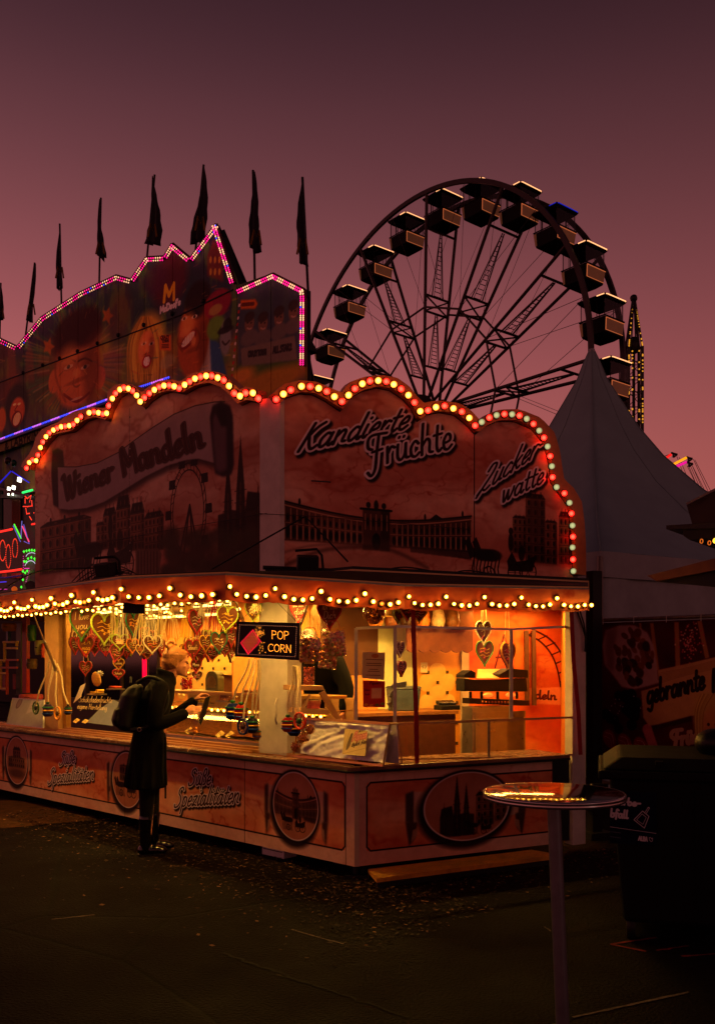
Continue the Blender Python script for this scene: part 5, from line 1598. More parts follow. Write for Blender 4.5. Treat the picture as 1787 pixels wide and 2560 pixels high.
mb = MB(); mb.lathe(p, [(0, -.014), (.078, -.012), (.084, 0), (.078, .012), (0, .016)], 24, Matrix.Rotation(LF.yaw, 3, 'Z') @ Matrix.Rotation(math.pi / 2 - .15, 3, 'X')); mb.build('cookie', mat('pale_cookie', (226, 170, 84), .5, vary=.25, scale=40, bump=.4), th)
mb = MB(); c = p + Vector((.05, -.02, .06))
for k in range(9):
 a = k * .698; mb.tube([c, c + Vector((.035 * math.cos(a), -.02, .035 * math.sin(a))), c + Vector((.02 * math.cos(a + .5), -.03, .02 * math.sin(a + .5)))], .006, 4)
mb.build('rosette', mat('silver_ribbon', (210, 210, 214), .25, .5), th)
# ====== struts under the flap
def strut(a, b, lb=''):
 mb = MB(); mb.bar(a, a + (b - a) * .55, .016, 8); mb.build('gas_strut', M['alu'], KI)
 mb = MB(); mb.bar(a + (b - a) * .5, b, .009, 8); mb.build('strut_rod', M['steel'], KI)
p0 = LF.W(*z5(458, 900), -.02)
strut(p0, LF.W(*z5(265, 425), -.75))
strut(LF.P(.86, .02, 1.62) if 0 else LF.W(*z6(668, 425), .0), LF.W(*z6(598, 245), -.4))
strut(LF.W(*z6(1128, 445), .02), LF.W(*z6(1198, 250), -.3))
# ====== strap toys
strap_m = mat('dotted_strap', (240, 206, 160), .5, vary=.4, scale=160)
def wheel_toy(p, r, col, lb, fr, straps, hub=None, kind='wheel', tilt=0):
 r *= 1.15
 th = thing('strap_toy', p, lb, 'hanging toy')
 Mx = Matrix.Rotation(fr.yaw + tilt, 3, 'Z') @ Matrix.Rotation(math.pi / 2, 3, 'X')
 m = mat('toy_' + str(len(SEEN_LABELS)), col, .3, vary=.1)
 if kind == 'wheel':
  mb = MB(); mb.tube([p + Mx @ Vector((r * .9 * math.cos(a), r * .9 * math.sin(a), 0)) for a in np.linspace(0, 6.2832, 21)[:-1]], r * .14, 6, closed=True); mb.build('rim', m, th)
  for k in range(9):
   mb = MB(); a = k * .698; mb.bar(p + Mx @ Vector((r * .3 * math.cos(a), r * .3 * math.sin(a), 0)), p + Mx @ Vector((r * .85 * math.cos(a), r * .85 * math.sin(a), 0)), r * .055, 5); mb.build('spoke', m, th)
  mb = MB(); mb.lathe(p, [(0, -.012), (r * .34, -.01), (r * .34, .01), (0, .014)], 12, Mx); mb.build('hub', mat('toy_hub' + str(len(SEEN_LABELS)), hub or (30, 26, 24), .4), th)
 elif kind == 'lantern':
  mb = MB(); mb.loft([(p + Vector((0, 0, -r)), r * .55, r * .4), (p + Vector((0, 0, -r * .7)), r * .85, r * .55), (p + Vector((0, 0, r * .6)), r * .85, r * .55), (p + Vector((0, 0, r)), r * .5, r * .35)], 10); mb.build('body', m, th)
  for k in range(3):
   mb = MB(); mb.tube([p + Vector((r * .9 * math.cos(a), r * .6 * math.sin(a), (-.5 + .5 * k) * r)) for a in np.linspace(0, 6.2832, 13)[:-1]], r * .1, 5, closed=True); mb.build('band', mat('toy_band' + str(k) + str(len(SEEN_LABELS)), ((20, 60, 150), (230, 170, 40), (20, 110, 60))[k], .3), th)
  mb = MB(); mb.sphere(p + Vector((0, 0, r * 1.2)), (r * .35, r * .3, r * .25), 8, 5); mb.build('cap', mat('toy_cap' + str(len(SEEN_LABELS)), hub or (30, 110, 40), .3), th)
 for a in straps:
  mb = MB(); n = 6
  A_ = Vector(a); B_ = p + Vector((0, 0, r * (.2 if kind == 'wheel' else 1.2)))
  mb.tube([A_ + (B_ - A_) * (k / n) + Vector((.012 * math.sin(k * 1.1), 0, 0)) for k in range(n + 1)], .009, 5); mb.build('strap', strap_m, th)
LP = lambda x, y, s, zf=z5: LF.W(*zf(x, y), s)
top5 = LP(430, 790, -.06)
k_ = LP(430, 790, -.06).y / F / 3.206
wheel_toy(LP(290, 1185, -.02), 48 * k_, (58, 96, 30), 'green spoked wheel toy hanging at the outermost left', LF, [LP(400, 800, -.06)])
wheel_toy(LP(386, 1205, -.03), 44 * k_, (40, 26, 70), 'dark blue banded toy between the green and yellow wheels', LF, [LP(425, 790, -.06), LP(432, 800, -.06)], kind='lantern', hub=(30, 60, 30))
wheel_toy(LP(464, 1230, -.05), 48 * k_, (232, 152, 40), 'yellow-orange spoked wheel toy beside the left post', LF, [LP(440, 800, -.06)], hub=(90, 60, 20))
wheel_toy(LP(548, 1205, -.03), 30 * k_, (30, 20, 24), 'slim dark toy with green edge right of the yellow wheel', LF, [LP(460, 830, -.06)], kind='lantern', hub=(24, 24, 28))
k6 = LP(660, 1200, -.12, z6).y / F / 3.206
LQ = lambda x, y, s=-.12: LF.W(*z6(x, y), s)
wheel_toy(LQ(585, 1150), 58 * k6, (24, 40, 120), 'blue and red lantern toy at the left of the central bunch', LF, [LQ(720, 722)], kind='lantern')
wheel_toy(LQ(650, 1160, -.15), 54 * k6, (170, 26, 24), 'red lantern toy with golden band in the central bunch', LF, [LQ(745, 722)], kind='lantern', hub=(40, 120, 50))
wheel_toy(LQ(664, 1272, -.18), 58 * k6, (16, 34, 110), 'dark blue spoked wheel toy lowest in the central bunch', LF, [LQ(765, 730)], hub=(60, 20, 20))
wheel_toy(LQ(740, 1262, -.10), 50 * k6, (30, 24, 50), 'dark purple lantern toy against the white pillar', LF, [LQ(785, 735), LQ(792, 735)], kind='lantern')
wheel_toy(LQ(775, 1330, -.06), 34 * k6, (150, 90, 20), 'small amber toy at the foot of the central bunch', LF, [LQ(795, 740)], kind='lantern', hub=(120, 30, 20))
wheel_toy(LQ(1025, 1255, -.10), 48 * k6, (150, 14, 26), 'crimson lantern toy right of the white pillar', LF, [LQ(1068, 785)], kind='lantern', hub=(30, 100, 40))
wheel_toy(LQ(1075, 1285, -.06), 50 * k6, (22, 26, 60), 'navy toy behind the orange wheel right of the pillar', LF, [LQ(1080, 785)], kind='lantern', hub=(20, 70, 40))
wheel_toy(LQ(1120, 1225, -.16), 58 * k6, (226, 64, 30), 'orange-red spoked wheel toy right of the pillar', LF, [LQ(1092, 785), LQ(1110, 785)], hub=(36, 90, 50))
# ====== bags of coloured popcorn
bag_m = glass_film('bag_film', (255, 244, 224), amount=.12, rough=.15, crinkle=.15)
pc = [mat('popcorn_' + n_, c, .6, vary=.1) for n_, c in (('cream', (252, 226, 170)), ('pink', (236, 150, 130)), ('green', (160, 176, 90)), ('brown', (190, 120, 70)))]
def popcorn_bag(cx_, cy_, wd, hg, rot, lb, Y=6.45):
 c = at(*zp(cx_, cy_), Y); k = Y / F / 5.468
 w_, h_ = wd * k, hg * k
 th = thing('popcorn_bag', c, lb, 'bag of popcorn')
 Mr = Matrix.Rotation(rot, 3, 'Y')
 mb = MB(); r_ = random.Random(int(cx_))
 for i in range(260):
  a, b, d = r_.uniform(-.46, .46), r_.uniform(-.46, .36), r_.uniform(-.5, .5)
  mb.mi = r_.choice((0, 0, 0, 1, 1, 2, 3))
  e = .0105 * r_.uniform(.7, 1.2)
  mb.sphere(c + Mr @ Vector((a * w_, d * w_ * .42, b * h_)), (e, e, e * r_.uniform(.7, 1.2)), 5, 4)
 o = mb.build('popcorn', pc, th); o['kind'] = 'stuff'
 mb = MB(); rs_ = []
 for z, kx, ky in ((-.5, .86, .5), (-.47, .98, .85), (0, 1.02, 1.0), (.38, 1.0, .9), (.5, .96, .12)):
  rs_.append([c + Mr @ Vector((w_ * .5 * kx * x, w_ * .24 * ky * y, z * h_)) for x, y in ((-1, -.6), (-.85, -1), (.85, -1), (1, -.6), (1, .6), (.85, 1), (-.85, 1), (-1, .6))])
 for i in range(len(rs_) - 1):
  mb.add(rs_[i] + rs_[i + 1], [(j, (j + 1) % 8, 8 + (j + 1) % 8, 8 + j) for j in range(8)], True)
 mb.build('bag', bag_m, th)
 mb = MB(); mb.tube(smooth_line([tuple(c + Mr @ Vector((-.3 * w_, 0, .49 * h_))), tuple(c + Mr @ Vector((-.2 * w_, 0, .72 * h_))), tuple(c + Mr @ Vector((.2 * w_, 0, .72 * h_))), tuple(c + Mr @ Vector((.3 * w_, 0, .49 * h_)))], 5), .0025, 5)
 mb.bar(c + Mr @ Vector((0, 0, .7 * h_)), Vector((c.x, c.y, 2.13)), .002)
 mb.build('carry_cord', ice['red'], th)
popcorn_bag(412, 772, 300, 390, -.02, 'bag of coloured popcorn touching the light board', 6.42)
popcorn_bag(745, 690, 300, 400, -.09, 'highest bag of coloured popcorn, on the right of the three', 6.40)
popcorn_bag(660, 870, 250, 370, .12, 'lowest bag of popcorn hanging between and behind two others', 6.58)
# ====== popcorn box on the corner
PB = thing('popcorn_box', LF.P(.2, .05, .829), 'tilted glazed box of bagged popcorn with a yellow card on the counter corner', 'display box')
bl, br_, tr_, tl_ = LF.W(*z6(1068, 1505), -.03), LF.W(*za(245, 1238), -.03), LF.W(*za(288, 978), .10), LF.W(*z6(1125, 1205), .10)
def edge(mb, a, b, r=.011): mb.bar(a, b, r)
mb = MB()
for a, b in ((bl, br_), (br_, tr_), (tr_, tl_), (tl_, bl)): edge(mb, a, b)
mb.build('front_frame', M['brass'], PB)
dep = LF.n * .16
bl2, br2, tr2, tl2 = [p + LF.n * .2 for p in (bl, br_)] + [tr_ + LF.n * .08, tl_ + LF.n * .08]
mb = MB()
for a, b in ((br_, br2), (br2, tr2), (tr2, tr_), (tl_, tl2), (tl2, tr2), (bl, bl2), (bl2, tl2)): edge(mb, a, b, .008)
mb.build('rear_frame', M['wood'], PB)
mb = MB(); quad_film(mb, *[p + LF.n * .006 for p in (bl, br_, tr_, tl_)]); mb.build('pane', M['glass'], PB)
rr = random.Random(9)
bagm = mat('popcorn_in_film', (250, 244, 250), .3, vary=.16, scale=30, spec=.8)
from mathutils import noise
mb = MB(); nx_, nz_ = 60, 24; vs = []
for i in range(nx_ + 1):
 for j in range(nz_ + 1):
  f, g = .03 + .94 * i / nx_, .05 + .88 * j / nz_
  p = (bl * (1 - f) + br_ * f) * (1 - g) + (tl_ * (1 - f) + tr_ * f) * g
  e = noise.noise(Vector((i * .16 - j * .20, j * .16, 3))) * .030 + noise.noise(Vector((i * .5, j * .5, 9))) * .010
  vs.append(p + LF.n * (.045 + e))
mb.add(vs, [(i * (nz_ + 1) + j, (i + 1) * (nz_ + 1) + j, (i + 1) * (nz_ + 1) + j + 1, i * (nz_ + 1) + j + 1) for i in range(nx_) for j in range(nz_)], True)
mb.build('popcorn_packs', bagm, PB)['kind'] = 'stuff'
mb = MB(); quad_film(mb, *[p + LF.n * .17 for p in (bl, br_)], *[p + LF.n * .075 for p in (tr_, tl_)]); mb.build('back_panel', mat('case_back', (206, 196, 196), .5), PB)
cvP = Canvas(0, 0, 1, .78, 260, (232, 210, 140))
cvP.lettering(place_text('knackiges', (.42, .56), (.93, .55), (.44, .70)), .028, [(0, (90, 70, 60), 1, (0, 0), 0)])
cvP.lettering(place_text('Popcorn', (.24, .34), (.97, .33), (.27, .56)), .045, [(.018, (210, 110, 100), 1, (0, 0), 0), (-.004, (240, 170, 150), 1, (0, 0), 0)])
cvP.lettering(place_text('täglich frisch', (.28, .16), (.92, .16), (.30, .28)), .024, [(0, (90, 70, 60), 1, (0, 0), 0)])
cvP.ell((.14, .52), .05, .06, (90, 76, 66), .8); cvP.poly([(.08, .48), (.2, .48), (.22, .2), (.16, .1), (.09, .1), (.06, .25)], (100, 84, 72), .8, 2)
cvP.line([(.01, .01), (.99, .01), (.99, .77), (.01, .77), (.01, .01)], .012, (180, 150, 90))
q = [za(-3, 1165), za(138, 1178), za(152, 1020), za(12, 1005)]
fo = (tl_ - bl)
def on_box(u, v):
 s = .03
 for _ in range(6):
  t, z = LF.hit(u, v, s); s = -.03 + (z - bl.z) / (tl_.z - bl.z) * .13
 return LF.P(t, s - .012, z)
cc = [on_box(*z) for z in q]
mb = MB(); mb.prism(cc, LF.n * .004)
o0, ox, oy = cc[0], cc[1] - cc[0], cc[3] - cc[0]
mb.uv = lambda p: ((p - o0).dot(ox) / ox.dot(ox), (p - o0).dot(oy) / oy.dot(oy))
mb.build('popcorn_card', print_mat('popcorn_card_print', cvP), PB)
mb = MB(); mb.bar(cc[0] + (cc[1] - cc[0]) * .6, cc[0] + (cc[1] - cc[0]) * .6 - Vector((0, 0, .05)), .006); mb.build('card_foot', M['white_post'], PB)
for i, (x, y, r) in enumerate(((1200, 1290, 40), (1150, 1360, 46), (1090, 1430, 40))):
 p = LF.W(*z6(x, y), -.06)
 kk = p.y / F / 3.206
 th = thing('nut_bag', p, ('small bag of caramel nuts hanging at the top left of the popcorn box', 'middle bag of caramel nuts by the popcorn box edge', 'lowest bag of caramel nuts by the pillar foot')[i], 'bag of nuts')
 mb = MB(); r_ = random.Random(i)
 for j in range(60):
  v_ = Vector((r_.gauss(0, .4), r_.gauss(0, .3), r_.gauss(0, .45))); v_ *= r * kk * .9 / max(1, v_.length)
  mb.sphere(p + v_, .009, 5, 4)
 o = mb.build('nuts', mat('caramel_nuts' + str(i), (176, 104, 44), .3, vary=.3), th); o['kind'] = 'stuff'
 mb = MB(); mb.sphere(p, (r * kk * 1.1, r * kk * .8, r * kk * 1.15), 10, 7); mb.build('bag', bag_m, th)
 mb = MB(); mb.bar(p + Vector((0, 0, r * kk)), p + Vector((0, 0, r * kk + .05)), .003); mb.build('tie', ice['red'], th)
# ====== aluminium frame, film and webbing on the short side
def rb(mb, a, b, r=.014, s=.0, s2=None):
 mb.bar(RF.W(*za(*a), s), RF.W(*za(*b), s if s2 is None else s2), r)
AF = thing('display_frame', RF.P(.9, .1, .829), 'aluminium framed sneeze guard on the short counter behind clear film', 'glass screen')
for a, b, s in (((75, 378), (75, 960), .30), ((318, 362), (318, 985), .12), ((1045, 385), (1045, 960), .12)):
 mb = MB(); rb(mb, a, b, .018, s); mb.build('upright', M['alu'], AF)
mb = MB(); rb(mb, (75, 378), (318, 368), .014, .30, .12); rb(mb, (318, 366), (1045, 384), .013, .12); rb(mb, (1045, 384), (1425, 366), .012, .12); mb.build('top_rail', M['alu'], AF)
mb = MB(); rb(mb, (300, 978), (905, 955), .012, .03); rb(mb, (905, 955), (1445, 935), .012, .03); mb.build('middle_rail', M['wood'], AF)
for x, y0, y1 in ((330, 985, 1205), (905, 955, 1188)):
 mb = MB(); rb(mb, (x, y0), (x, y1), .013, .03); mb.build('lower_post', M['alu_dark'], AF)
mb = MB(); rb(mb, (330, 1200), (905, 1186), .009, .03); rb(mb, (905, 1186), (1470, 1166), .009, .03); mb.build('bottom_rail', M['wood'], AF)
mb = MB(); quad_film(mb, *[RF.W(*za(*q), .034) for q in ((335, 1198), (895, 1184), (895, 962), (335, 985))], .003); mb.build('pane', M['glass'], AF)
mb = MB(); quad_film(mb, *[RF.W(*za(*q), .034) for q in ((915, 1184), (1440, 1166), (1440, 942), (915, 960))], .003); mb.build('pane', M['glass'], AF)
mb = MB(); quad_film(mb, *[RF.W(*za(*q), .12) for q in ((325, 975), (1038, 955), (1038, 392), (325, 374))], .003); mb.build('pane', M['glass'], AF)
FM = thing('clear_film', RF.P(.9, -.05, .9), 'crinkled clear plastic sheet hung from the valance over the short side', 'plastic sheet')
mb = MB(); nx_, nz_ = 26, 16
vs = []
rr = random.Random(2)
for i in range(nx_ + 1):
 for j in range(nz_ + 1):
  x = 425 + (1425 - 425) * i / nx_
  f = j / nz_
  s = -.10 + .085 * (1 - f) ** .7 + .010 * math.sin(x * .03 + f * 7) + .006 * math.sin(x * .09 - f * 11)
  y = 245 * f + (1 - f) * (1238 - (x - 455) * .068) if f < 1 else 245
  vs.append(RF.W(*za(x + 25 * (1 - f), y), s - .01))
mb.add(vs, [(i * (nz_ + 1) + j, (i + 1) * (nz_ + 1) + j, (i + 1) * (nz_ + 1) + j + 1, i * (nz_ + 1) + j + 1) for i in range(nx_) for j in range(nz_)], True)
mb.build('sheet', M['film'], FM)
for pts, w_, nm in (([(430, 240), (440, 600), (450, 900), (456, 1245)], .038, 0), ([(1420, 248), (1436, 600), (1465, 900), (1478, 1170)], .042, 1)):
 mb = MB(); vs = []
 for i, (x, y) in enumerate(pts):
  s = -.10 + .075 * i / 3
  a = RF.W(*za(x, y), s - .014)
  for q, dd in ((-1, 0), (1, 0), (1, .002), (-1, .002)): vs.append(a + RF.d * q * w_ / 2 - RF.n * dd)
 fs = [(4 * i + k, 4 * i + (k + 1) % 4, 4 * i + 4 + (k + 1) % 4, 4 * i + 4 + k) for i in range(3) for k in range(4)]
 mb.add(vs, fs); mb.build('red_webbing', M['redtape'], FM)
th = thing('cable_loop', RF.P(2.0, 0, 1.6), 'black straps dangling beside the end post under the last bulbs', 'strap')
mb = MB(); mb.tube([RF.W(*za(*q), .0) for q in ((1455, 262), (1480, 330), (1508, 430), (1508, 525))], .007, 5); mb.tube([RF.W(*za(*q), -.01) for q in ((1472, 258), (1500, 350), (1512, 440), (1506, 520))], .007, 5); mb.build('strap', M['blackrub'], th)
def notice(q, fr, s, cvq, name, lb, cat='notice'):
 a = [fr.W(*za(*p), s) for p in q]
 th = thing(name, (a[0] + a[2]) / 2, lb, cat)
 mb = MB(); mb.prism(a, fr.n * .002)
 o0, ox, oy = a[0], a[1] - a[0], a[3] - a[0]
 mb.uv = lambda p: ((p - o0).dot(ox) / ox.dot(ox), (p - o0).dot(oy) / oy.dot(oy))
 mb.build('sheet', print_mat(name + str(len(SEEN_LABELS)), cvq, .6), th)
cn = Canvas(0, 0, .8, 1, 220, (214, 178, 148))
cn.ell((.42, .86), .13, .08, (190, 90, 60), .8)
for k in range(9):
 L = (.6, .0, .52, .56, .0, .3, .4, .0, .5)[k]
 if L: cn.line([(.4 - L / 2, .72 - k * .075), (.4 + L / 2, .72 - k * .075)], .028, (110, 60, 50), .8)
notice(((112, 690), (250, 700), (258, 530), (116, 525)), RF, .285, cn, 'paper_notice', 'cream printed notice taped to the glass above the red popcorn sheet')
cn = Canvas(0, 0, .8, 1, 240, (196, 44, 26))
cn.lettering(place_text('Popcorn', (.2, .84), (.62, .84), (.22, .95)), .022, [(0, (90, 20, 20), 1, (0, 0), 0)])
cn.lettering(place_text('Kleine', (.03, .60), (.22, .60), (.04, .68)), .014, [(0, (110, 20, 20), 1, (0, 0), 0)])
cn.lettering(place_text('Große', (.03, .44), (.22, .44), (.04, .52)), .014, [(0, (110, 20, 20), 1, (0, 0), 0)])
cn.poly([(.28, .3), (.66, .3), (.66, .7), (.28, .7)], (250, 190, 150), .95, 5)
for x, y, c in ((.1, .08, (230, 150, 30)), (.3, .05, (220, 120, 30)), (.5, .06, (110, 120, 40)), (.7, .09, (120, 140, 50))): cn.ell((x, y), .07, .05, c, .9)
notice(((120, 870), (256, 872), (256, 708), (118, 704)), RF, .285, cn, 'popcorn_sheet', 'red popcorn price sheet taped to the glass below the cream notice')
cn = Canvas(0, 0, .8, 1, 160, (240, 214, 156))
cn.lettering(place_text('57', (.16, .36), (.68, .36), (.16, .66), sharp=True), .05, [(0, (60, 40, 30), 1, (0, 0), 0)])
notice(((478, 655), (522, 655), (522, 592), (480, 592)), RF, RB - .03, cn, 'number_plate', 'small pale plate reading 57 fixed to the diamond tiles')
RO = thing('almond_roaster', RF.W(*za(950, 860), 1.0), 'black almond roaster with bright hood on the steel cabinet', 'roaster')
R1 = lambda x, y, s=1.0: RF.W(*za(x, y), s)
mb = MB(); mb.prism([R1(752, 772), R1(1150, 775), R1(1140, 690), R1(985, 700), R1(820, 700), R1(752, 690)][::1], RF.n * .14); mb.build('pan_housing', M['black'], RO, bevel=.006)
mb = MB(); mb.prism([R1(752, 688), R1(822, 688), R1(822, 655), R1(795, 640), R1(752, 668)], RF.n * .14); mb.prism([R1(972, 688), R1(1150, 688), R1(1150, 640), R1(1040, 628), R1(972, 668)], RF.n * .14); mb.build('side_guard', M['black'], RO)
mb = MB(); mb.prism([R1(832, 690, .99), R1(968, 690, .99), R1(1008, 632, 1.3), R1(838, 632, 1.3)], RF.n * .01); mb.build('hood', mat('cream_hood', (236, 176, 90), .35, .3), RO)  # hood in one even cream colour
mb = MB(); mb.prism([R1(785, 815, .98), R1(1160, 830, .98), R1(1160, 862, .98), R1(1100, 862, .98), R1(1030, 860, .98), R1(785, 850, .98)], RF.n * .12); mb.build('burner_base', mat('burner', (40, 24, 18), .4, .4), RO)
for k in range(9):
 mb = MB(); p = R1(866 + k * 20, 840, .975); mb.lathe(p, [(0, -.003), (.010, -.002), (.010, .003), (0, .004)], 8, Matrix.Rotation(RF.yaw, 3, 'Z') @ Matrix.Rotation(math.pi / 2, 3, 'X')); mb.build('burner_hole', mat('brass_hole', (190, 110, 40), .3, .6), RO)
for x in (790, 860, 960, 1080):
 mb = MB(); mb.bar(R1(x, 775, 1.1), R1(x, 820, 1.1), .014, 6); mb.build('leg', M['black'], RO)
for x in (900, 1040):
 mb = MB(); mb.sphere(R1(x, 795, .97), (.05, .03, .022), 8, 5); mb.build('flame_window', emis('gas_flame' + str(x), (255, 120, 40), 1.2), RO)
SC = thing('steel_cabinet', RF.P(1.4, 1.0, .36), 'stainless steel cabinet under the roaster', 'cabinet')
ta, tb = RF.hit(*za(800, 900), .95)[0], RF.hit(*za(1430, 900), .95)[0]
zc = RF.hit(*za(950, 866), .95)[1]
mb = MB(); RF.slab(mb, ta, min(tb, 2.08), .95, 1.12, .361, zc); mb.build('cabinet_body', M['steel'], SC, bevel=.006)
mb = MB(); RF.slab(mb, ta + .03, (ta + tb) / 2 - .01, .94, .949, .42, zc - .05); mb.build('door', M['steel'], SC)
mb = MB(); RF.slab(mb, (ta + tb) / 2 + .01, 2.04, .94, .949, .42, zc - .05); mb.build('door', M['steel'], SC)
WT = thing('work_counter', RF.P(.5, 1.3, .36), 'low dark wooden worktop in front of the diamond tiles', 'worktop')
wa, wb = RF.hit(*za(60, 900), 1.35)[0], RF.hit(*za(715, 900), 1.35)[0]
zw_ = RF.hit(*za(480, 900), 1.35)[1]
mb = MB(); RF.slab(mb, wa, wb, 1.35, 1.9, zw_ - .03, zw_); mb.build('worktop', mat('worktop_brown', (150, 96, 50), .3), WT)
mb = MB(); RF.slab(mb, wa + .02, wb - .02, 1.37, 1.88, .361, zw_ - .031); mb.build('body', mat('worktop_body', (90, 46, 24), .5), WT)
p = RF.W(*za(388, 880), 1.5)
th = thing('plastic_tub', Vector((p.x, p.y, zw_)), 'grey-blue plastic tub with a dark cloth on the low worktop', 'tub')
mb = MB(); t_ = RF.tz(p)[0]
P8 = lambda k, z: [RF.P(t_ + k * a, 1.55 + k * b * .8, z) for a, b in ((-.14, -.1), (.14, -.1), (.14, .1), (-.14, .1))]
mb.hexa(P8(.9, zw_) + P8(1.05, zw_ + .21)); mb.build('tub', mat('blue_grey_plastic', (70, 82, 92), .35), th, bevel=.01)
mb = MB(); mb.hexa(P8(1.1, zw_ + .212) + P8(.95, zw_ + .235)); mb.build('lid', mat('tub_lid', (44, 50, 60), .4), th)
mb = MB(); n = 10
vs = [RF.P(t_ - .17 - .02 * math.sin(j * 2.1), 1.45 + .012 * j, zw_ + .26 - .028 * j + .01 * math.sin(j * 3)) for j in range(n)] + [RF.P(t_ - .03 + .01 * math.sin(j), 1.44 + .012 * j, zw_ + .28 - .024 * j) for j in range(n)]
mb.add(vs, [(j, j + 1, n + j + 1, n + j) for j in range(n - 1)]); o = mb.build('cloth', mat('checked_cloth', (86, 88, 104), .8, vary=.5, scale=60), th); sm_ = o.modifiers.new('th', 'SOLIDIFY'); sm_.thickness = .006
p = RF.W(*za(655, 890), 1.5); t_ = RF.tz(p)[0]
th = thing('cash_till', Vector((p.x, p.y, zw_)), 'flat black till standing before the diamond tiles', 'till')
mb = MB(); RF.slab(mb, t_ - .11, t_ + .10, 1.45, 1.6, zw_, zw_ + .045); mb.build('base', M['black'], th, bevel=.006)
mb = MB(); mb.box(RF.P(t_, 1.55, zw_ + .065), (.19, .08, .03), rz=RF.yaw, rx=.3); mb.build('display', mat('till_top', (40, 36, 34), .25), th, bevel=.004)
p = RF.W(*za(188, 285), .30); kk = p.y / F / 2.505
th = thing('caramel_bag', p, 'round clear bag of amber caramel popcorn on top of the aluminium frame', 'bag of popcorn')
mb = MB(); r_ = random.Random(12)
for j in range(170):
 a = r_.random() * 6.283; c = r_.uniform(-1, .8); q = math.sqrt(max(0, 1 - c * c)) * r_.uniform(.55, .95)
 mb.sphere(p + Vector((math.cos(a) * q * 66 * kk, math.sin(a) * q * 50 * kk, c * 62 * kk)), .011, 5, 4)
o = mb.build('popcorn', mat('caramel', (150, 70, 22), .3, vary=.4, scale=50), th); o['kind'] = 'stuff'
mb = MB(); mb.sphere(p, (74 * kk, 56 * kk, 68 * kk), 16, 10); mb.build('bag', bag_m, th)
mb = MB(); mb.bar(p + Vector((0, 0, 66 * kk)), p + Vector((0, 0, 100 * kk)), .004); mb.build('tie', ice['red'], th)
p = RF.W(*za(295, 262), .55); kk = p.y / F / 2.505
th = thing('lamp_shade', p, 'cream cone lamp shade beside the amber popcorn bag', 'lamp')
mb = MB(); mb.lathe(p, [(50 * kk, -40 * kk), (30 * kk, 20 * kk), (14 * kk, 45 * kk)], 18); mb.lathe(p, [(47 * kk, -40 * kk), (27 * kk, 20 * kk)], 18); mb.build('shade', mat('paper_shade', (240, 196, 110), .6), th)
mb = MB(); mb.sphere(p + Vector((0, 0, -10 * kk)), .03, 8, 6); mb.build('bulb', M['bulb_in'], th)
rr = random.Random(6)
mb = MB(); RF.slab(mb, tr(1150, 1.7) - .1, 2.09, 1.45, 1.9, 1.90, 1.92); mb.build('upper_shelf', M['brownwood'], KI)
for i in range(6):
 t_ = 1.02 + i * .17
 if t_ > 2.0: break
 th = thing('packed_bag', RF.P(t_, 1.6, 1.921), ('crumpled amber', 'flat brown', 'dark folded', 'shiny orange', 'pale crumpled', 'brown folded')[i] + ' bag on the upper shelf, number %s from the cream door frame' % ('one', 'two', 'three', 'four', 'five', 'six')[i], 'bag')
 mb = MB(); mb.loft([(RF.P(t_, 1.6, 1.921), .06, .06, .3), (RF.P(t_, 1.6, 1.97), .075, .07, .5), (RF.P(t_ + .01, 1.6, 2.04), .06, .05, .1), (RF.P(t_, 1.6, 2.10), .05, .015, .2)], 9)
 mb.build('bag', mat('packed_bag' + str(i), ((200, 120, 50), (120, 66, 30), (60, 34, 24), (230, 120, 40), (214, 180, 130), (130, 80, 40))[i], .3, vary=.4, scale=30, bump=.5), th)
 mb = MB(); mb.bar(RF.P(t_ - .03, 1.6, 2.08), RF.P(t_ + .03, 1.6, 2.08), .004); mb.build('clip', M['black'], th)
TS = thing('wooden_trestle', LF.P(.3, .5, .829), 'pale wooden display trestle right of the white pillar', 'stand')
Z = lambda x, y, s=.55: RF.W(*zp(x, y), s)
mb = MB(); mb.prism([Z(190, 1345), Z(612, 1345), Z(585, 1280), Z(190, 1275)], RF.n * .22); mb.build('top_board', M['wood'], TS, bevel=.003)
mb = MB(); mb.prism([Z(545, 1385), Z(615, 1352), Z(825, 1725), Z(770, 1735)], RF.n * .03); mb.build('leg', M['wood'], TS)
mb = MB(); mb.prism([Z(300, 1600), Z(410, 1400), Z(425, 1415), Z(330, 1610)], RF.n * .03); mb.build('leg', M['wood'], TS)
mb = MB(); mb.prism([Z(280, 1660), Z(680, 1680), Z(660, 1605), Z(300, 1590)], RF.n * .24); mb.build('lower_board', M['wood'], TS)
for i in range(4):
 th = thing('snack_pack', Z(460, 1580 - i * 26, .6), ('bottom', 'second', 'third', 'topmost')[i] + ' pink flat packet in the pile under the wooden trestle', 'packet')
 mb = MB(); c = Z(455 + i * 4, 1578 - i * 27, .62); mb.box(c, (.085, .07, .016), rz=RF.yaw + .1 * i); mb.build('packet', mat('pink_packet' + str(i), (232, 110 + 10 * i, 92), .4), th, bevel=.004)
 mb = MB(); mb.box(c + Vector((0, 0, .0085)), (.05, .04, .001), rz=RF.yaw + .1 * i); mb.build('sticker', ice['cream'], th)
pj = Z(395, 1272, .62)
jar(pj, .046, .165, (170, 66, 34), 'tall jar of red-brown sugared balls on the wooden trestle', n=90)
PBd = thing('price_board', LF.W(*z5(200, 1230), .1), 'tilted white price board on the counter left of the outer post', 'board')
q = [LF.W(*z5(60, 1312), .05), LF.W(*z5(352, 1345), .05), LF.W(*z5(362, 1122), .16), LF.W(*z5(108, 1108), .16)]
cn = Canvas(0, 0, 1.3, .8, 160, (176, 172, 168))
cn.ell((.17, .55), .09, .16, (110, 84, 90), .8, .1); cn.ell((.17, .55), .06, .12, (150, 130, 130), .8, .1)
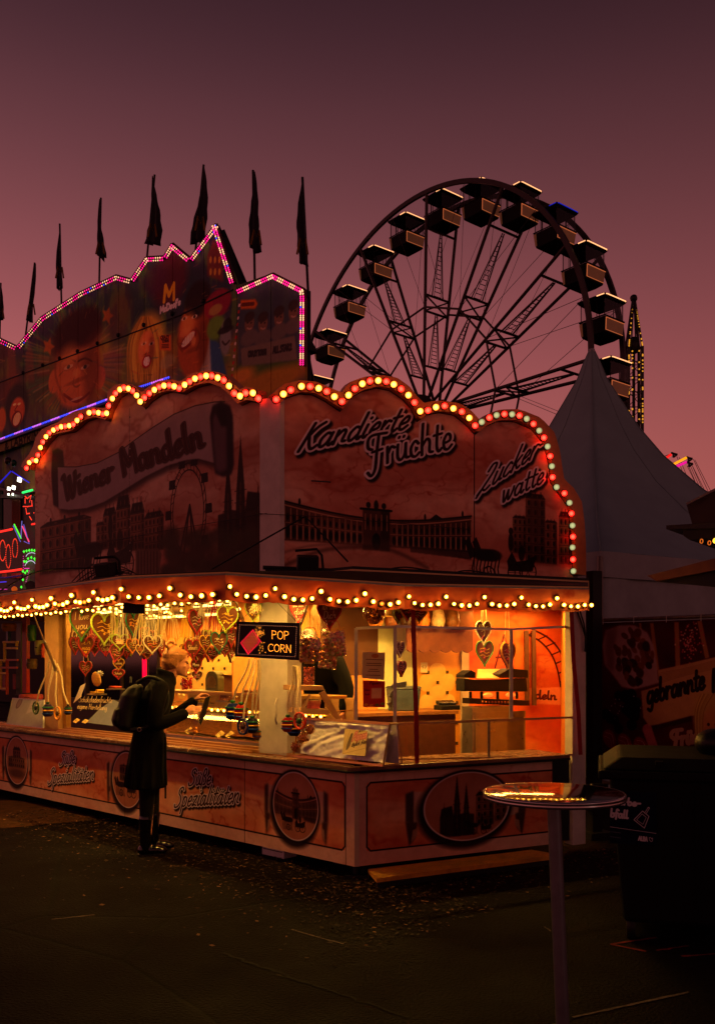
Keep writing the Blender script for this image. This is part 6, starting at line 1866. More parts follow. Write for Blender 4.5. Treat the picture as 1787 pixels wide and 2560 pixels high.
cn.poly([(.55, .1), (.95, .1), (.98, .7), (.6, .72)], (206, 200, 196), .9, 2)
for k in range(6): cn.line([(.62, .62 - k * .08), (.9, .61 - k * .08)], .012, (120, 110, 110), .6)
mb = MB(); mb.prism(q, LF.n * .012); o0, ox, oy = q[0], q[1] - q[0], q[3] - q[0]
mb.uv = (lambda o0, ox, oy: lambda p: ((p - o0).dot(ox) / ox.dot(ox), (p - o0).dot(oy) / oy.dot(oy)))(o0, ox, oy); mb.build('panel', print_mat('price_board_print', cn), PBd)
mb = MB()
for i in range(4): mb.bar(q[i] - LF.n * .004, q[(i + 1) % 4] - LF.n * .004, .006)
mb.build('frame', M['alu'], PBd)
mb = MB(); mb.bar(q[2] + LF.n * .015, q[2] + LF.n * .16 - Vector((0, 0, q[2].z - .84)), .008); mb.build('leg', M['alu'], PBd)
def backpost(x0, x1, y0, y1, s, m, name, lb, cat='post', zf=zl):
 a, b = LF.W(*zf((x0 + x1) / 2, y1), s), LF.W(*zf((x0 + x1) / 2, y0), s)
 w_ = abs(LF.hit(*zf(x0, y1), s)[0] - LF.hit(*zf(x1, y1), s)[0])
 th = thing(name, a, lb, cat); mb = MB(); t = LF.tz(a)[0]; LF.slab(mb, t - w_ / 2, t + w_ / 2, s, s + .05, max(a.z, .341), b.z); mb.build('pole', m, th)
 mb = MB(); LF.slab(mb, t - w_ / 2 - .02, t + w_ / 2 + .02, s - .02, s + .07, max(a.z, .341) - .001, max(a.z, .341) + .02); mb.build('foot', M['black'], th)
 return t
backpost(308, 365, 350, 1400, .9, mat('red_lacquer', (150, 12, 14), .35), 'red_pole', 'upright red lacquered pole behind the price board')
backpost(225, 290, 430, 1420, 1.1, mat('green_lacquer', (14, 46, 24), .35), 'green_pole', 'dark green pole just left of the red one')
backpost(88, 112, 420, 700, 1.25, mat('blue_lacquer', (26, 56, 120), .35), 'blue_pole', 'short blue pole above the yellow ladder rack')
LR = thing('ladder_rack', LF.W(*zl(80, 1400), 1.0), 'yellow and red painted wooden ladder rack at the far left of the stall', 'rack')
ym, rm = mat('yellow_paint', (206, 170, 50), .45), mat('orange_red_paint', (170, 70, 30), .45)
for x, y0, y1, m in ((70, 680, 960, ym), (235, 670, 740, ym), (105, 920, 1400, rm), (15, 930, 1330, ym)):
 mb = MB(); mb.bar(LF.W(*zl(x, y0), 1.0), LF.W(*zl(x, y1), 1.0), .022); mb.build('upright', m, LR)
for x0, x1, y, m in ((50, 250, 685, ym), (60, 240, 768, ym), (0, 100, 935, ym), (100, 250, 930, rm), (0, 240, 1035, rm), (-60, 100, 1110, ym), (-60, 100, 1320, ym)):
 mb = MB(); mb.bar(LF.W(*zl(x0, y), 1.0), LF.W(*zl(x1, y), 1.0), .018); mb.build('rung', m, LR)
mb = MB(); mb.prism([LF.W(*zl(*q), 1.1) for q in ((25, 1350), (75, 1350), (80, 1130), (20, 1130))], LF.n * .01); mb.prism([LF.W(*zl(*q), 1.1) for q in ((180, 1330), (220, 1330), (222, 1120), (178, 1120))], LF.n * .01); mb.build('ornament_panel', mat('ornament_red', (120, 20, 24), .4, vary=.5, scale=30), LR)
for i, (x, y, w_, h_, c, lb) in enumerate(((540, 760, 120, 200, (150, 150, 90), 'pale tub standing on the inner worktop right of the red pole'), (600, 800, 60, 200, (190, 70, 50), 'salmon paper bag next to the pale tub'), (440, 980, 150, 140, (90, 70, 44), 'dim brown bag pile below the pale tub'), (430, 1440, 330, 90, (170, 70, 66), 'pink folded parcel just behind the price board'), (130, 480, 200, 110, (140, 90, 40), 'amber wrapped packet hung above the ladder rack'), (440, 560, 120, 220, (30, 90, 30), 'green foil balloon inside the stall by the strut'))):
 p = LF.W(*zl(x, y), .8); kk = p.y / F / 5.467
 th = thing(('tub', 'paper_bag', 'bag_pile', 'parcel', 'packet', 'foil_balloon')[i], p, lb, ('tub', 'bag', 'bags', 'parcel', 'packet', 'balloon')[i])
 mb = MB(); mb.loft([(p + Vector((0, 0, -h_ * kk / 2)), w_ * kk * .42, .07, .3), (p + Vector((0, 0, -h_ * kk * .1)), w_ * kk * .5, .09, .1), (p + Vector((0, 0, h_ * kk * .4)), w_ * kk * .48, .08, .3), (p + Vector((0, 0, h_ * kk / 2)), w_ * kk * .40, .05, .2)], 10); mb.build('body', mat('misc' + str(i), c, .4, vary=.35, scale=20, bump=.3), th)
 mb = MB(); mb.box(p + Vector((0, -.08, 0)), (w_ * kk * .4, .01, h_ * kk * .1), rz=.4); mb.build('band', M['black'], th)
th = thing('neon_post', LF.W(*z5(1160, 860), 2.0), 'magenta lit upright seen through the dark window', 'lamp')
mb = MB(); mb.bar(LF.W(*z5(1160, 790), 2.0), LF.W(*z5(1160, 960), 2.0), .035); mb.build('tube', emis('magenta_neon', (255, 0, 70), .7), th)
mb = MB(); mb.bar(LF.W(*z5(1185, 790), 2.05), LF.W(*z5(1185, 960), 2.05), .02); mb.build('bracket', M['black'], th)
# ====== people
skin_m = mat('skin', (206, 140, 104), .5, vary=.08, scale=20)
coat_m = mat('black_wool_coat', (7, 5, 8), .9, spec=.12, vary=.3, scale=40, bump=.25, bscale=120)
legg_m = mat('black_leggings', (7, 6, 7), .8, spec=.2, vary=.2)
boot_m = mat('patent_boots', (10, 10, 10), .12, vary=.1, coat=.6)
hair_m = mat('light_brown_hair', (168, 110, 60), .45, vary=.5, scale=26, bump=.6, bscale=90)
pack_m = mat('black_backpack', (7, 6, 7), .55, spec=.25, vary=.3, scale=25, bump=.2)
class Fig:
 def __init__(s, base, yaw):
  s.b = Vector(base); s.R = Matrix.Rotation(yaw, 3, 'Z')
 def __call__(s, x, y, z): return s.b + s.R @ Vector((x, y, z))
def limb(mb, fg, pts, rad, n=12):
 P_ = [fg(*p) for p in pts]
 mb.tube(smooth_line([tuple(p) for p in P_], 4), list(np.interp(np.linspace(0, len(P_) - 1, 4 * (len(P_) - 1) + 1), range(len(P_)), rad)), n)
 for p, r in zip(P_, rad): mb.sphere(p, r, 12, 8)
def remesh(o, vox, sm=4):
 m = o.modifiers.new('remesh', 'REMESH'); m.mode = 'VOXEL'; m.voxel_size = vox; m.use_smooth_shade = True
 s_ = o.modifiers.new('smooth', 'SMOOTH'); s_.iterations = sm; s_.factor = .5
def hand(mb, fg, w_, dirv, up, side, curl=.5, sc=1.0):
 """w_: wrist, dirv: direction of the palm, up: back-of-hand normal, side: thumb side"""
 d, u, s_ = Vector(dirv).normalized(), Vector(up).normalized(), Vector(side).normalized()
 w_ = Vector(w_)
 P_ = lambda a, b, c: w_ + (d * a + s_ * b + u * c) * sc
 for k in range(5): mb.sphere(fg(*P_(.02 + .014 * k, 0, 0)), .001 + .019 * sc, 8, 6)
 for b in (-.026, -.009, .009, .026): mb.tube([fg(*P_(.01, b * .6, 0)), fg(*P_(.085, b, 0))], [.013 * sc, .011 * sc], 8)
 for i, (b, L) in enumerate(((.027, .070), (.009, .080), (-.009, .074), (-.026, .056))):
  c = curl * (1 + .12 * i)
  a0, z0 = .082, 0.0
  pts = [P_(a0, b, z0)]; ang = 0
  for seg, fr_ in enumerate((.45, .32, .23)):
   ang += c * (.55 + .25 * seg)
   a0 += L * fr_ * math.cos(ang); z0 -= L * fr_ * math.sin(ang)
   pts.append(P_(a0, b * (1 + .1 * seg), z0))
  mb.tube([fg(*p) for p in pts], [.0092 * sc, .0086 * sc, .008 * sc, .0065 * sc], 8)
  for p in pts[1:]: mb.sphere(fg(*p), .0078 * sc, 8, 6)
 pts = [P_(.018, .02, -.004), P_(.045, .048, -.014), P_(.070, .056, -.030), P_(.088, .050, -.044)]
 mb.tube([fg(*p) for p in pts], [.013 * sc, .0115 * sc, .010 * sc, .008 * sc], 8)
 mb.sphere(fg(*pts[-1]), .008 * sc, 8, 6)
def head(mb, fg, c, pitch=.1, sc=1.0):
 """head centred at c, looking along local +x"""
 Rp = Matrix.Rotation(pitch, 3, 'Y')
 Q = lambda x, y, z: fg(*(Vector(c) + Rp @ (Vector((x, y, z)) * sc)))
 MM = fg.R @ Rp
 S_ = lambda p, r: mb.sphere(Q(*p), tuple(a * sc for a in r), 16, 12, MM)
 S_((-.012, 0, .032), (.098, .077, .090))      # cranium
 S_((.030, 0, -.020), (.066, .064, .082))      # face
 S_((.050, 0, -.072), (.040, .042, .034))      # jaw
 S_((.074, 0, -.092), (.020, .022, .017))      # chin
 S_((.092, 0, -.012), (.014, .012, .024)); S_((.104, 0, -.026), (.012, .014, .011))   # nose
 S_((.086, 0, -.056), (.014, .024, .007)); S_((.083, 0, -.066), (.013, .021, .007))   # lips
 for q in (-1, 1):
  S_((.076, q * .030, .022), (.018, .026, .008))    # brow
  S_((.060, q * .044, -.020), (.022, .018, .022))    # cheek
  S_((-.004, q * .077, -.008), (.016, .008, .028)); S_((.002, q * .079, -.026), (.010, .007, .010))   # ear
 return Q, MM
def woman():
 b = at(374, 2132, 7.46); b.z = 0
 fg = Fig(b, math.radians(14))
 W_ = thing('person', b, 'woman in long black coat with light brown hair bun and black backpack buying sweets', 'person')
 mb = MB()
 head(mb, fg, (.225, .0, 1.575), .10)
 limb(mb, fg, [(.10, 0, 1.36), (.15, 0, 1.43), (.195, 0, 1.52)], [.075, .054, .052])
 limb(mb, fg, [(-.0, 0, .92), (.03, 0, 1.10), (.09, 0, 1.34)], [.13, .12, .11])
 for y, x0, x1 in ((-.085, -.03, -.03), (.085, .0, .03)):
  limb(mb, fg, [(0, y, .90), ((x0) + .02, y, .50), (x1, y * 1.1, .10)], [.088, .056, .038])
 limb(mb, fg, [(.09, -.17, 1.35), (.06, -.22, 1.10), (.26, -.17, 1.16)], [.05, .042, .026])
 limb(mb, fg, [(.11, .17, 1.35), (.16, .20, 1.10), (.36, .08, 1.25)], [.05, .042, .026])
 hand(mb, fg, (.27, -.165, 1.165), (1, .12, .22), (-.1, -.9, .35), (.1, .3, .9), .35, 1.0)
 hand(mb, fg, (.375, .07, 1.26), (.75, -.35, .55), (-.5, .1, .8), (0, -1, .1), .75, 1.0)
 o = mb.build('body', skin_m, W_); remesh(o, .0055, 3)
 Q = lambda x, y, z: fg(*(Vector((.225, 0, 1.575)) + Matrix.Rotation(.10, 3, 'Y') @ Vector((x, y, z))))
 mb = MB()
 for q in (-1, 1): mb.sphere(Q(.082, q * .030, .004), (.010, .013, .007), 8, 6, fg.R)
 mb.build('eyes', mat('eye_dark', (30, 20, 16), .2), W_)
 mb = MB()
 Mh = fg.R @ Matrix.Rotation(.10, 3, 'Y')
 mb.sphere(Q(-.024, 0, .045), (.102, .086, .092), 18, 12, Mh)
 mb.sphere(Q(-.050, 0, .0), (.080, .080, .075), 16, 10, Mh)
 mb.sphere(Q(.036, 0, .085), (.046, .060, .030), 12, 8, Mh)
 for k in range(9):
  a = k * .7
  mb.tube([Q(-.068 + .034 * math.cos(a + t), -.005 + .036 * math.sin(a * 1.3 + t), .148 + .026 * math.sin(a + t * 1.2)) for t in np.linspace(0, 2.4, 7)], .014, 6)
 for k in range(12):
  y = -.045 + .008 * k; a = random.Random(k).random()
  mb.tube([Q(-.02 - .02 * a, y * 1.6, .07), Q(-.10, y, .02 - .02 * a), Q(-.095 - .03 * a, y * .7, -.09), Q(-.10 - .03 * a, y * .8, -.15 - .03 * a)], [.010, .012, .009, .003], 5)
 for k in range(7):
  mb.tube([Q(.06 - .01 * k, -.055 - .004 * k, .07 - .012 * k), Q(.0, -.088, .07 - .018 * k), Q(-.08, -.07, .07 - .01 * k)], [.004, .006, .005], 5)
 o = mb.build('hair', hair_m, W_); remesh(o, .006, 1)
 mb = MB()
 rings = [((-.025, 0, .545), .160, .20), ((-.02, 0, .62), .160, .20), ((-.015, 0, .75), .156, .192), ((-.005, 0, .90), .150, .185), ((.0, 0, 1.02), .128, .160), ((.03, 0, 1.14), .130, .168), ((.06, 0, 1.27), .140, .19), ((.085, 0, 1.36), .125, .185), ((.105, 0, 1.42), .100, .125), ((.125, 0, 1.475), .075, .080)]
 mb.loft([(fg(*c), rx, ry, math.radians(14)) for c, rx, ry in rings], 24)
 limb(mb, fg, [(.085, -.165, 1.365), (.05, -.235, 1.22), (.04, -.235, 1.09), (.13, -.215, 1.10), (.265, -.168, 1.155)], [.072, .064, .060, .054, .048])
 limb(mb, fg, [(.10, .165, 1.365), (.13, .225, 1.20), (.16, .21, 1.10), (.26, .14, 1.16), (.36, .085, 1.24)], [.072, .064, .058, .052, .047])
 mb.loft([(fg(.13, 0, 1.42), .095, .105, .2, .25), (fg(.135, 0, 1.47), .085, .09, .2, .25), (fg(.135, 0, 1.515), .084, .086, .2, .3)], 18)
 for k in range(14):
  a = k / 14 * 6.283
  mb.tube([fg(-.01 + .128 * math.cos(a), .162 * math.sin(a), .95), fg(-.025 + .153 * math.cos(a + .05), .19 * math.sin(a + .05), .70), fg(-.03 + .160 * math.cos(a), .20 * math.sin(a), .55)], [.006, .018, .024], 6)
 o = mb.build('coat', coat_m, W_); remesh(o, .010, 5)
 mb = MB(); mb.box(fg(.125, -.15, .72), (.012, .045, .50), rz=.3); mb.build('coat_belt', coat_m, W_)
 mb = MB()
 limb(mb, fg, [(-.01, -.085, .72), (-.02, -.088, .48), (-.03, -.092, .22)], [.095, .066, .048])
 limb(mb, fg, [(.0, .085, .72), (.02, .09, .48), (.03, .095, .22)], [.095, .066, .048])
 o = mb.build('leggings', legg_m, W_); remesh(o, .010, 3)
 for y, x in ((-.093, -.03), (.096, .035)):
  mb = MB()
  limb(mb, fg, [(x, y, .30), (x - .004, y, .18), (x, y, .07)], [.058, .050, .047])
  mb.sphere(fg(x + .055, y, .042), (.105, .045, .042), 14, 9, fg.R); mb.sphere(fg(x + .12, y, .034), (.055, .042, .034), 12, 8, fg.R)
  mb.sphere(fg(x - .02, y, .045), (.048, .040, .045), 12, 8, fg.R)
  o = mb.build('boot', boot_m, W_); remesh(o, .007, 3)
  mb = MB(); mb.prism([fg(x + a, y + c, .012) for a, c in ((-.06, -.035), (.0, -.042), (.08, -.046), (.14, -.04), (.17, 0), (.14, .04), (.08, .046), (0, .042), (-.06, .035), (-.07, 0))], (0, 0, -.0115)); mb.build('sole', M['blackrub'], W_)
 BP = thing('backpack', fg(-.16, -.03, 1.15), 'black soft backpack worn on the back of the woman', 'backpack')
 mb = MB(); yw = math.radians(14)
 mb.loft([(fg(-.165, -.02, 1.02), .07, .12, yw), (fg(-.185, -.02, 1.06), .088, .135, yw), (fg(-.180, -.02, 1.18), .088, .135, yw), (fg(-.145, -.02, 1.31), .085, .14, yw), (fg(-.11, -.02, 1.375), .06, .11, yw), (fg(-.09, -.02, 1.40), .03, .07, yw)], 18)
 mb.loft([(fg(-.255, -.02, 1.06), .035, .10, yw), (fg(-.265, -.02, 1.11), .042, .12, yw), (fg(-.25, -.02, 1.20), .03, .11, yw)], 14)
 o = mb.build('bag_body', pack_m, BP); remesh(o, .009, 4)
 mb = MB(); mb.tube(smooth_line([tuple(fg(*p)) for p in ((-.10, -.12, 1.41), (.0, -.16, 1.46), (.12, -.17, 1.40), (.13, -.19, 1.22), (-.02, -.20, 1.06), (-.15, -.15, 1.03))], 5), .017, 6); mb.build('shoulder_strap', M['blackrub'], BP)
 mb = MB(); mb.tube(smooth_line([tuple(fg(*p)) for p in ((-.15, -.05, 1.41), (-.15, -.0, 1.455), (-.15, .05, 1.41))], 5), .010, 6); mb.build('grab_handle', M['blackrub'], BP)
 mb = MB(); c = fg(-.08, -.20, 1.04); mb.tube([c + Vector((.016 * math.cos(a), -.01, .016 * math.sin(a))) for a in np.linspace(0, 6.28, 11)[:-1]], .003, 5, closed=True); mb.build('buckle', M['steel'], BP)
 WL = thing('wallet', fg(.44, -.03, 1.22), 'open black wallet between the woman\'s hands', 'wallet')
 mb = MB(); mb.prism([fg(.40, -.03, 1.10), fg(.455, -.05, 1.28), fg(.50, -.02, 1.30), fg(.47, -.0, 1.16), fg(.42, -.0, 1.05)], fg.R @ Vector((0, .025, 0))); mb.build('cover', M['black'], WL, bevel=.003)
 mb = MB(); mb.prism([fg(.41, -.034, 1.12), fg(.455, -.054, 1.27), fg(.46, -.05, 1.27), fg(.418, -.03, 1.12)], fg.R @ Vector((0, .002, 0))); mb.build('lining', mat('wallet_lining', (60, 30, 26), .5), WL)
 SB = thing('sweet_cone', fg(.36, -.16, 1.03), 'little clear bag with an orange sweet dangling from the woman\'s hand', 'bag of sweets')
 mb = MB(); c = fg(.365, -.175, 1.045); mb.loft([(c + Vector((0, 0, -.055)), .020, .016), (c + Vector((0, 0, -.02)), .028, .022), (c + Vector((0, 0, .05)), .030, .020), (c + Vector((0, 0, .085)), .018, .014)], 12); mb.build('bag', bag_m, SB)
 mb = MB(); mb.sphere(c + Vector((0, 0, -.035)), .017, 10, 8); mb.sphere(c + Vector((.005, 0, -.005)), .010, 8, 6); mb.build('sweet', mat('orange_sweet', (236, 160, 70), .3), SB)
 mb = MB(); mb.bar(c + Vector((-.01, 0, -.055)), c + Vector((-.065, .01, -.20)), .0035, 6); mb.build('stick', mat('sweet_stick', (230, 180, 110), .5), SB)
woman()
def vendor():
 b = RF.P(.10, 1.12, .361)
 b = at(812, 1700, 8.05); b.z = .361
 fg = Fig(b, math.radians(-115))
 W_ = thing('person', b, 'stall keeper in black jacket and apron bending behind the popcorn bags', 'person')
 mb = MB()
 head(mb, fg, (.30, 0, 1.36), .7)
 limb(mb, fg, [(.16, 0, 1.20), (.22, 0, 1.27), (.27, 0, 1.32)], [.07, .054, .052])
 limb(mb, fg, [(0, 0, .90), (.05, 0, 1.05), (.14, 0, 1.22)], [.13, .12, .11])
 for y in (-.09, .09): limb(mb, fg, [(0, y, .88), (.01, y, .48), (-.01, y, .06)], [.088, .056, .040])
 for y in (-.09, .09): mb.sphere(fg(.05, y, .035), (.11, .045, .035), 12, 8, fg.R)
 limb(mb, fg, [(.15, -.17, 1.22), (.16, -.24, 1.0), (.30, -.22, .86)], [.05, .042, .026])
 limb(mb, fg, [(.15, .18, 1.22), (.14, .27, 1.0), (.20, .29, .80)], [.05, .042, .026])
 hand(mb, fg, (.205, .29, .79), (.25, .05, -1), (.2, 1, 0), (1, -.2, .2), .25)
 hand(mb, fg, (.30, -.22, .86), (.8, .1, -.5), (.4, -.3, .8), (0, 1, .1), .5)
 o = mb.build('body', skin_m, W_); remesh(o, .006, 3)
 Q = lambda x, y, z: fg(*(Vector((.30, 0, 1.36)) + Matrix.Rotation(.7, 3, 'Y') @ Vector((x, y, z))))
 mb = MB()
 for q in (-1, 1): mb.sphere(Q(.082, q * .030, .004), (.010, .013, .007), 8, 6, fg.R)
 mb.build('eyes', mat('eye_dark_b', (30, 20, 16), .2), W_)
 mb = MB(); mb.sphere(Q(-.024, 0, .05), (.102, .086, .092), 16, 10, fg.R @ Matrix.Rotation(.7, 3, 'Y')); mb.sphere(Q(-.05, 0, -.01), (.08, .08, .07), 14, 9, fg.R)
 o = mb.build('hair', mat('dark_hair', (50, 30, 20), .5, vary=.3), W_); remesh(o, .008, 2)
 mb = MB(); yw = math.radians(-115)
 mb.loft([(fg(*c), rx, ry, yw) for c, rx, ry in (((0, 0, .84), .14, .19), ((.02, 0, .95), .14, .19), ((.07, 0, 1.08), .15, .20), ((.13, 0, 1.2), .14, .21), ((.17, 0, 1.27), .09, .13), ((.2, 0, 1.3), .07, .08))], 20)
 limb(mb, fg, [(.14, -.17, 1.22), (.155, -.245, 1.0), (.27, -.225, .89)], [.082, .07, .052])
 limb(mb, fg, [(.14, .18, 1.22), (.135, .275, 1.0), (.19, .29, .83)], [.082, .07, .054])
 o = mb.build('jacket', mat('black_jacket', (8, 7, 8), .85, spec=.08, vary=.3, scale=30, bump=.2), W_); remesh(o, .010, 4)
 mb = MB(); mb.loft([(fg(.02, 0, .30), .16, .20, yw), (fg(.02, 0, .60), .15, .20, yw), (fg(.01, 0, .87), .145, .19, yw)], 18)
 mb.build('apron', mat('dark_apron', (36, 16, 13), .9, spec=.1), W_)
 mb = MB(); mb.tube([fg(.20, .1, .98), fg(.17, .05, .90), fg(.165, .03, .84)], .004, 5); mb.build('apron_string', M['steel'], W_)
vendor()
# ====== fun house behind the stall
FF = Frame((-5.42, 26.0), (.728, -.685), 1)
FH = thing('fun_house', FF.P(0, 0, 0), 'tall painted fun house front edged with pink and white lamp strips', 'fun house')
fp = [(-90, 860), (0, 935), (85, 975), (205, 830), (400, 705), (580, 620), (655, 640), (730, 530), (820, 525), (860, 460), (950, 535), (1080, 362), (1190, 668), (1183, 695), (1365, 605), (1535, 690), (1527, 1160)]
FO = px2(FF, 0, z1, fp)
tm0, tm1 = FO[0][0], FO[-2][0]
zlow = 5.9
cvF = Canvas(tm0 - .2, 5.5, tm1 + .2, 16.2, 62, (44, 46, 58))
Fq = lambda *p: px2(FF, 0, z1, p)
n1 = vnoise(cvF.h, cvF.w, 90, 60, 5)
cvF.comp(np.clip((n1 - .35) * 3, 0, 1), (22, 40, 44), .8)
cvF.comp(np.clip((n1 - .55) * 5, 0, 1), (60, 74, 70), .5)
n2 = vnoise(cvF.h, cvF.w, 60, 61, 4, .5)
glow_ = np.clip(1.15 - np.arange(cvF.h)[:, None] / cvF.h * 1.9, 0, 1) * np.clip((n2 - .3) * 3, 0, 1)  # orange of the lower mural, with its lamp glow painted into the print
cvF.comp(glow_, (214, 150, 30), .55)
cvF.comp(np.clip((vnoise(cvF.h, cvF.w, 46, 64, 4, .4) - .52) * 6, 0, 1), (90, 130, 40), .45)
rr = random.Random(31)
def ellp(x, y, rx, ry, c, a=1, soft=.35, rot=0):
 c0 = Fq((x, y))[0]; c1 = Fq((x + rx, y))[0]; c2 = Fq((x, y - ry))[0]
 cvF.ell(c0, abs(c1[0] - c0[0]), abs(c2[1] - c0[1]), c, a, soft, rot)
def linep(p, w_, c, a=1, soft=0): cvF.line(smooth_line(Fq(*p), 5), w_, c, a, soft)
def polyp(p, c, a=1, soft=1): cvF.poly(Fq(*p), c, a, soft)
for k in range(60):
 ellp(rr.uniform(0, 1200), rr.uniform(950, 1250), rr.uniform(30, 90), rr.uniform(30, 120), rr.choice(((210, 120, 20), (160, 60, 24), (120, 110, 30), (50, 96, 50), (220, 170, 40))), .28, .8)
for k in range(120):
 a = rr.random() * 6.283; r0, r1 = 140, rr.uniform(190, 290)
 linep([(385 + r0 * math.cos(a), 1060 + r0 * 1.1 * math.sin(a)), (385 + r1 * math.cos(a), 1060 + r1 * math.sin(a))], .05, rr.choice(((150, 140, 60), (70, 110, 60), (40, 70, 60), (180, 150, 90), (110, 60, 50))), .55, 1)
ellp(385, 1090, 118, 190, (170, 92, 44), 1, .15); ellp(385, 980, 122, 90, (120, 66, 40), .8, .4)
ellp(272, 1150, 28, 60, (176, 96, 46), 1, .2); ellp(500, 1130, 30, 60, (176, 96, 46), 1, .2)
ellp(385, 930, 128, 74, (60, 22, 18), .95, .3); ellp(385, 880, 120, 90, (46, 18, 16), .95, .3)
for x in (345, 428):
 ellp(x, 1068, 34, 24, (140, 74, 38), .8, .5); ellp(x, 1077, 22, 10, (190, 160, 120), .95, .2); ellp(x, 1076, 9, 10, (30, 40, 36), 1, .2); linep([(x - 34, 1048), (x, 1034), (x + 34, 1048)], .07, (70, 34, 18), .9)
linep([(385, 1080), (368, 1160), (385, 1176), (402, 1166)], .06, (110, 56, 26), .9)
linep([(322, 1215), (385, 1250), (450, 1205)], .10, (110, 40, 26), .95); ellp(385, 1236, 30, 6, (190, 150, 100), .8, .3); linep([(290, 1000), (280, 1120), (330, 1250)], .10, (110, 54, 28), .6, 2); linep([(482, 1000), (490, 1120), (440, 1250)], .10, (110, 54, 28), .6, 2); ellp(385, 1010, 70, 26, (190, 112, 60), .5, .9)
ellp(340, 1160, 40, 46, (196, 112, 56), .5, .9); ellp(432, 1160, 40, 46, (196, 112, 56), .5, .9)
ellp(735, 980, 95, 170, (206, 160, 50), .85, .35)
for k in range(60):
 x = rr.uniform(640, 820); linep([(735 + (x - 735) * .3, 830), (x, 960), (x + rr.uniform(-25, 25), 1150)], .06, rr.choice(((226, 180, 60), (176, 120, 36), (120, 80, 30))), .6, 1)
ellp(735, 985, 42, 88, (210, 120, 60), 1, .2)
for x in (722, 760): ellp(x, 960, 13, 8, (240, 220, 190), .9); ellp(x, 960, 6, 7, (20, 16, 14), 1)
ellp(736, 1050, 24, 34, (150, 24, 26), 1, .2); ellp(736, 1048, 17, 24, (236, 226, 200), 1, .2); linep([(736, 1000), (730, 1020), (742, 1022)], .05, (140, 70, 36), .9)
for k in range(4): linep([(724 + k * 8, 1030), (724 + k * 8, 1068)], .02, (120, 80, 60), .9)
polyp([(1030, 900), (1100, 960), (1140, 1130), (1000, 1130)], (40, 74, 110), .95, 2)
polyp([(1000, 960), (1050, 930), (1060, 1130), (1010, 1130)], (200, 180, 150), .8, 2)
ellp(970, 930, 80, 200, (150, 70, 32), 1, .15, -.1); ellp(990, 740, 66, 90, (30, 18, 18), .95, .3)
ellp(1045, 780, 22, 44, (150, 72, 34), 1, .2)
ellp(935, 870, 40, 44, (176, 88, 40), .8, .6)
ellp(945, 940, 44, 34, (110, 26, 20), 1, .2, .4); ellp(943, 938, 36, 21, (206, 186, 160), 1, .2, .4); linep([(905, 900), (890, 950), (915, 1000)], .06, (100, 44, 22), .8, 1); linep([(980, 880), (1004, 930), (985, 990)], .06, (100, 44, 22), .8, 1); ellp(925, 905, 30, 22, (190, 104, 56), .8, .7)
for k in range(6): linep([(914 + k * 12, 925 - k * 3), (914 + k * 12, 965 - k * 3)], .02, (120, 90, 70), .9)
for x, y in ((925, 835), (975, 825)): ellp(x, y, 14, 9, (236, 220, 190), .9); ellp(x, y, 7, 8, (20, 16, 14), 1); linep([(x - 20, y - 18), (x, y - 30), (x + 20, y - 20)], .06, (24, 14, 12), .9)
for (x, y, w2, h2) in ((385, 1090, 118, 190), (735, 985, 42, 88), (970, 930, 80, 200)):
 ellp(x + w2 * .62, y + h2 * .1, w2 * .34, h2 * .8, (70, 30, 16), .55, .9); ellp(x - w2 * .35, y - h2 * .35, w2 * .4, h2 * .3, (226, 150, 70), .5, .9)
 ellp(x, y + h2 * .08, w2 * .14, h2 * .12, (214, 140, 70), .6, .8); ellp(x, y + h2 * .3, w2 * .5, h2 * .06, (90, 40, 20), .4, .8)
for k in range(200):
 x, y = rr.uniform(0, 1180), rr.uniform(560, 1300); a = math.atan2(y - 1060, x - 385) + rr.uniform(-.5, .5); l = rr.uniform(12, 40)
 linep([(x, y), (x + l * math.cos(a), y + l * math.sin(a))], rr.uniform(.02, .06), rr.choice(((230, 170, 60), (40, 30, 20), (110, 140, 50), (150, 50, 30), (30, 80, 80), (200, 110, 40))), .24, 0)
ellp(850, 640, 90, 130, (90, 20, 34), .7, .5); ellp(780, 640, 60, 70, (70, 30, 60), .6, .6)
st = place_text('M', *Fq((818, 750), (880, 735), (822, 672)), sharp=True); cvF.lettering(st, .13, [(0, (200, 150, 30), 1, (0, 0), 0)])
st = place_text("McDoof's", *Fq((803, 808), (905, 762), (803, 778))); cvF.lettering(st, .07, [(0, (190, 180, 176), 1, (0, 0), 0)])
ellp(1090, 760, 70, 70, (130, 24, 44), .85, .2); ellp(1080, 790, 34, 26, (150, 130, 60), .8, .3)
ellp(1080, 880, 44, 60, (90, 130, 40), .9, .3); ellp(1115, 900, 20, 30, (30, 50, 20), .9)
ellp(1130, 930, 28, 90, (110, 110, 106), .9, .3); ellp(1130, 890, 40, 18, (30, 26, 26), .9); ellp(1140, 862, 22, 30, (24, 22, 22), .9)
linep([(1115, 950), (1130, 965), (1150, 945)], .06, (50, 40, 36), .9)
polyp([(800, 920), (858, 915), (858, 995), (800, 992)], (190, 84, 30), .95)
st = place_text('CRAZY', *Fq((806, 938), (850, 934), (806, 922)), sharp=True); cvF.lettering(st, .03, [(0, (50, 20, 14), 1, (0, 0), 0)])
st = place_text('TOWN', *Fq((812, 955), (848, 952), (812, 942)), sharp=True); cvF.lettering(st, .03, [(0, (50, 20, 14), 1, (0, 0), 0)])
for k in range(3): linep([(812, 965 + k * 8), (846, 963 + k * 8)], .03, (60, 24, 14), .8)
ellp(840, 1050, 40, 34, (150, 140, 90), .5, .4)
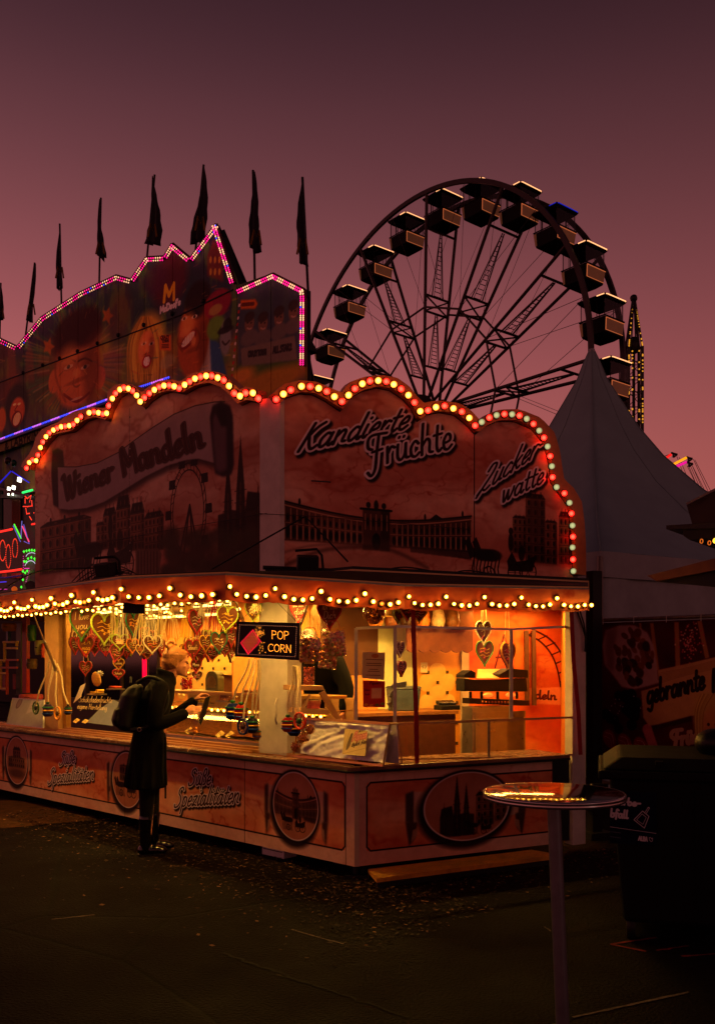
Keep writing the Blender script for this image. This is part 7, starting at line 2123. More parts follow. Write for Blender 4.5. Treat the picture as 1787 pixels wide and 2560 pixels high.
for (x, y) in ((540, 820), (245, 975)):
 polyp([(x + 32 * math.cos(a) * (1 if k % 2 == 0 else .5), y + 48 * math.sin(a) * (1 if k % 2 == 0 else .5)) for k, a in enumerate(np.linspace(0, 6.2832, 11)[:-1])], (170, 90, 30), .85)
ellp(85, 1270, 60, 110, (40, 36, 34), .95, .3); ellp(88, 1300, 38, 70, (176, 84, 44), 1, .2); ellp(85, 1340, 26, 40, (90, 20, 16), 1, .2); ellp(86, 1338, 20, 30, (220, 190, 120), 1, .2, .3)
for k in range(4): linep([(72 + k * 9, 1320), (74 + k * 9, 1356)], .02, (110, 60, 30), .9)
linep([(90, 1270), (76, 1296), (92, 1300)], .05, (110, 40, 24), .9); ellp(75, 1265, 8, 6, (230, 200, 120)); ellp(98, 1262, 8, 6, (230, 200, 120))
ellp(10, 1340, 22, 60, (190, 96, 40), .9, .3)
for x, y in ((60, 1040), (150, 1060)): polyp([(x - 24, y + 90), (x + 24, y + 90), (x + 18, y - 60), (x, y - 90), (x - 18, y - 60)], (130, 70, 50), .5, 3)
polyp([(1040, 620), (1120, 650), (1110, 480), (1070, 440), (1040, 520)], (120, 40, 34), .7, 2)
for k in range(6): ellp(1056 + 22 * (k % 3), 540 + 60 * (k // 3), 6, 18, (190, 140, 50), .8)
ellp(600, 820, 60, 120, (110, 60, 40), .5, .7); ellp(560, 1060, 60, 80, (120, 50, 90), .35, .8)
polyp([(1190, 1180), (1520, 1180), (1515, 700), (1365, 620), (1190, 700)], (46, 54, 66), .8, 3)
for k in range(16): ellp(rr.uniform(1195, 1510), rr.uniform(1060, 1110), 40, 26, (62, 84, 36), .6, .7)
ellp(1350, 1150, 200, 60, (150, 104, 30), .9, .6); ellp(1215, 1120, 60, 40, (190, 120, 40), .8, .8)
polyp([(1208, 985), (1475, 920), (1490, 1040), (1212, 1074)], (96, 84, 72), .95)
for x, y in ((1250, 860), (1318, 860), (1398, 830), (1470, 800)):
 ellp(x, y, 24, 44, (100, 72, 56), .95, .2); ellp(x, y - 34, 26, 26, (44, 34, 32), .9, .3); ellp(x, y + 70, 44, 40, (86, 76, 70), .9, .3)
 for q in (-9, 9): ellp(x + q, y - 4, 4, 4, (20, 16, 16), .9)
 linep([(x - 10, y + 22), (x, y + 27), (x + 10, y + 22)], .04, (150, 120, 100), .9)
polyp([(1208, 985), (1475, 925), (1478, 990), (1212, 1030)], (96, 84, 72), .9)
for tx, a, b, t in (('CRAZY', (1244, 1026), (1290, 1020), (1244, 1000)), ('TOWN', (1292, 1020), (1335, 1014), (1292, 994)), ('ALL STARZ', (1368, 1008), (1462, 990), (1368, 978))):
 cvF.lettering(place_text(tx, *Fq(a, b, t), sharp=True), .05, [(0, (36, 30, 30), 1, (0, 0), 0)])
polyp([(1205, 742), (1280, 738), (1292, 760), (1280, 784), (1205, 788)], (170, 80, 24), .95); linep([(1215, 765), (1270, 760)], .10, (60, 24, 14), .8)
for k in range(12): polyp([(1197 - k * 3.4, 760 + k * 32), (1206 - k * 3.4, 760 + k * 32), (1203 - k * 3.4, 776 + k * 32), (1194 - k * 3.4, 776 + k * 32)], (150, 30, 30) if k % 2 else (190, 170, 160), .95, 0)
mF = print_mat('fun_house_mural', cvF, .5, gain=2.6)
seam_x = [0, 22, 120, 218, 303, 393, 492, 596, 724, 866, 1022, 1188, 1358, 1530]
seam_t = [FO[0][0]] + [Fq((x, 900))[0][0] for x in seam_x[1:]]
def top_at(t):
 for a, b in zip(FO[:-2], FO[1:-1]):
  lo, hi = min(a[0], b[0]), max(a[0], b[0])
  if lo <= t <= hi and hi > lo: return a[1] + (b[1] - a[1]) * (t - a[0]) / (b[0] - a[0])
 return FO[-2][1]
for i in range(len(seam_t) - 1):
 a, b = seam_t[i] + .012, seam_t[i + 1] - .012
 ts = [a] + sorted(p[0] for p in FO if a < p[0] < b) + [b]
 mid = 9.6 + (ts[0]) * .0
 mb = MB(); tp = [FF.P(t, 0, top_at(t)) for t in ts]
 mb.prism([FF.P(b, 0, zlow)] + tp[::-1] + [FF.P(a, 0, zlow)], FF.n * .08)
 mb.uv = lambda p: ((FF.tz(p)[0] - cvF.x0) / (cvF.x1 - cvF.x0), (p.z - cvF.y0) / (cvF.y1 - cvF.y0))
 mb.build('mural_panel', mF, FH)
mb = MB()
a, b = Fq((0, 1155), (900, 820)); c, d = Fq((900, 820), (1170, 690))
mb.bar(FF.P(a[0], -.01, a[1]), FF.P(b[0], -.01, b[1]), .022); mb.bar(FF.P(b[0], -.01, b[1]), FF.P(d[0], -.01, d[1]), .022)
for x in seam_x[2:11]:
 for yy in (0.0,):
  t = Fq((x, 900))[0][0]; z = a[1] + (d[1] - a[1]) * (t - a[0]) / (d[0] - a[0]); mb.sphere(FF.P(t, -.02, z), .07, 6, 4)
mb.build('panel_joint', M['black'], FH)
mb = MB(); FF.slab(mb, tm0, tm1 - 3.4, .42, 3.5, .02, 9.3); mb.prism([FF.P(t, .11, z - .25) for t, z in [(tm0, 9.5)] + FO[:-2] + [(tm1, 9.5)]][::-1], FF.n * .3); mb.build('body', mat('fun_house_rear', (26, 20, 20), .7), FH)
outline = [(-60, 885)] + fp[1:12] + [(1172, 655)]
out2 = [(1183, 692), (1365, 612), (1520, 690), (1524, 730), (1522, 1070)]
lm = {'magenta': (MB(), emis('led_magenta', (255, 24, 130), 2.0)), 'cream': (MB(), emis('led_cream', (255, 190, 140), 1.6)), 'blue': (MB(), emis('led_blue', (60, 70, 255), 1.6)), 'violet': (MB(), emis('led_violet', (215, 110, 255), 1.2))}
def bead(mb, p, r):
 v = [p + FF.d * r, p - FF.d * r, p + Vector((0, 0, r)), p - Vector((0, 0, r)), p - FF.n * r]
 mb.add(v, [(0, 2, 4), (2, 1, 4), (1, 3, 4), (3, 0, 4)], True)
trim = MB()
kk = 0
for line_ in (outline, out2):
 for row, off in ((0, 4), (1, 17)):
  acc = 0
  for i in range(len(line_) - 1):
   (xa, ya), (xb, yb) = line_[i], line_[i + 1]
   L = math.hypot(xb - xa, yb - ya); nx_, ny_ = -(yb - ya) / L, (xb - xa) / L
   nst = max(1, int(L / 10.5))
   for k in range(nst):
    f = (k + .5) / nst
    t, z = FF.hit(*z1(xa + (xb - xa) * f + nx_ * off, ya + (yb - ya) * f + ny_ * off), -.14)
    kk += 1
    c = 'magenta' if (kk // 3 + row) % 2 else 'cream'
    if rr.random() < .03: c = 'blue'
    bead(lm[c][0], FF.P(t, -.14, z), .030)
for line_ in (outline, out2):
 for i in range(len(line_) - 1):
  a, b = FF.hit(*z1(*line_[i]), -.1), FF.hit(*z1(*line_[i + 1]), -.1)
  trim.bar(FF.P(a[0], -.06, a[1]), FF.P(b[0], -.06, b[1]), .06)
trim.build('edge_trim', mat('dark_red_trim', (60, 14, 22), .4), FH)
for k in range(2):
 xs = ((-60, 1462), (586, 1222)) if k == 0 else ((700, 1178), (846, 1130))
 n = 86 if k == 0 else 15
 for i in range(n):
  f = i / (n - 1); x = xs[0][0] + (xs[1][0] - xs[0][0]) * f; y = xs[0][1] + (xs[1][1] - xs[0][1]) * f
  t, z = FF.hit(*z1(x, y), -.3); bead(lm['violet' if (i // 6) % 2 else 'blue'][0], FF.P(t, -.3, z), .042)
for c, (mb, m) in lm.items():
 o = mb.build(c + '_beads', m, FH); o['kind'] = 'stuff'
a, b = FF.hit(*z1(-60, 1475), -.28), FF.hit(*z1(846, 1140), -.28)
mb = MB(); mb.bar(FF.P(a[0], -.25, a[1]), FF.P(b[0], -.25, b[1]), .07); mb.build('strip_rail', mat('strip_blue', (20, 16, 50), .4), FH)
cvG = Canvas(tm0 - .1, 0, tm1, 1, 50, (140, 120, 74))
f0 = FF.hit(*z1(0, 1450), -.2); f1 = FF.hit(*z1(580, 1232), -.2)
zfas = lambda t: f0[1] + (f1[1] - f0[1]) * (t - f0[0]) / (f1[0] - f0[0])
g0 = FF.hit(*z1(0, 1505), -.2)
fh = f0[1] - g0[1]
cvG = Canvas(tm0 - .1, 0, f1[0] + 3, fh, 90, (146, 122, 76))
def fas(x, y):
 t, z = FF.hit(*z1(x, y), -.2); return (t, z - (zfas(t) - fh))
for tx, a, b, t in (('EL', (-45, 1522), (22, 1502), (-45, 1470)), ('&', (26, 1496), (46, 1490), (27, 1462)), ('LABYRINTH', (56, 1482), (236, 1422), (57, 1440))):
 cvG.lettering(place_text(tx, fas(*a), fas(*b), fas(*t), sharp=True), .085, [(0, (34, 26, 20), 1, (0, 0), 0)])
for tx, a, b, t in (('-', (238, 1408), (258, 1400), (238, 1380)), ('SPIEGEL', (290, 1380), (430, 1330), (291, 1345))):
 cvG.lettering(place_text(tx, fas(*a), fas(*b), fas(*t), sharp=True), .07, [(0, (110, 90, 56), 1, (0, 0), 0)])
mb = MB(); mb.prism([FF.P(tm0, -.2, zfas(tm0) - fh), FF.P(f1[0] + 2.8, -.2, zfas(f1[0] + 2.8) - fh), FF.P(f1[0] + 2.8, -.2, zfas(f1[0] + 2.8) - .03), FF.P(tm0, -.2, zfas(tm0) - .03)], FF.n * .05)
mb.uv = lambda p: ((FF.tz(p)[0] - cvG.x0) / (cvG.x1 - cvG.x0), (p.z - (zfas(FF.tz(p)[0]) - fh)) / fh)
mb.build('lettered_fascia', print_mat('labyrinth_print', cvG, .6), FH)
mb = MB()
for k in range(7): FF.slab(mb, tm0, tm1, -.15 + k * .22, .03 + k * .22, 7.45 - k * .12, 7.49 - k * .12)
mb.build('canopy_board', M['brownwood'], FH)
mb = MB()
for p0_, p1_ in (((1095, 375), (1222, 655)), ((1120, 395), (1232, 660))):
 mb = MB(); mb.bar(FF.W(*z1(*p0_), .9), FF.W(*z1(*p1_), .9), .06); mb.build('brace', M['black'], FH)
mb = MB()
mb.bar(FF.W(*z1(1545, 700), .2), FF.W(*z1(1545, 1180), .2), .08); mb.bar(FF.W(*z1(1545, 1020), .3), FF.W(*z1(1572, 1170), 1.0), .05)
mb.build('brace', M['black'], FH)
flags = [(6, 662, 5, 848, 0, 930, 18), (176, 560, 155, 850, 128, 905, 24), (301, 366, 302, 668, 310, 745, 27), (507, 236, 504, 548, 498, 645, 32), (776, 120, 762, 466, 735, 525, 46), (1021, 70, 1000, 436, 978, 490, 38), (1268, 98, 1290, 518, 1277, 635, 36), (1515, 133, 1518, 566, 1545, 700, 40)]
flag_m = mat('navy_flag', (13, 13, 26), .7, vary=.5, scale=3)
flag_y = mat('flag_yellow', (110, 80, 16), .7)
names = ('at the left picture edge', 'second from the left edge', 'third from the left edge', 'above the arched roofline, fourth from the left edge', 'beside the stepped roofline left of the peak', 'right beside the highest peak', 'over the dip right of the peak', 'at the right end of the fun house')
for i, (xt, yt, xb, yb, xp, yp, hw) in enumerate(flags):
 top, foot = FF.W(*z1(xt, yt - 6), .1), FF.W(*z1(xp, yp + 30), .1)
 th = thing('flag', foot, 'dark drooping flag on a pole ' + names[i], 'flag', 'flags along the fun house top')
 mb = MB(); mb.bar(foot, top, .035, 6); mb.build('pole', M['black'], th)
 mb = MB(); n = 14; vs = []; kx = foot.y / F / 2.004
 for j in range(n + 1):
  f = j / n
  x = xt + (xb - xt) * f; y = yt + (yb - yt) * f
  wl_ = 1.35 * hw * (.05 + 1.15 * f ** .85 if f < .8 else 1.0) * (1 + .12 * math.sin(j * 1.7 + i * 2))
  sh = hw * .25 * math.sin(f * 4 + i * 1.3)
  c = FF.W(*z1(x + sh, y), -.05)
  for q in range(7):
   g = q / 6 * 2 - 1
   vs.append(c + FF.d * (g * wl_ * kx * .75) - FF.n * (.10 * f * math.sin(g * 5 + i + f * 2)) + Vector((0, 0, -.22 * (abs(g) if j == n else 0) * (i % 3 - 1) - .1 * g * f)))
 mb.add(vs, [(j * 7 + q, j * 7 + q + 1, j * 7 + q + 8, j * 7 + q + 7) for j in range(n) for q in range(6)], True)
 o = mb.build('cloth', flag_m, th); sm_ = o.modifiers.new('th', 'SOLIDIFY'); sm_.thickness = .01
 c = FF.W(*z1(xb + (xt - xb) * .22, yb + (yt - yb) * .22), -.30)
 mb = MB(); mb.tube([c + Vector((-.14, 0, -.2)), c + Vector((-.06, 0, .18)), c + Vector((0, 0, -.02)), c + Vector((.07, 0, .16)), c + Vector((.12, 0, -.2))], .028, 5); mb.build('emblem', flag_y, th)
# ------ neon front at the far left, under the fun house canopy
NF = Frame((FF.o.x + FF.n.x * -.6, FF.o.y + FF.n.y * -.6), (.728, -.685), 1)
Nq = lambda x, y, s=0: NF.W(*zq(x, y), s)
NB = thing('neon_booth', Nq(250, 2200), 'neon-lit ticket booth front with green arch lamps and red tubes at far left', 'booth')
mb = MB(); mb.prism([Nq(-200, 2260, .3), Nq(600, 2260, .3), Nq(480, 880, .3), Nq(-200, 700, .3)], NF.n * .2); mb.build('wall', mat('booth_dark_blue', (12, 16, 34), .4), NB)
mb = MB(); mb.prism([Nq(310, 2260), Nq(560, 2260), Nq(560, 1720), Nq(540, 1640), Nq(440, 1590), Nq(330, 1640)], NF.n * .1); mb.build('arch_panel', mat('booth_grey', (110, 110, 104), .5), NB)
mb = MB(); mb.prism([Nq(400, 2240, -.02), Nq(550, 2240, -.02), Nq(520, 1960, -.02), Nq(460, 1880, -.02), Nq(410, 1960, -.02)], NF.n * .02); mb.build('arch_opening', mat('arch_navy', (8, 14, 40), .4), NB)
for k, x in enumerate((185, 215, 245, 275)):
 mb = MB(); mb.bar(Nq(x, 1300, .25), Nq(x, 900, .25), .05); mb.build('slat', mat('slat' + str(k), (110, 60, 40), .5), NB)
def neon(pts, r, col, st, name='neon_tube', s=-.08):
 mb = MB(); mb.tube([Nq(x, y, s) for x, y in pts], r * .5, 6); return mb.build(name, emis(name + str(len(bpy.data.materials)), col, st * .5), NB)
neon([(0, 700), (158, 532)], .05, (30, 40, 255), 1.0); neon([(165, 535), (400, 690)], .045, (30, 40, 255), 1.0)
neon([(315, 828), (447, 792)], .07, (40, 255, 110), 3.0)
neon([(0, 1365), (170, 1328)], .07, (255, 40, 30), 3.5); neon([(0, 1915), (175, 1895), (300, 1875)], .07, (255, 40, 30), 3.5); neon([(440, 1262), (488, 1253)], .06, (255, 40, 30), 3)
neon([(200, 1262), (292, 1452)], .05, (90, 255, 60), 2.2); neon([(185, 1280), (285, 1500)], .03, (120, 120, 255), 1.0)
neon([(305, 1215), (292, 1450)], .03, (140, 140, 255), 1.0); neon([(312, 1290), (400, 1500)], .05, (255, 70, 120), 2.2); neon([(330, 1265), (405, 1530), (335, 1495)], .03, (140, 120, 255), 1.0)
neon([(0, 1990), (80, 1990), (300, 1960)], .05, (20, 20, 120), .4)
mb = MB(); mb.bar(Nq(-50, 885), Nq(350, 890), .09); mb.bar(Nq(20, 800), Nq(20, 1320), .09); mb.build('green_frame', mat('booth_green', (14, 60, 44), .4), NB)
for k, (x, y, r) in enumerate(((272, 652, .20), (192, 760, .17), (126, 775, .15), (122, 852, .09), (180, 852, .09))):
 mb = MB(); mb.box(Nq(x, y, -.1), (r * .8, r * .4, r * .75), rz=NF.yaw, ry=.3); mb.build('flood_lamp', emis('flood' + str(k), (255, 246, 220), 4.0), NB)
def beads(pts, r, col, st, nm):
 mb = MB()
 for x, y in pts: bead(mb, Nq(x, y, -.12), r * .55)
 o = mb.build(nm, emis(nm, col, st * .6), NB); o['kind'] = 'stuff'
arc = lambda cx_, cy_, rx, ry, a0, a1, n: [(cx_ + rx * math.cos(a), cy_ - ry * math.sin(a)) for a in np.linspace(a0, a1, n)]
pk = lambda pts, st: [pts[i] for i in range(0, len(pts), st)]
star = []
for a, b in (((350, 880), (380, 910)), ((380, 910), (430, 870)), ((430, 870), (412, 955)), ((440, 940), (445, 1010)), ((445, 1010), (385, 1020)), ((385, 1020), (325, 1018)), ((350, 970), (350, 910)), ((360, 1045), (372, 1118)), ((372, 1118), (410, 1112)), ((410, 1158), (437, 1200)), ((470, 1105), (470, 1106))):
 star += [(a[0] + (b[0] - a[0]) * k / 4, a[1] + (b[1] - a[1]) * k / 4) for k in range(5)]
beads(star, .045, (255, 60, 40), 2.5, 'red_star_beads')
gl = arc(42, 1620, 40, 140, .3, 5.6, 34) + arc(120, 1700, 34, 160, -1.4, 4.4, 34) + arc(212, 1590, 36, 130, -1.2, 4.3, 30)
beads(gl, .045, (255, 60, 34), 1.8, 'red_letter_beads')
beads([(x, y) for x, y in zip(np.linspace(335, 515, 6), (1635, 1625, 1618, 1616, 1620, 1628))] + arc(435, 1790, 70, 75, .2, 2.9, 5) + [(322, 1905), (352, 1925), (380, 1900), (340, 1770), (497, 1760), (550, 1960), (525, 2015), (322, 2020), (300, 2120)], .095, (70, 255, 60), 2.4, 'green_arch_beads')
beads(arc(440, 1720, 80, 70, .3, 2.8, 16) + arc(425, 1920, 95, 160, -.1, 2.5, 26) + [(505 + 10 * k, 2052) for k in range(6)], .035, (230, 220, 255), 1.6, 'white_arch_beads')
beads([(340 + 8 * k, 1866 - (k % 3)) for k in range(9)] + [(405 - 7 * k, 1900 + 24 * k) for k in range(9)] + [(10 + 15 * k, 2150) for k in range(7)] + [(325, 1700 + 30 * k) for k in range(7)], .035, (255, 60, 190), 1.8, 'pink_beads')
beads([(8 + 16 * k, 2052 - k) for k in range(6)], .045, (80, 60, 255), 2, 'blue_beads')
mb = MB(); mb.sphere(Nq(203, 2150, -.5), (.10, .09, .10), 12, 8); mb.build('orange_globe', emis('orange_globe', (255, 110, 30), .35), NB)
mb = MB()
for k in range(16): mb.tube(smooth_line([tuple(Nq(345 + k * 3, 2080 + k * 8, -.2)), tuple(Nq(430 + k * 4, 2040 + k * 12, -.25)), tuple(Nq(545, 2110 + k * 7, -.2))], 4), .02, 4)
mb.build('cable_tangle', M['blackrub'], NB)
for k, c in enumerate(((190, 110, 30), (60, 80, 30), (140, 40, 30), (190, 110, 30))):
 mb = MB(); mb.prism([Nq(30 + k * 66, 2000, .1), Nq(96 + k * 66, 1990, .1), Nq(96 + k * 66, 1925, .1), Nq(30 + k * 66, 1935, .1)], NF.n * .03); mb.build('coloured_panel', mat('colour_panel' + str(k), c, .5), NB)
th = thing('balloon', Nq(195, 430, -.4), 'green balloon floating under the fun house canopy', 'balloon')
mb = MB(); mb.sphere(Nq(195, 425, -.4), (.10, .10, .12), 14, 10); mb.build('skin', mat('green_balloon', (12, 70, 50), .2), th); mb = MB(); mb.bar(Nq(195, 460, -.4), Nq(160, 535, -.4), .01); mb.build('string', M['black'], th)
th = thing('balloon', Nq(115, 400, -.3), 'dim brown balloon beside the green one', 'balloon')
mb = MB(); mb.sphere(Nq(115, 395, -.3), (.12, .11, .14), 14, 10); mb.build('skin', mat('brown_balloon', (40, 24, 24), .2), th); mb = MB(); mb.bar(Nq(115, 450, -.3), Nq(160, 535, -.3), .01); mb.build('string', M['black'], th)
# ====== big wheel
WH = Vector((4.212, 51.615, 15.73)); WR = 12.0; PHI = 0.8915; WW = 2.5
wd = Vector((math.cos(PHI), -math.sin(PHI), 0)); wn = Vector((math.sin(PHI), math.cos(PHI), 0))
def wp(r, a, o=0.0): return WH + wd * (r * math.sin(a)) + Vector((0, 0, r * math.cos(a))) + wn * o
FW = thing('ferris_wheel', (WH.x, WH.y, 0), 'large dark ferris wheel with lit gondolas rising behind the candy stall', 'ferris wheel')
st_m = mat('wheel_steel', (52, 44, 46), .5, .3, vary=.15, scale=1)
def rimring(o):
 mb = MB(); n = 120; vs = []
 for k in range(n):
  a = 2 * math.pi * k / n
  for dr, do in ((-.12, -.08), (.12, -.08), (.12, .08), (-.12, .08)): vs.append(wp(WR + dr, a, o + do))
 mb.add(vs, [(4 * k + j, 4 * k + (j + 1) % 4, 4 * ((k + 1) % n) + (j + 1) % 4, 4 * ((k + 1) % n) + j) for k in range(n) for j in range(4)])
 return mb.build('rim', st_m, FW)
rimring(-WW / 2); rimring(WW / 2)
A0, DA = math.radians(-52.93), math.radians(14.4)
HW = .62
hubw = lambda r: HW + (WW / 2 - HW) * (r / WR)
for k in range(12):
 a = A0 + 2 * DA * k
 if k == 12: break
 mb = MB()
 for q in (-1, 1):
  mb.bar(wp(.8, a, q * HW), wp(WR, a, q * WW / 2), .09, 6)
 for r in (10.1,):
  mb.bar(wp(r, a, -hubw(r)), wp(r, a, hubw(r)), .07, 5)
 for r in (5.6, 6.5): mb.bar(wp(r, a, -hubw(r)), wp(r, a, hubw(r)), .07, 5)
 mb.bar(wp(5.6, a, -hubw(5.6)), wp(6.5, a, hubw(6.5)), .05, 4); mb.bar(wp(5.6, a, hubw(5.6)), wp(6.5, a, -hubw(6.5)), .05, 4)
 mb.build('spoke', st_m, FW)
 for (r0, r1, w0, w1) in ((2.6, 5.6, .42, .06), (6.5, 10.0, .42, .06)):
  mb = MB()
  for q in (-1, 1): mb.bar(wp(r0, a, q * w0), wp(r1, a, q * w1), .045, 4)
  n = 14
  for j in range(n):
   f = (j + .3) / n; r = r0 + (r1 - r0) * f; w_ = (w0 + (w1 - w0) * f) * .62
   mb.bar(wp(r, a, -w_), wp(r, a, w_), .022, 4)
  for q in (-1, 1): mb.bar(wp(r0, a, q * w0 * .62), wp(r1 - .4, a, q * w1), .022, 4)
  if r0 < 3: mb.bar(wp(r0, a, -hubw(r0)), wp(r0, a, hubw(r0)), .06, 4)
  mb.build('ladder', st_m, FW)
mb = MB()
for k in range(12):
 a, b = A0 + 2 * DA * k, A0 + 2 * DA * (k + 1)
 for q in (-1, 1): mb.bar(wp(5.8, a, q * hubw(5.8)), wp(5.8, b, q * hubw(5.8)), .06, 5)
mb.build('tie_ring', st_m, FW)
mb = MB()
for k in range(12):
 a = A0 + 2 * DA * k
 for q in (-1, 1):
  mb.bar(wp(WR, a + DA, q * WW / 2), wp(5.8, a, q * hubw(5.8)), .014, 4)
  mb.bar(wp(WR, a + DA, q * WW / 2), wp(5.8, a + 2 * DA, q * hubw(5.8)), .014, 4)
mb.build('tension_cable', st_m, FW)
mb = MB(); mb.lathe(WH, [(0, -1.3), (.9, -1.25), (.95, -.7), (.45, -.6), (.45, .6), (.95, .7), (.9, 1.25), (0, 1.3)], 20, Matrix(((wd.x, 0, wn.x), (wd.y, 0, wn.y), (0, 1, 0)))); mb.build('hub', st_m, FW)
mb = MB()
for q in (-1, 1):
 for s_ in (-1, 1): mb.bar(WH + wn * q * 1.5, Vector((WH.x, WH.y, 0)) + wn * q * 4.5 + wd * s_ * 6.5, .28, 8)
mb.build('support_leg', st_m, FW)
gd = mat('gondola_black', (8, 6, 7), .6, vary=.2, spec=.1)
br_m = mat('bronze_panel', (110, 70, 48), .35, .4, emit=(200, 120, 80), estr=.06, vary=.2, scale=2)  # weak emission stands in for light falling on the bronze
ed_m = emis('gondola_strip', (255, 176, 116), 1.7)
ed2 = emis('panel_glow', (255, 140, 80), .38)
blue_ed = emis('gondola_blue_strip', (20, 50, 255), .30)
glz = glass_film('gondola_glass', (235, 235, 235), .04)
def gondola(strip):
 """local axes: x along the axle direction, y towards the viewer's right face; origin at the roof pivot"""
 g = bpy.data.objects.new('gondola', None); COL.objects.link(g); WLOC[g] = Vector((0, 0, 0)); g['label'] = 'gondola with glowing roof edge'
 a, b = .92, .86
 mb = MB()
 o = [(-a, -b), (a, -b), (a, b), (-a, b)]
 R_ = lambda k, z: [(-a * k, -b * k, z), (a * k, -b * k, z), (a * k, b * k, z), (-a * k, b * k, z)]
 mb.hexa(R_(.86, -.26) + R_(1.12, -.06)); mb.hexa(R_(1.12, -.0598) + R_(1.15, .05)); mb.hexa(R_(1.15, .0502) + R_(.8, .16))
 mb.build('roof', gd, g, bevel=.05)
 mb = MB(); mb.tube([(-a * 1.16, b * .5, .0), (-a * 1.13, b * 1.05, .01), (-a * .95, b * 1.17, .01), (a * .95, b * 1.17, .01), (a * 1.15, b * 1.0, .0)], .030, 5); mb.bar((-a * .5, b * .55, -.16), (a * .3, b * .5, -.17), .02); mb.bar((-a * .8, -b * .2, -.16), (-a * .1, -b * .25, -.17), .018); mb.build('roof_strip', strip, g)
 mb = MB()
 for x, y in ((-a, -b), (a, -b), (a, b), (-a, b), (-.35, -b), (-a, -.3), (-a, .3), (0, b), (-.2, -b), (a, .2)): mb.bar((x * .93, y * .93, -.15), (x * .93, y * .93, -1.05), .022, 4)
 mb.build('bars', gd, g)['kind'] = 'stuff'
 mb = MB(); mb.hexa([(-a * .9, -b * .9, -1.98), (a * .9, -b * .9, -1.98), (a * .9, b * .9, -1.98), (-a * .9, b * .9, -1.98), (-a, -b, -1.15), (a, -b, -1.15), (a, b, -1.15), (-a, b, -1.15)])
 mb.hexa([(-a * .55, -b * .55, -2.2), (a * .55, -b * .55, -2.2), (a * .55, b * .55, -2.2), (-a * .55, b * .55, -2.2), (-a * .9, -b * .9, -1.981), (a * .9, -b * .9, -1.981), (a * .9, b * .9, -1.981), (-a * .9, b * .9, -1.981)])
 mb.tube([(-a * 1.02, -b * 1.02, -1.12), (a * 1.02, -b * 1.02, -1.12), (a * 1.02, b * 1.02, -1.12), (-a * 1.02, b * 1.02, -1.12)], .05, 5, closed=True)
 mb.build('tub', gd, g, bevel=.06)
 mb = MB(); mb.hexa([(-a * .86, b * .925, -1.90), (a * .88, b * .925, -1.90), (a * .88, b * .955, -1.90), (-a * .86, b * .955, -1.90), (-a * .92, b * 1.01, -1.22), (a * .96, b * 1.01, -1.22), (a * .96, b * 1.04, -1.22), (-a * .92, b * 1.04, -1.22)]); mb.build('bronze_panel', br_m, g, bevel=.03)
 mb = MB(); mb.hexa([(-a * .93, -.66, -1.9), (-a * .93, -b * .9, -1.9), (-a * .97, -b * .9, -1.9), (-a * .97, -.66, -1.9), (-a * 1.01, -.66, -1.22), (-a * 1.01, -b, -1.22), (-a * 1.05, -b, -1.22), (-a * 1.05, -.66, -1.22)]); mb.build('bronze_panel', br_m, g)
 mb = MB(); mb.bar((-a * .92, b * 1.06, -1.24), (a * .96, b * 1.06, -1.24), .020); mb.bar((-a * .86, b * .98, -1.88), (a * .88, b * .98, -1.88), .016); mb.bar((-a * .92, b * 1.06, -1.24), (-a * .86, b * .98, -1.88), .022); mb.build('panel_strip', ed2, g)['kind'] = 'stuff'
 mb = MB()
 for p in (((-a, b), (a, b)), ((a, -b), (a, b)), ((-a, -b), (a, -b))):
  (x0, y0), (x1, y1) = p; mb.add([(x0 * .98, y0 * .98, -1.1), (x1 * .98, y1 * .98, -1.1), (x1 * .98, y1 * .98, -.15), (x0 * .98, y0 * .98, -.15)], [(0, 1, 2, 3)])
 mb.build('glazing', glz, g)
 return g
G1 = gondola(ed_m); G2 = gondola(blue_ed)
gyaw = math.atan2(wn.y, wn.x) - math.pi
gyaw = math.atan2(wn.y, wn.x)
def gpos(o, k):
 p = wp(WR, A0 + DA * k, 0)
 o.parent = FW; o.location = p - WLOC[FW]; o.rotation_euler = (0, 0, gyaw)
 o.scale = (.82, -.82, .84)
first = True
for k in range(-1, 12):
 src = G2 if k == 7 else G1
 if k == 7: o = G2
 elif first: o = G1; first = False
 else: o = copy_tree(G1)
 gpos(o, k)
# ====== chair-swing tower and its arms, far right
TW = Vector(at(1583, 1650, 70)); TW.z = 0
TO = thing('drop_tower', TW, 'slim lattice tower dotted with yellow lamps behind the ferris wheel', 'tower')
sc_ = 70 / F
zt_ = lambda v: EYE + (HZ - v) * sc_
ztt = z_(4.251, 1540, 720)
hwid = 17 * sc_
mb = MB(); zsh_ = zt_(870); zap = zt_(746)
cor = [(-hwid, -hwid * .8), (hwid, -hwid * .8), (hwid, hwid * .8), (-hwid, hwid * .8)]
for x, y in cor: mb.bar(TW + Vector((x, y, 0)), TW + Vector((x, y, zsh_)), .13, 5)
nb = 22
for j in range(nb):
 za_, zb_ = zsh_ * j / nb, zsh_ * (j + 1) / nb
 for i in range(4):
  (x0, y0), (x1, y1) = cor[i], cor[(i + 1) % 4]
  mb.bar(TW + Vector((x0, y0, za_)), TW + Vector((x1, y1, za_)), .04, 4)
  mb.bar(TW + Vector((x0, y0, za_) if j % 2 else (x1, y1, za_)), TW + Vector((x1, y1, zb_) if j % 2 else (x0, y0, zb_)), .035, 4)
for x, y in cor: mb.bar(TW + Vector((x, y, zt_(872))), TW + Vector((x * .1, y * .1, zap)), .09, 5); mb.bar(TW + Vector((x * .6, y, zt_(872))), TW + Vector((x * .05, y * .1, zap)), .06, 5)
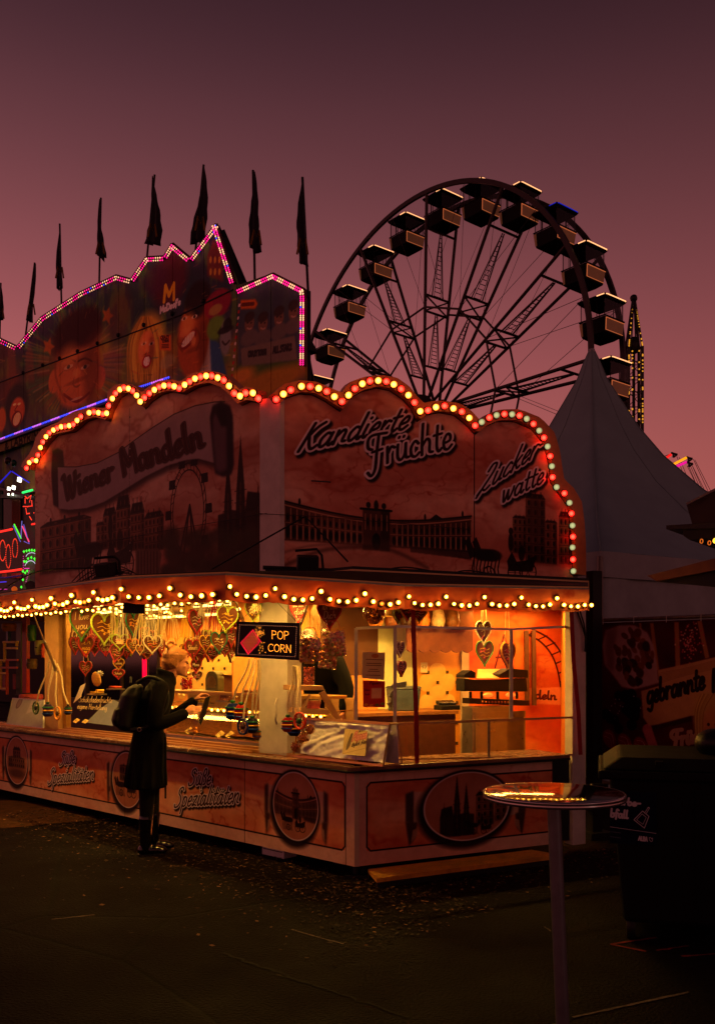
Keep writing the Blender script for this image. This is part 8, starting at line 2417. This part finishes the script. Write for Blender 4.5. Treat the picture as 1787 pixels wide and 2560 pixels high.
mb.bar(TW + Vector((-hwid * 1.2, 0, zsh_)), TW + Vector((hwid * 1.2, 0, zsh_)), .12, 4); mb.sphere(TW + Vector((0, 0, zap)), .3, 8, 6)
mb.sphere(TW + Vector((0, 0, zsh_ + .2)), (.5, .5, .7), 8, 6); mb.build('lattice', M['black'], TO)
mb = MB(); mb.bar(TW + Vector((0, 0, 0)), TW + Vector((0, 0, zsh_)), .12, 6); mb.build('lift_cable', M['black'], TO)
rr = random.Random(77)
lamp = MB()
for side in (-1, 1):
 for k in range(34):
  v = 878 + rr.random() * 200; x = side * hwid
  lamp.sphere(TW + Vector((x * (1 if rr.random() < .8 else .5), -hwid, zt_(v))), .065, 5, 4)
 for k in range(26):
  f = rr.random(); lamp.sphere(TW + Vector((side * hwid * (1 - f * .9), -hwid * (1 - f * .9), zt_(872) + (zap - zt_(872)) * f)), .055, 5, 4)
o = lamp.build('lamps', emis('tower_lamp', (255, 176, 50), .7), TO); o['kind'] = 'stuff'
SWr = thing('swing_ride', at(1560, 1650, 60) * 1.0, 'chair swing ride with lit coloured arms and slanting chains', 'swing ride')
SY = 60.0
sq = lambda x, y: at(*ztt(x, y), SY)
for (a, b, c, nm) in (((520, 1810), (580, 1768), (255, 30, 30), 'red'), ((600, 1875), (742, 1802), (255, 170, 20), 'yellow'), ((630, 1900), (742, 1850), (230, 20, 150), 'magenta')):
 mb = MB(); mb.bar(sq(a[0] - (b[0] - a[0]) * 1.6, a[1] - (b[1] - a[1]) * 1.6), sq(*b), .09, 5); mb.build('lit_arm', emis('arm_' + nm, c, 1.0), SWr)
mb = MB()
for x, y in ((605, 1760), (765, 1805), (770, 1860)):
 for p in ((-25, -10), (40, 10), (0, 40)): mb.bar(sq(x, y), sq(x + p[0], y + p[1]), .08, 4)
 mb.bar(sq(x + 40, y + 10), sq(x, y + 40), .07, 4); mb.bar(sq(x - 180, y + 60), sq(x, y - 8), .03, 4)
mb.bar(sq(300, 1900), sq(300, 3900), .5, 8)
mb.build('arm_head', M['black'], SWr)
mb = MB()
for x0, y0, x1, y1 in ((750, 1890, 880, 2160), (765, 1890, 860, 2120), (780, 1880, 905, 2170), (800, 1880, 930, 2180), (815, 1820, 985, 2190), (830, 1825, 1010, 2180), (805, 1890, 955, 2190), (640, 1790, 740, 2060), (665, 1800, 770, 2060)):
 mb.bar(sq(x0, y0), sq(x1, y1), .022, 3)
mb.build('chain', mat('chain', (96, 60, 58), .6), SWr)
# ====== peaked tent
TC = Vector((3.78, 14.52, 0)); cornr = Vector((2.796, 10.368, 0))
sz = lambda z: 1.6 + (z - 1.6) * 1.2
rad = cornr - TC
TE = thing('pagoda_tent', TC, 'white peaked pagoda tent looking blue-grey in the dusk right of the stall', 'tent')
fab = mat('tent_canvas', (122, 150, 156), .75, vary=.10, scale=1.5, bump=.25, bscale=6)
R90 = Matrix.Rotation(math.pi / 2, 3, 'Z')
cs = [rad, R90 @ rad, R90 @ (R90 @ rad), R90 @ (R90 @ (R90 @ rad))]
prof = [(5.76, .012), (5.60, .035), (5.38, .062), (5.1, .115), (4.7, .19), (4.3, .285), (3.83, .43), (3.4, .60), (3.0, .79), (2.65, 1.0)]
mb = MB(); vs = []; per = 48
for z, k in prof:
 for i in range(4):
  a, b = cs[i], cs[(i + 1) % 4]
  for j in range(per // 4):
   f = j / (per // 4)
   p = a * (1 - f) + b * f
   sag = 1 - .10 * math.sin(math.pi * f) * math.sin(math.pi * min(1, k * 1.2)) * (1 - k)
   rr_ = p.length; rd = p.normalized() * (rad.length * .80)
   p = p * (.35 + .65 * k) + rd * (.65 - .65 * k) if k < 1 else p
   vs.append(TC + p * k * sag + Vector((0, 0, sz(z))))
mb.add(vs, [(r * per + j, r * per + (j + 1) % per, (r + 1) * per + (j + 1) % per, (r + 1) * per + j) for r in range(len(prof) - 1) for j in range(per)], True)
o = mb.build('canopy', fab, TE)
mb2 = MB()
for j in range(0, per, 6):
 mb2.tube([vs[r * per + j] + Vector((0, 0, .004)) for r in range(len(prof))], .011 if j % 12 == 0 else .006, 4)
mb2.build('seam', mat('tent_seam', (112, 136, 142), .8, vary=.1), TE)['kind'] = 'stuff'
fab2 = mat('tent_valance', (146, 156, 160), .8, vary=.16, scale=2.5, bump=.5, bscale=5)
mb = MB()
def drape(k0, z0, z1q, amp, m, name, sc_=1.0):
 mb = MB(); vs = []; n = 44
 for r in range(5):
  z = z0 + (z1q - z0) * r / 4
  for i in range(4):
   a, b = cs[i] * k0, cs[(i + 1) % 4] * k0
   for j in range(n):
    f = j / n; d = (b - a).cross(Vector((0, 0, 1))).normalized()
    vs.append(TC + a * (1 - f) + b * f + d * amp * math.sin(f * 41 + r * .3) * math.sin(f * 13 + 1) + Vector((0, 0, max(.01, sz(z)))))
 N = n * 4
 mb.add(vs, [(r * N + j, r * N + (j + 1) % N, (r + 1) * N + (j + 1) % N, (r + 1) * N + j) for r in range(4) for j in range(N)], True)
 return mb.build(name, m, TE)
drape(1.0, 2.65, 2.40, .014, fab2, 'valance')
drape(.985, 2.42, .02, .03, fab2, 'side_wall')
for i in range(4):
 mb = MB(); mb.bar(TC + cs[i] * .995 , TC + cs[i] * .995 + Vector((0, 0, 2.8)), .035, 8); mb.build('pole', M['alu_dark'], TE)
mb = MB(); mb.lathe(TC + Vector((0, 0, sz(5.7))), [(.05, 0), (.05, .10), (0, .11)], 10); mb.build('peak_cap', fab2, TE)
BF = Frame((2.26, 8.4), (.74, -.84), 1)
bt1 = BF.hit(1800, 1700)[0] + .5
cvQ = Canvas(-.02, .55, bt1, 1.96, 330, (70, 14, 16))
Bq = lambda *p: px2(BF, 0, zb, p)
def pq(p, c, a=1, soft=1): cvQ.poly(Bq(*p), c, a, soft)
for k in range(50): cvQ.ell((rr.uniform(0, bt1), rr.uniform(.6, 1.95)), .12, .12, rr.choice(((60, 8, 12), (100, 20, 20), (90, 30, 34))), .5, .8)
for p in (((800, 450), (820, 450), (870, 900), (850, 900)), ((905, 450), (940, 450), (1000, 900), (960, 900)), ((1140, 440), (1180, 440), (1195, 880), (1150, 880)), ((1360, 430), (1405, 430), (1480, 780), (1440, 790)), ((1600, 420), (1650, 420), (1760, 760), (1710, 770))): pq(p, (176, 110, 60), 1)
for k in range(90): cvQ.ell(Bq((rr.gauss(1285, 55), rr.gauss(600, 90)))[0], .008, .008, rr.choice(((230, 110, 110), (200, 60, 70), (240, 180, 150))), .8, .4)
pq([(480, 520), (620, 470), (760, 470), (880, 540), (940, 660), (975, 830), (990, 990), (1010, 1020), (900, 1050), (760, 1085), (640, 1060), (560, 960), (470, 850), (450, 660)], (190, 150, 150), .95, 2)
pq([(480, 520), (600, 480), (560, 720), (560, 920), (480, 860)], (110, 60, 60), .6, 6)
for k in range(80):
 x, y = rr.uniform(545, 930), rr.uniform(520, 1040)
 if abs(x - 735) / 200 + abs(y - 790) / 300 < 1.1: cvQ.ell(Bq((x, y))[0], rr.uniform(.02, .038), rr.uniform(.03, .05), rr.choice(((70, 28, 20), (100, 46, 28), (44, 18, 16), (130, 66, 38))), .95, .3, rr.random())
pq([(985, 900), (1300, 830), (1560, 770), (2000, 660), (2000, 1240), (1500, 1310), (1300, 1340), (1000, 1420), (890, 1440), (840, 1360), (820, 1100), (1000, 1050)], (196, 140, 96), 1, 1)
for k in range(8): cvQ.line(smooth_line(Bq((1000, 930 + k * 14), (1250, 880 + k * 10), (1560, 800 + k * 12)), 5), .004, (140, 84, 50), .7)
pq([(840, 1360), (890, 1440), (1000, 1420), (1300, 1340), (1310, 1390), (1000, 1460), (880, 1470), (850, 1400)], (50, 20, 14), .95, 2)
cvQ.lettering(place_text('gebrannte', *Bq((878, 1225), (1440, 1075), (878, 1010))), .030, [(0, (30, 12, 12), 1, (0, 0), 0)])
cvQ.lettering(place_text('Mandeln', *Bq((1505, 1110), (2100, 930), (1505, 900))), .030, [(0, (30, 12, 12), 1, (0, 0), 0)])
for k in range(16): cvQ.ell(Bq((rr.uniform(480, 820), rr.uniform(1130, 1460)))[0], .05, .05, (14, 6, 14), .95, .2); cvQ.ell(Bq((rr.uniform(480, 820), rr.uniform(1150, 1400)))[0], .006, .006, (200, 190, 210), .9, .4)
for k in range(5):
 x, y = 520 + k * 75, 1560 + (k % 2) * 130 + k * 18
 cvQ.ell(Bq((x, y))[0], .065, .09, (150, 16, 24), 1, .2, .5)
 cvQ.line(smooth_line(Bq((x - 40, y - 60), (x + 20, y - 40), (x + 40, y + 50)), 4), .006, (220, 190, 190), .8); cvQ.line(smooth_line(Bq((x - 60, y - 30), (x, y), (x + 20, y + 80)), 4), .005, (220, 190, 190), .7)
for k in range(7): cvQ.ell(Bq((880 + k * 16, 1470 + k * 45))[0], .05, .05, (200, 100, 110), .9, .2)
cvQ.lettering(place_text('Früchte', *Bq((1110, 1630), (1560, 1560), (1115, 1480))), .020, [(.008, (200, 150, 140), .9, (0, 0), 0)])
pq([(1330, 1150), (1420, 1110), (1560, 1140), (1640, 1400), (1600, 1560), (1350, 1570), (1320, 1380)], (190, 140, 84), .9, 4)
cvQ.ell(Bq((1500, 1420))[0], .09, .13, (196, 120, 80), .9, .5)
for x in (1470, 1540): cvQ.ell(Bq((x, 1420))[0], .012, .014, (40, 20, 16), .9, .4)
for k in range(30): cvQ.line(smooth_line(Bq((1400 + k * 4, 1130), (1340 + k * 3, 1300), (1345 + k * 2.5, 1560)), 4), .006, rr.choice(((210, 160, 90), (150, 100, 56))), .6)
BN = thing('banner', BF.P(.6, 0, .5), 'dark printed banner with sweets and the word gebrannte in front of the tent', 'banner')
mb = MB(); vs = []; n = 40
for i in range(n + 1):
 for j in range(2):
  t = bt1 * i / n; vs.append(BF.P(t, -.004 + .008 * math.sin(i * .7), (.56, 1.945)[j]))
mb.add(vs, [(2 * i, 2 * i + 2, 2 * i + 3, 2 * i + 1) for i in range(n)], True)
mb.uv = lambda p: ((BF.tz(p)[0] - cvQ.x0) / (cvQ.x1 - cvQ.x0), (p.z - cvQ.y0) / (cvQ.y1 - cvQ.y0))
o = mb.build('print_sheet', print_mat('banner_print', cvQ, .5), BN); s_ = o.modifiers.new('th', 'SOLIDIFY'); s_.thickness = .004
mb = MB(); mb.bar(BF.P(-.06, 0, 1.97), BF.P(bt1, 0, 1.97), .018, 8); mb.bar(BF.P(-.04, 0, 0), BF.P(-.04, 0, 1.99), .016, 8); mb.bar(BF.P(bt1, 0, 0), BF.P(bt1, 0, 1.99), .016, 8); mb.build('pipe_frame', M['alu_dark'], BN)
for k in range(6):
 mb = MB(); mb.tube([BF.P(.05 + k * .32, -.02, 1.93), BF.P(.05 + k * .32, -.02, 1.99), BF.P(.06 + k * .32, .02, 1.99)], .004, 4); mb.build('tie', M['white_post'], BN)
DP = thing('dark_post', at(1484, 2100, 8.0), 'black square post between the stall and the banner', 'post')
b_ = at(1484, 1650, 8.1); mb = MB(); mb.box((b_.x, b_.y, 1.2), (.10, .10, 2.4), rz=.4); mb.build('shaft', M['black'], DP); mb = MB(); mb.box((b_.x, b_.y, .03), (.24, .24, .06), rz=.4); mb.build('foot', M['black'], DP)
# ====== edge of the booth on the right
RK = thing('side_booth', at(1787, 1650, 6.5) * 1.0, 'roof edge of a dark neighbouring booth reaching in from the right', 'booth')
zr = z_(7.062, 1560, 1200)
QF = Frame((at(1664, 1300, 7.2).x, 7.2), (.80, -.60), 1)
qr = lambda x, y, s=0: QF.W(*zr(x, y), s)
mb = MB(); mb.prism([qr(735, 868), qr(1750, 850), qr(1750, 740), qr(735, 800)], QF.n * 1.5); mb.build('roof_slab', mat('booth_roof', (40, 36, 36), .5), RK)
mb = MB(); mb.prism([qr(1190, 768, .05), qr(1750, 738, .05), qr(1750, 100, .05), qr(1095, 440, .05)], QF.n * 1.2); mb.build('sign_box', mat('booth_box', (52, 36, 34), .6), RK)
mb = MB(); mb.bar(qr(1095, 425), qr(1750, 90), .012); mb.build('box_edge', M['alu_dark'], RK)
mb = MB(); mb.prism([qr(1020, 872, .03), qr(1750, 855, .03), qr(1750, 1000, .03), qr(1150, 1060, .03), qr(1045, 990, .03)][::-1], QF.n * 1.0); mb.build('soffit', M['black'], RK)
mb = MB(); mb.prism([qr(400, 1690, -.3), qr(560, 1785, -.3), qr(1750, 1560, -.3), qr(1750, 1340, -.3)], QF.n * .05); mb.build('wooden_beam', mat('beam_wood', (120, 78, 52), .6, vary=.3, scale=4), RK)
mb = MB(); mb.prism([qr(560, 1790, -.24), qr(1750, 1900, -.24), qr(1750, 1560, -.24)], QF.n * .04); mb.build('gusset', M['black'], RK)
mb = MB(); QF.slab(mb, .62, 2.6, .25, 1.1, .0, 2.15); mb.build('wall', mat('booth_wall_dark', (40, 22, 20), .7, vary=.3, scale=3), RK)
mb = MB(); QF.slab(mb, .58, 2.6, .10, .249, .86, .90); mb.build('counter', M['brownwood'], RK)
wpost = qr(1900, 1700, .2)
mb = MB(); mb.bar(Vector((wpost.x, wpost.y, 0)), Vector((wpost.x, wpost.y, 2.9)), .06, 6); mb.build('post', M['black'], RK)
for k, (x, y) in enumerate(((1358, 1080), (1495, 1110))):
 mb = MB(); c = qr(x, y, -.02); mb.tube([c + QF.d * .011 * math.cos(a) + Vector((0, 0, .016 * math.sin(a))) for a in np.linspace(0, 6.28, 13)[:-1]], .004, 5, closed=True); mb.build('lamp_ring', emis('ring' + str(k), (255, 130, 40), .5), RK)
mb = MB(); mb.sphere(qr(1606, 1072, -.02), .022, 10, 7); mb.build('bulb', emis('booth_bulb', (255, 180, 50), 2.5), RK)
# ====== floodlights on the stall roof
def flood(u, v, Y, yaw, lb, hs=1.0):
 p = at(u, v, Y); th = thing('floodlight', p, lb, 'floodlight')
 mb = MB(); mb.box(p, (.19 * hs, .10, .135 * hs), rz=yaw, rx=.25); mb.box(p + Vector((0, .05, -.02)), (.12 * hs, .06, .10 * hs), rz=yaw); mb.build('housing', M['black'], th, bevel=.01)
 mb = MB(); mb.tube([p + Vector((-.11 * hs, .0, .11 * hs)), p + Vector((.08 * hs, .0, .125 * hs)), p + Vector((.125 * hs, .0, .06)), p + Vector((.145 * hs, .0, -.11))], .010, 6); mb.build('bracket', M['blackrub'], th)
 mb = MB(); mb.box(p + Vector((.0, .0, -.09 * hs)), (.20 * hs, .08, .02), rz=yaw); mb.build('mounting', M['black'], th)
flood(769, 1408, 6.75, .15, 'black floodlight with a looped bracket on the roof edge under the palace sign', .85)
flood(266, 1424, 6.5, -.5, 'black floodlight on the roof at the corner of the long valance', .75)
mb = MB()
for k in range(8):
 a = at(250 + k * 6, 1440, 6.6); mb.tube(smooth_line([tuple(at(180 + k * 12, 1455 - k, 6.7)), tuple(at(230 + k * 10, 1415 + 9 * (k % 3), 6.65)), tuple(at(300 + k * 6, 1432 + 3 * (k % 2), 6.5))], 5), .004, 4)
mb.tube(smooth_line([tuple(at(0, 1478, 7.3)), tuple(at(100, 1428, 7.0)), tuple(at(255, 1420, 6.6))], 6), .006, 5)
mb.build('loose_cable', M['blackrub'], KI)
# ====== things on the ground
def step():
 a, b, c, d = RF.P(.10, -.02, 0), RF.P(1.58, -.02, 0), RF.P(1.66, -.27, 0), RF.P(.02, -.30, 0)
 th = thing('tread_step', RF.P(.8, -.15, 0), 'yellow diamond-plate step lying along the short counter', 'step')
 mb = MB(); mb.hexa([p + Vector((0, 0, .045)) for p in (d, c, b, a)] + [p + Vector((0, 0, .075)) for p in (d, c, b, a)])
 mb.build('plate', mat('worn_yellow_plate', (222, 160, 50), .4, .15, vary=.35, scale=8), th)
 mb = MB(); r_ = random.Random(1)
 for i in range(46):
  for j in range(7):
   t = .12 + i * .032; s = -.045 - j * .034
   q = RF.P(t, s, .0755); r = .011; d_ = (RF.d * math.cos((i + j) % 2 * 1.57 + .78) + RF.n * math.sin((i + j) % 2 * 1.57 + .78)); e_ = Vector((-d_.y, d_.x, 0))
   mb.add([q + d_ * r, q + e_ * r * .3, q - d_ * r, q - e_ * r * .3, q + Vector((0, 0, .002))], [(0, 1, 4), (1, 2, 4), (2, 3, 4), (3, 0, 4)], False)
 o = mb.build('diamond_studs', mat('yellow_studs', (200, 140, 44), .3, .3), th); o['kind'] = 'stuff'
 mb = MB(); mb.bar(d + Vector((0, 0, .025)), c + Vector((0, 0, .025)), .022); mb.bar(a + Vector((0, -.02, .025)), b + Vector((0, -.02, .025)), .02); mb.build('support_beam', M['black'], th)
step()
JB = thing('meter_box', LF.P(.62, .12, .0), 'white labelled box under the long counter near the corner', 'box')
t0, t1 = sorted((LF.hit(655, 2140, .10)[0], LF.hit(710, 2140, .10)[0]))
mb = MB(); LF.slab(mb, t0, t1, .10, .24, .002, .16); mb.build('box_body', mat('box_white', (190, 190, 196), .5, vary=.1), JB, bevel=.004)
mb = MB()
for k in range(5): LF.slab(mb, t0 + .02, t1 - .02 - .03 * (k % 2), .0975, .0995, .05 + k * .02, .056 + k * .02)
mb.build('printed_label', M['black'], JB)
JK = thing('support_jack', LF.P(.05, .1, 0), 'dark steel jack under the stall corner', 'jack')
mb = MB(); mb.bar(LF.P(.08, .10, 0), LF.P(.08, .10, .29), .025, 8); mb.build('screw', M['black'], JK); mb = MB(); mb.box(LF.P(.08, .10, .012), (.16, .16, .02)); mb.build('foot_plate', M['black'], JK)
def table():
 c = Vector((.837, 3.84, 0)); zt0 = 1.037
 th = thing('bar_table', (c.x + .035, c.y, 0), 'round mirror-polished bar table with a grey pole in front of the stall', 'table')
 tm = mat('polished_top', (150, 146, 146), .07, 1.0, vary=0)
 mb = MB(); mb.lathe((c.x, c.y, zt0), [(0, -.001), (.286, 0), (.2885, -.0005)], 72); mb.build('table_top', tm, th)
 mb = MB(); mb.lathe((c.x, c.y, zt0), [(.2886, -.0008), (.296, .0), (.3, -.004), (.3005, -.010), (.297, -.013), (.300, -.018), (.2995, -.027), (.293, -.030), (.05, -.030)], 72); mb.build('rim', mat('rim_alu', (170, 168, 168), .22, .9, vary=.1), th)
 mb = MB(); p = c + Vector((-.000, 0, zt0 - .03)); b = c + Vector((.04, 0, .02))
 mb.bar(b, p, .029, 24); mb.build('pole', mat('pole_grey', (120, 122, 128), .35, .6, vary=.1), th)
 mb = MB(); mb.lathe((c.x, c.y, zt0 - .05), [(.028, -.02), (.07, .012), (.09, .018)], 24); mb.build('collar', M['alu_dark'], th)
 mb = MB(); mb.lathe((b.x, b.y, 0), [(.0, .03), (.04, .028), (.085, .012), (.09, .0)], 40); mb.build('foot', M['black'], th)
table()
def bin_():
 fr = Frame((at(1522, 1650, 5.1).x, 5.1), (.965, -.26), 1)
 th = thing('waste_container', fr.P(.5, .4, 0), 'large black commercial waste container with a blue Gewerbeabfall sticker', 'waste container')
 bk = mat('container_black', (4, 4, 5), .7, spec=.15, vary=.3, bump=.1, bscale=30)
 z0b = z_(3.8275, 1387, 1440)
 W_ = 1.30; D_ = .8
 mb = MB(); b0, b1 = .06, W_ - .06
 mb.hexa([fr.P(b0 + .02, .05, .10), fr.P(b1, .05, .10), fr.P(b1, D_ - .05, .10), fr.P(b0 + .02, D_ - .05, .10), fr.P(-.0, 0, .93), fr.P(W_, 0, .93), fr.P(W_, D_, .93), fr.P(-.0, D_, .93)])
 mb.build('body', bk, th, bevel=.03)
 mb = MB(); mb.hexa([fr.P(-.06, -.04, .925), fr.P(W_ + .06, -.04, .925), fr.P(W_ + .06, D_ + .04, .925), fr.P(-.06, D_ + .04, .925), fr.P(-.06, -.04, .975), fr.P(W_ + .06, -.04, .975), fr.P(W_ + .06, D_ + .04, .975), fr.P(-.06, D_ + .04, .975)]); mb.build('rim', bk, th, bevel=.012)
 mb = MB(); mb.hexa([fr.P(-.04, -.02, .98), fr.P(W_ + .04, -.02, .98), fr.P(W_ + .04, D_ + .02, .98), fr.P(-.04, D_ + .02, .98), fr.P(.06, .10, 1.04), fr.P(W_ - .06, .10, 1.04), fr.P(W_ - .06, D_ - .1, 1.06), fr.P(.06, D_ - .1, 1.06)]); mb.build('lid', bk, th, bevel=.015)
 for k in range(4):
  t_ = .46 + k * .22; mb = MB(); mb.hexa([fr.P(t_, .046, .14), fr.P(t_ + .03, .046, .14), fr.P(t_ + .03, .06, .14), fr.P(t_, .06, .14), fr.P(t_, -.008, .88), fr.P(t_ + .03, -.008, .88), fr.P(t_ + .03, .01, .88), fr.P(t_, .01, .88)]); mb.build('body_rib', bk, th)
 for k in range(3):
  mb = MB(); fr.slab(mb, .25 + k * .35, .29 + k * .35, .02, .05, .975, 1.03); mb.build('lid_rib', bk, th)
 for t, s in ((.12, .12), (W_ - .12, .12), (.12, D_ - .12), (W_ - .12, D_ - .12)):
  mb = MB(); p = fr.P(t, s, .07); mb.lathe(p, [(0, -.022), (.07, -.022), (.07, .022), (0, .022)], 14, Matrix.Rotation(fr.yaw, 3, 'Z') @ Matrix.Rotation(math.pi / 2, 3, 'Y')); mb.build('castor', M['blackrub'], th)
 mb = MB(); mb.bar(fr.P(-.10, .15, .80), fr.P(-.10, D_ - .15, .80), .012, 6); mb.bar(fr.P(-.10, .15, .80), fr.P(0, .15, .80), .012, 6); mb.bar(fr.P(-.10, D_ - .15, .80), fr.P(0, D_ - .15, .80), .012, 6); mb.build('handle', M['black'], th)
 fw = lambda x, y: fr.hit(*zt(x, y), 0)
 def face(t, z): return fr.P(t, .05 * (.93 - z) / .83 - .003, z)
 t0, zt1 = fw(868, 250); t1, zb1 = fw(1210, 575)
 zt1 = fr.hit(*zt(868, 205), 0)[1]
 t0 = min(t0, .02); t0 = .004
 cs_ = Canvas(t0, zb1, t1, zt1, 800, (10, 16, 34))
 T = lambda *p: px2(fr, 0, zt, p)
 for tx, a, b, t in (('Gewerbe-', (848, 285), (1106, 312), (850, 238)), ('Abfall', (862, 376), (1022, 394), (864, 322))):
  cs_.lettering(place_text(tx, *T(a, b, t)), .0115, [(0, (190, 186, 190), 1, (0, 0), 0)])
 ic = [(1060, 402), (1118, 342), (1160, 378), (1130, 458), (1060, 402)]
 cs_.line(T(*ic), .0045, (190, 186, 190)); cs_.line(T((1078, 402), (1115, 362), (1142, 385), (1120, 432), (1078, 402)), .003, (190, 186, 190)); cs_.line(T((1138, 356), (1158, 322)), .012, (190, 186, 190)); cs_.line(T((1138, 356), (1156, 325)), .005, (10, 16, 34))
 cs_.line(T((880, 446), (1208, 494)), .003, (190, 186, 190))
 for y in (478, 512): cs_.line(T((880, y), (970, y + 13)), .006, (80, 82, 96), .8)
 cs_.lettering(place_text('ALBA', *T((1090, 540), (1152, 548), (1092, 512)), sharp=True), .007, [(0, (190, 186, 190), 1, (0, 0), 0)])
 cs_.line(T((1162, 522), (1172, 520), (1178, 532), (1186, 524), (1184, 545), (1176, 550), (1164, 538), (1162, 522)), .003, (190, 186, 190))
 mb = MB(); mb.prism([face(t0, zb1), face(t1, zb1), face(t1, zt1), face(t0, zt1)], fr.n * .002)
 mb.uv = lambda p: ((fr.tz(p)[0] - t0) / (t1 - t0), (p.z - zb1) / (zt1 - zb1))
 mb.build('sticker', print_mat('container_sticker', cs_, .4, bump=0), th)
 g = thing('rubbish_bag', fr.P(.78, .55, 1.04), 'black rubbish bag slumped on the container lid', 'bag')
 mb = MB(); r_ = random.Random(4)
 for k in range(10): mb.sphere(fr.P(.50 + r_.random() * .7, .35 + r_.random() * .3, 1.09 + r_.random() * .05), (.13, .12, .09), 10, 7)
 o = mb.build('plastic_skin', mat('rubbish_plastic', (6, 6, 7), .4, vary=.3, bump=.8, bscale=14), g); remesh(o, .02, 2)
 mb = MB(); mb.bar(fr.P(.8, .5, 1.2), fr.P(.82, .5, 1.26), .014, 5); mb.build('knot', M['black'], g)
bin_()
gq = lambda u, v, z=.004: Vector(((u - CX) / F * (EYE * F / (v - HZ)), EYE * F / (v - HZ), z))
for i, (q, lb, c) in enumerate((([(-60, 2002), (60, 2004), (190, 2030), (238, 2046), (150, 2058), (-60, 2070)], 'warm pool of stall light painted on the asphalt by the long counter at left', (70, 44, 28)),)):
 mb = MB(); mb.add([gq(*p) for p in smooth_line(q + [q[0]], 4)[:-1]], [tuple(range(4 * len(q)))]); tag(mb.build('light_pool_patch', mat('patch' + str(i), c, .95, vary=.5, scale=9, spec=.05)), lb, kind='structure')  # paler sheet stands in for the stall's warm light on the ground
def litter():
 r_ = random.Random(99); mb = MB()
 for k in range(5200):
  if r_.random() < .72:
   t = r_.uniform(-1.2, 4.6); s = -abs(r_.gauss(0, .62)) + .1; p = LF.P(t, s, 0)
  else:
   t = r_.uniform(-.4, 2.6); s = -abs(r_.gauss(0, .38)) - .02; p = RF.P(t, s, 0)
  a = r_.random() * 6.283; l = r_.uniform(.006, .022); w_ = l * r_.uniform(.3, .7); z = .005 + r_.random() * .006
  c, s_ = math.cos(a), math.sin(a)
  mb.mi = r_.choice((0, 0, 0, 1, 1, 1, 1, 2))
  mb.add([(p.x + l * c, p.y + l * s_, z), (p.x - w_ * s_, p.y + w_ * c, z + r_.random() * .008), (p.x - l * c, p.y - l * s_, z + r_.random() * .006), (p.x + w_ * s_, p.y - w_ * c, z)], [(0, 1, 2), (0, 2, 3)])
 o = mb.build('leaf_litter', [mat('leaf_brown', (62, 38, 24), .8), mat('leaf_dark', (36, 22, 16), .8), mat('leaf_pale', (130, 92, 60), .8)])
 tag(o, 'dry leaves and crumbs scattered on the asphalt along the stall', 'leaves', kind='stuff')
 gp = lambda u, v: Vector(((u - CX) / F * (EYE * F / (v - HZ)), EYE * F / (v - HZ), .004))
 def mark(name, pts, w_, m, lb):
  q = [gp(*p) for p in pts]; mb = MB(); vs = []
  for i, p in enumerate(q):
   d = (q[min(i + 1, len(q) - 1)] - q[max(i - 1, 0)]).normalized(); n = Vector((-d.y, d.x, 0)) * w_ / 2 * r_.uniform(.6, 1.2)
   vs += [p + n, p - n]
  mb.add(vs, [(2 * i, 2 * i + 1, 2 * i + 3, 2 * i + 2) for i in range(len(q) - 1)])
  tag(mb.build(name, m), lb, kind='structure')
 ch = mat('worn_chalk', (96, 84, 76), .9, vary=.6, scale=40); rd = mat('worn_red_paint', (120, 30, 34), .9, vary=.6, scale=30); ck = mat('crack_dark', (8, 7, 7), .9)
 def wob(a, b, n=14, am=3):
  return [(a[0] + (b[0] - a[0]) * k / n + r_.uniform(-am, am), a[1] + (b[1] - a[1]) * k / n + r_.uniform(-am, am) * .4) for k in range(n + 1)]
 mark('painted_line', wob((130, 2300), (238, 2288), 8, 1), .02, ch, 'short pale line on the asphalt in the left foreground')
 mark('painted_line', wob((1430, 2545), (1720, 2482), 14, 1), .018, ch, 'long pale line on the asphalt right of the table pole')
 mark('painted_line', wob((1360, 2128 + 190), (1376, 2330), 4, 1), .012, ch, 'tiny pale dash beside the table pole')
 mark('painted_line', wob((730, 2325), (860, 2362), 10, 3), .014, ch, 'faint broken pale line in the middle foreground')
 mark('spray_mark', wob((1526, 2362), (1640, 2345), 6, 1), .02, rd, 'red sprayed angle mark before the waste container, upper stroke')
 mark('spray_mark', wob((1526, 2362), (1614, 2380), 6, 1), .025, rd, 'red sprayed angle mark before the waste container, lower stroke')
 mark('spray_mark', wob((1640, 2378), (1720, 2366), 6, 2), .02, rd, 'faint red sprayed letter stroke right of the angle mark')
 mark('spray_mark', wob((1700, 2392), (1787, 2386), 6, 2), .02, rd, 'faint red sprayed stroke at the right edge of the asphalt')
 mark('asphalt_crack', wob((560, 2385), (770, 2460), 24, 6), .02, ck, 'long dark crack running to the lower middle of the asphalt')
 mark('asphalt_crack', wob((770, 2460), (1020, 2545), 24, 6), .012, ck, 'dark crack continuing towards the bottom of the asphalt')
litter()
print('objects', len(bpy.data.objects), 'tris', sum(len(o.data.polygons) for o in bpy.data.objects if o.type == 'MESH'))
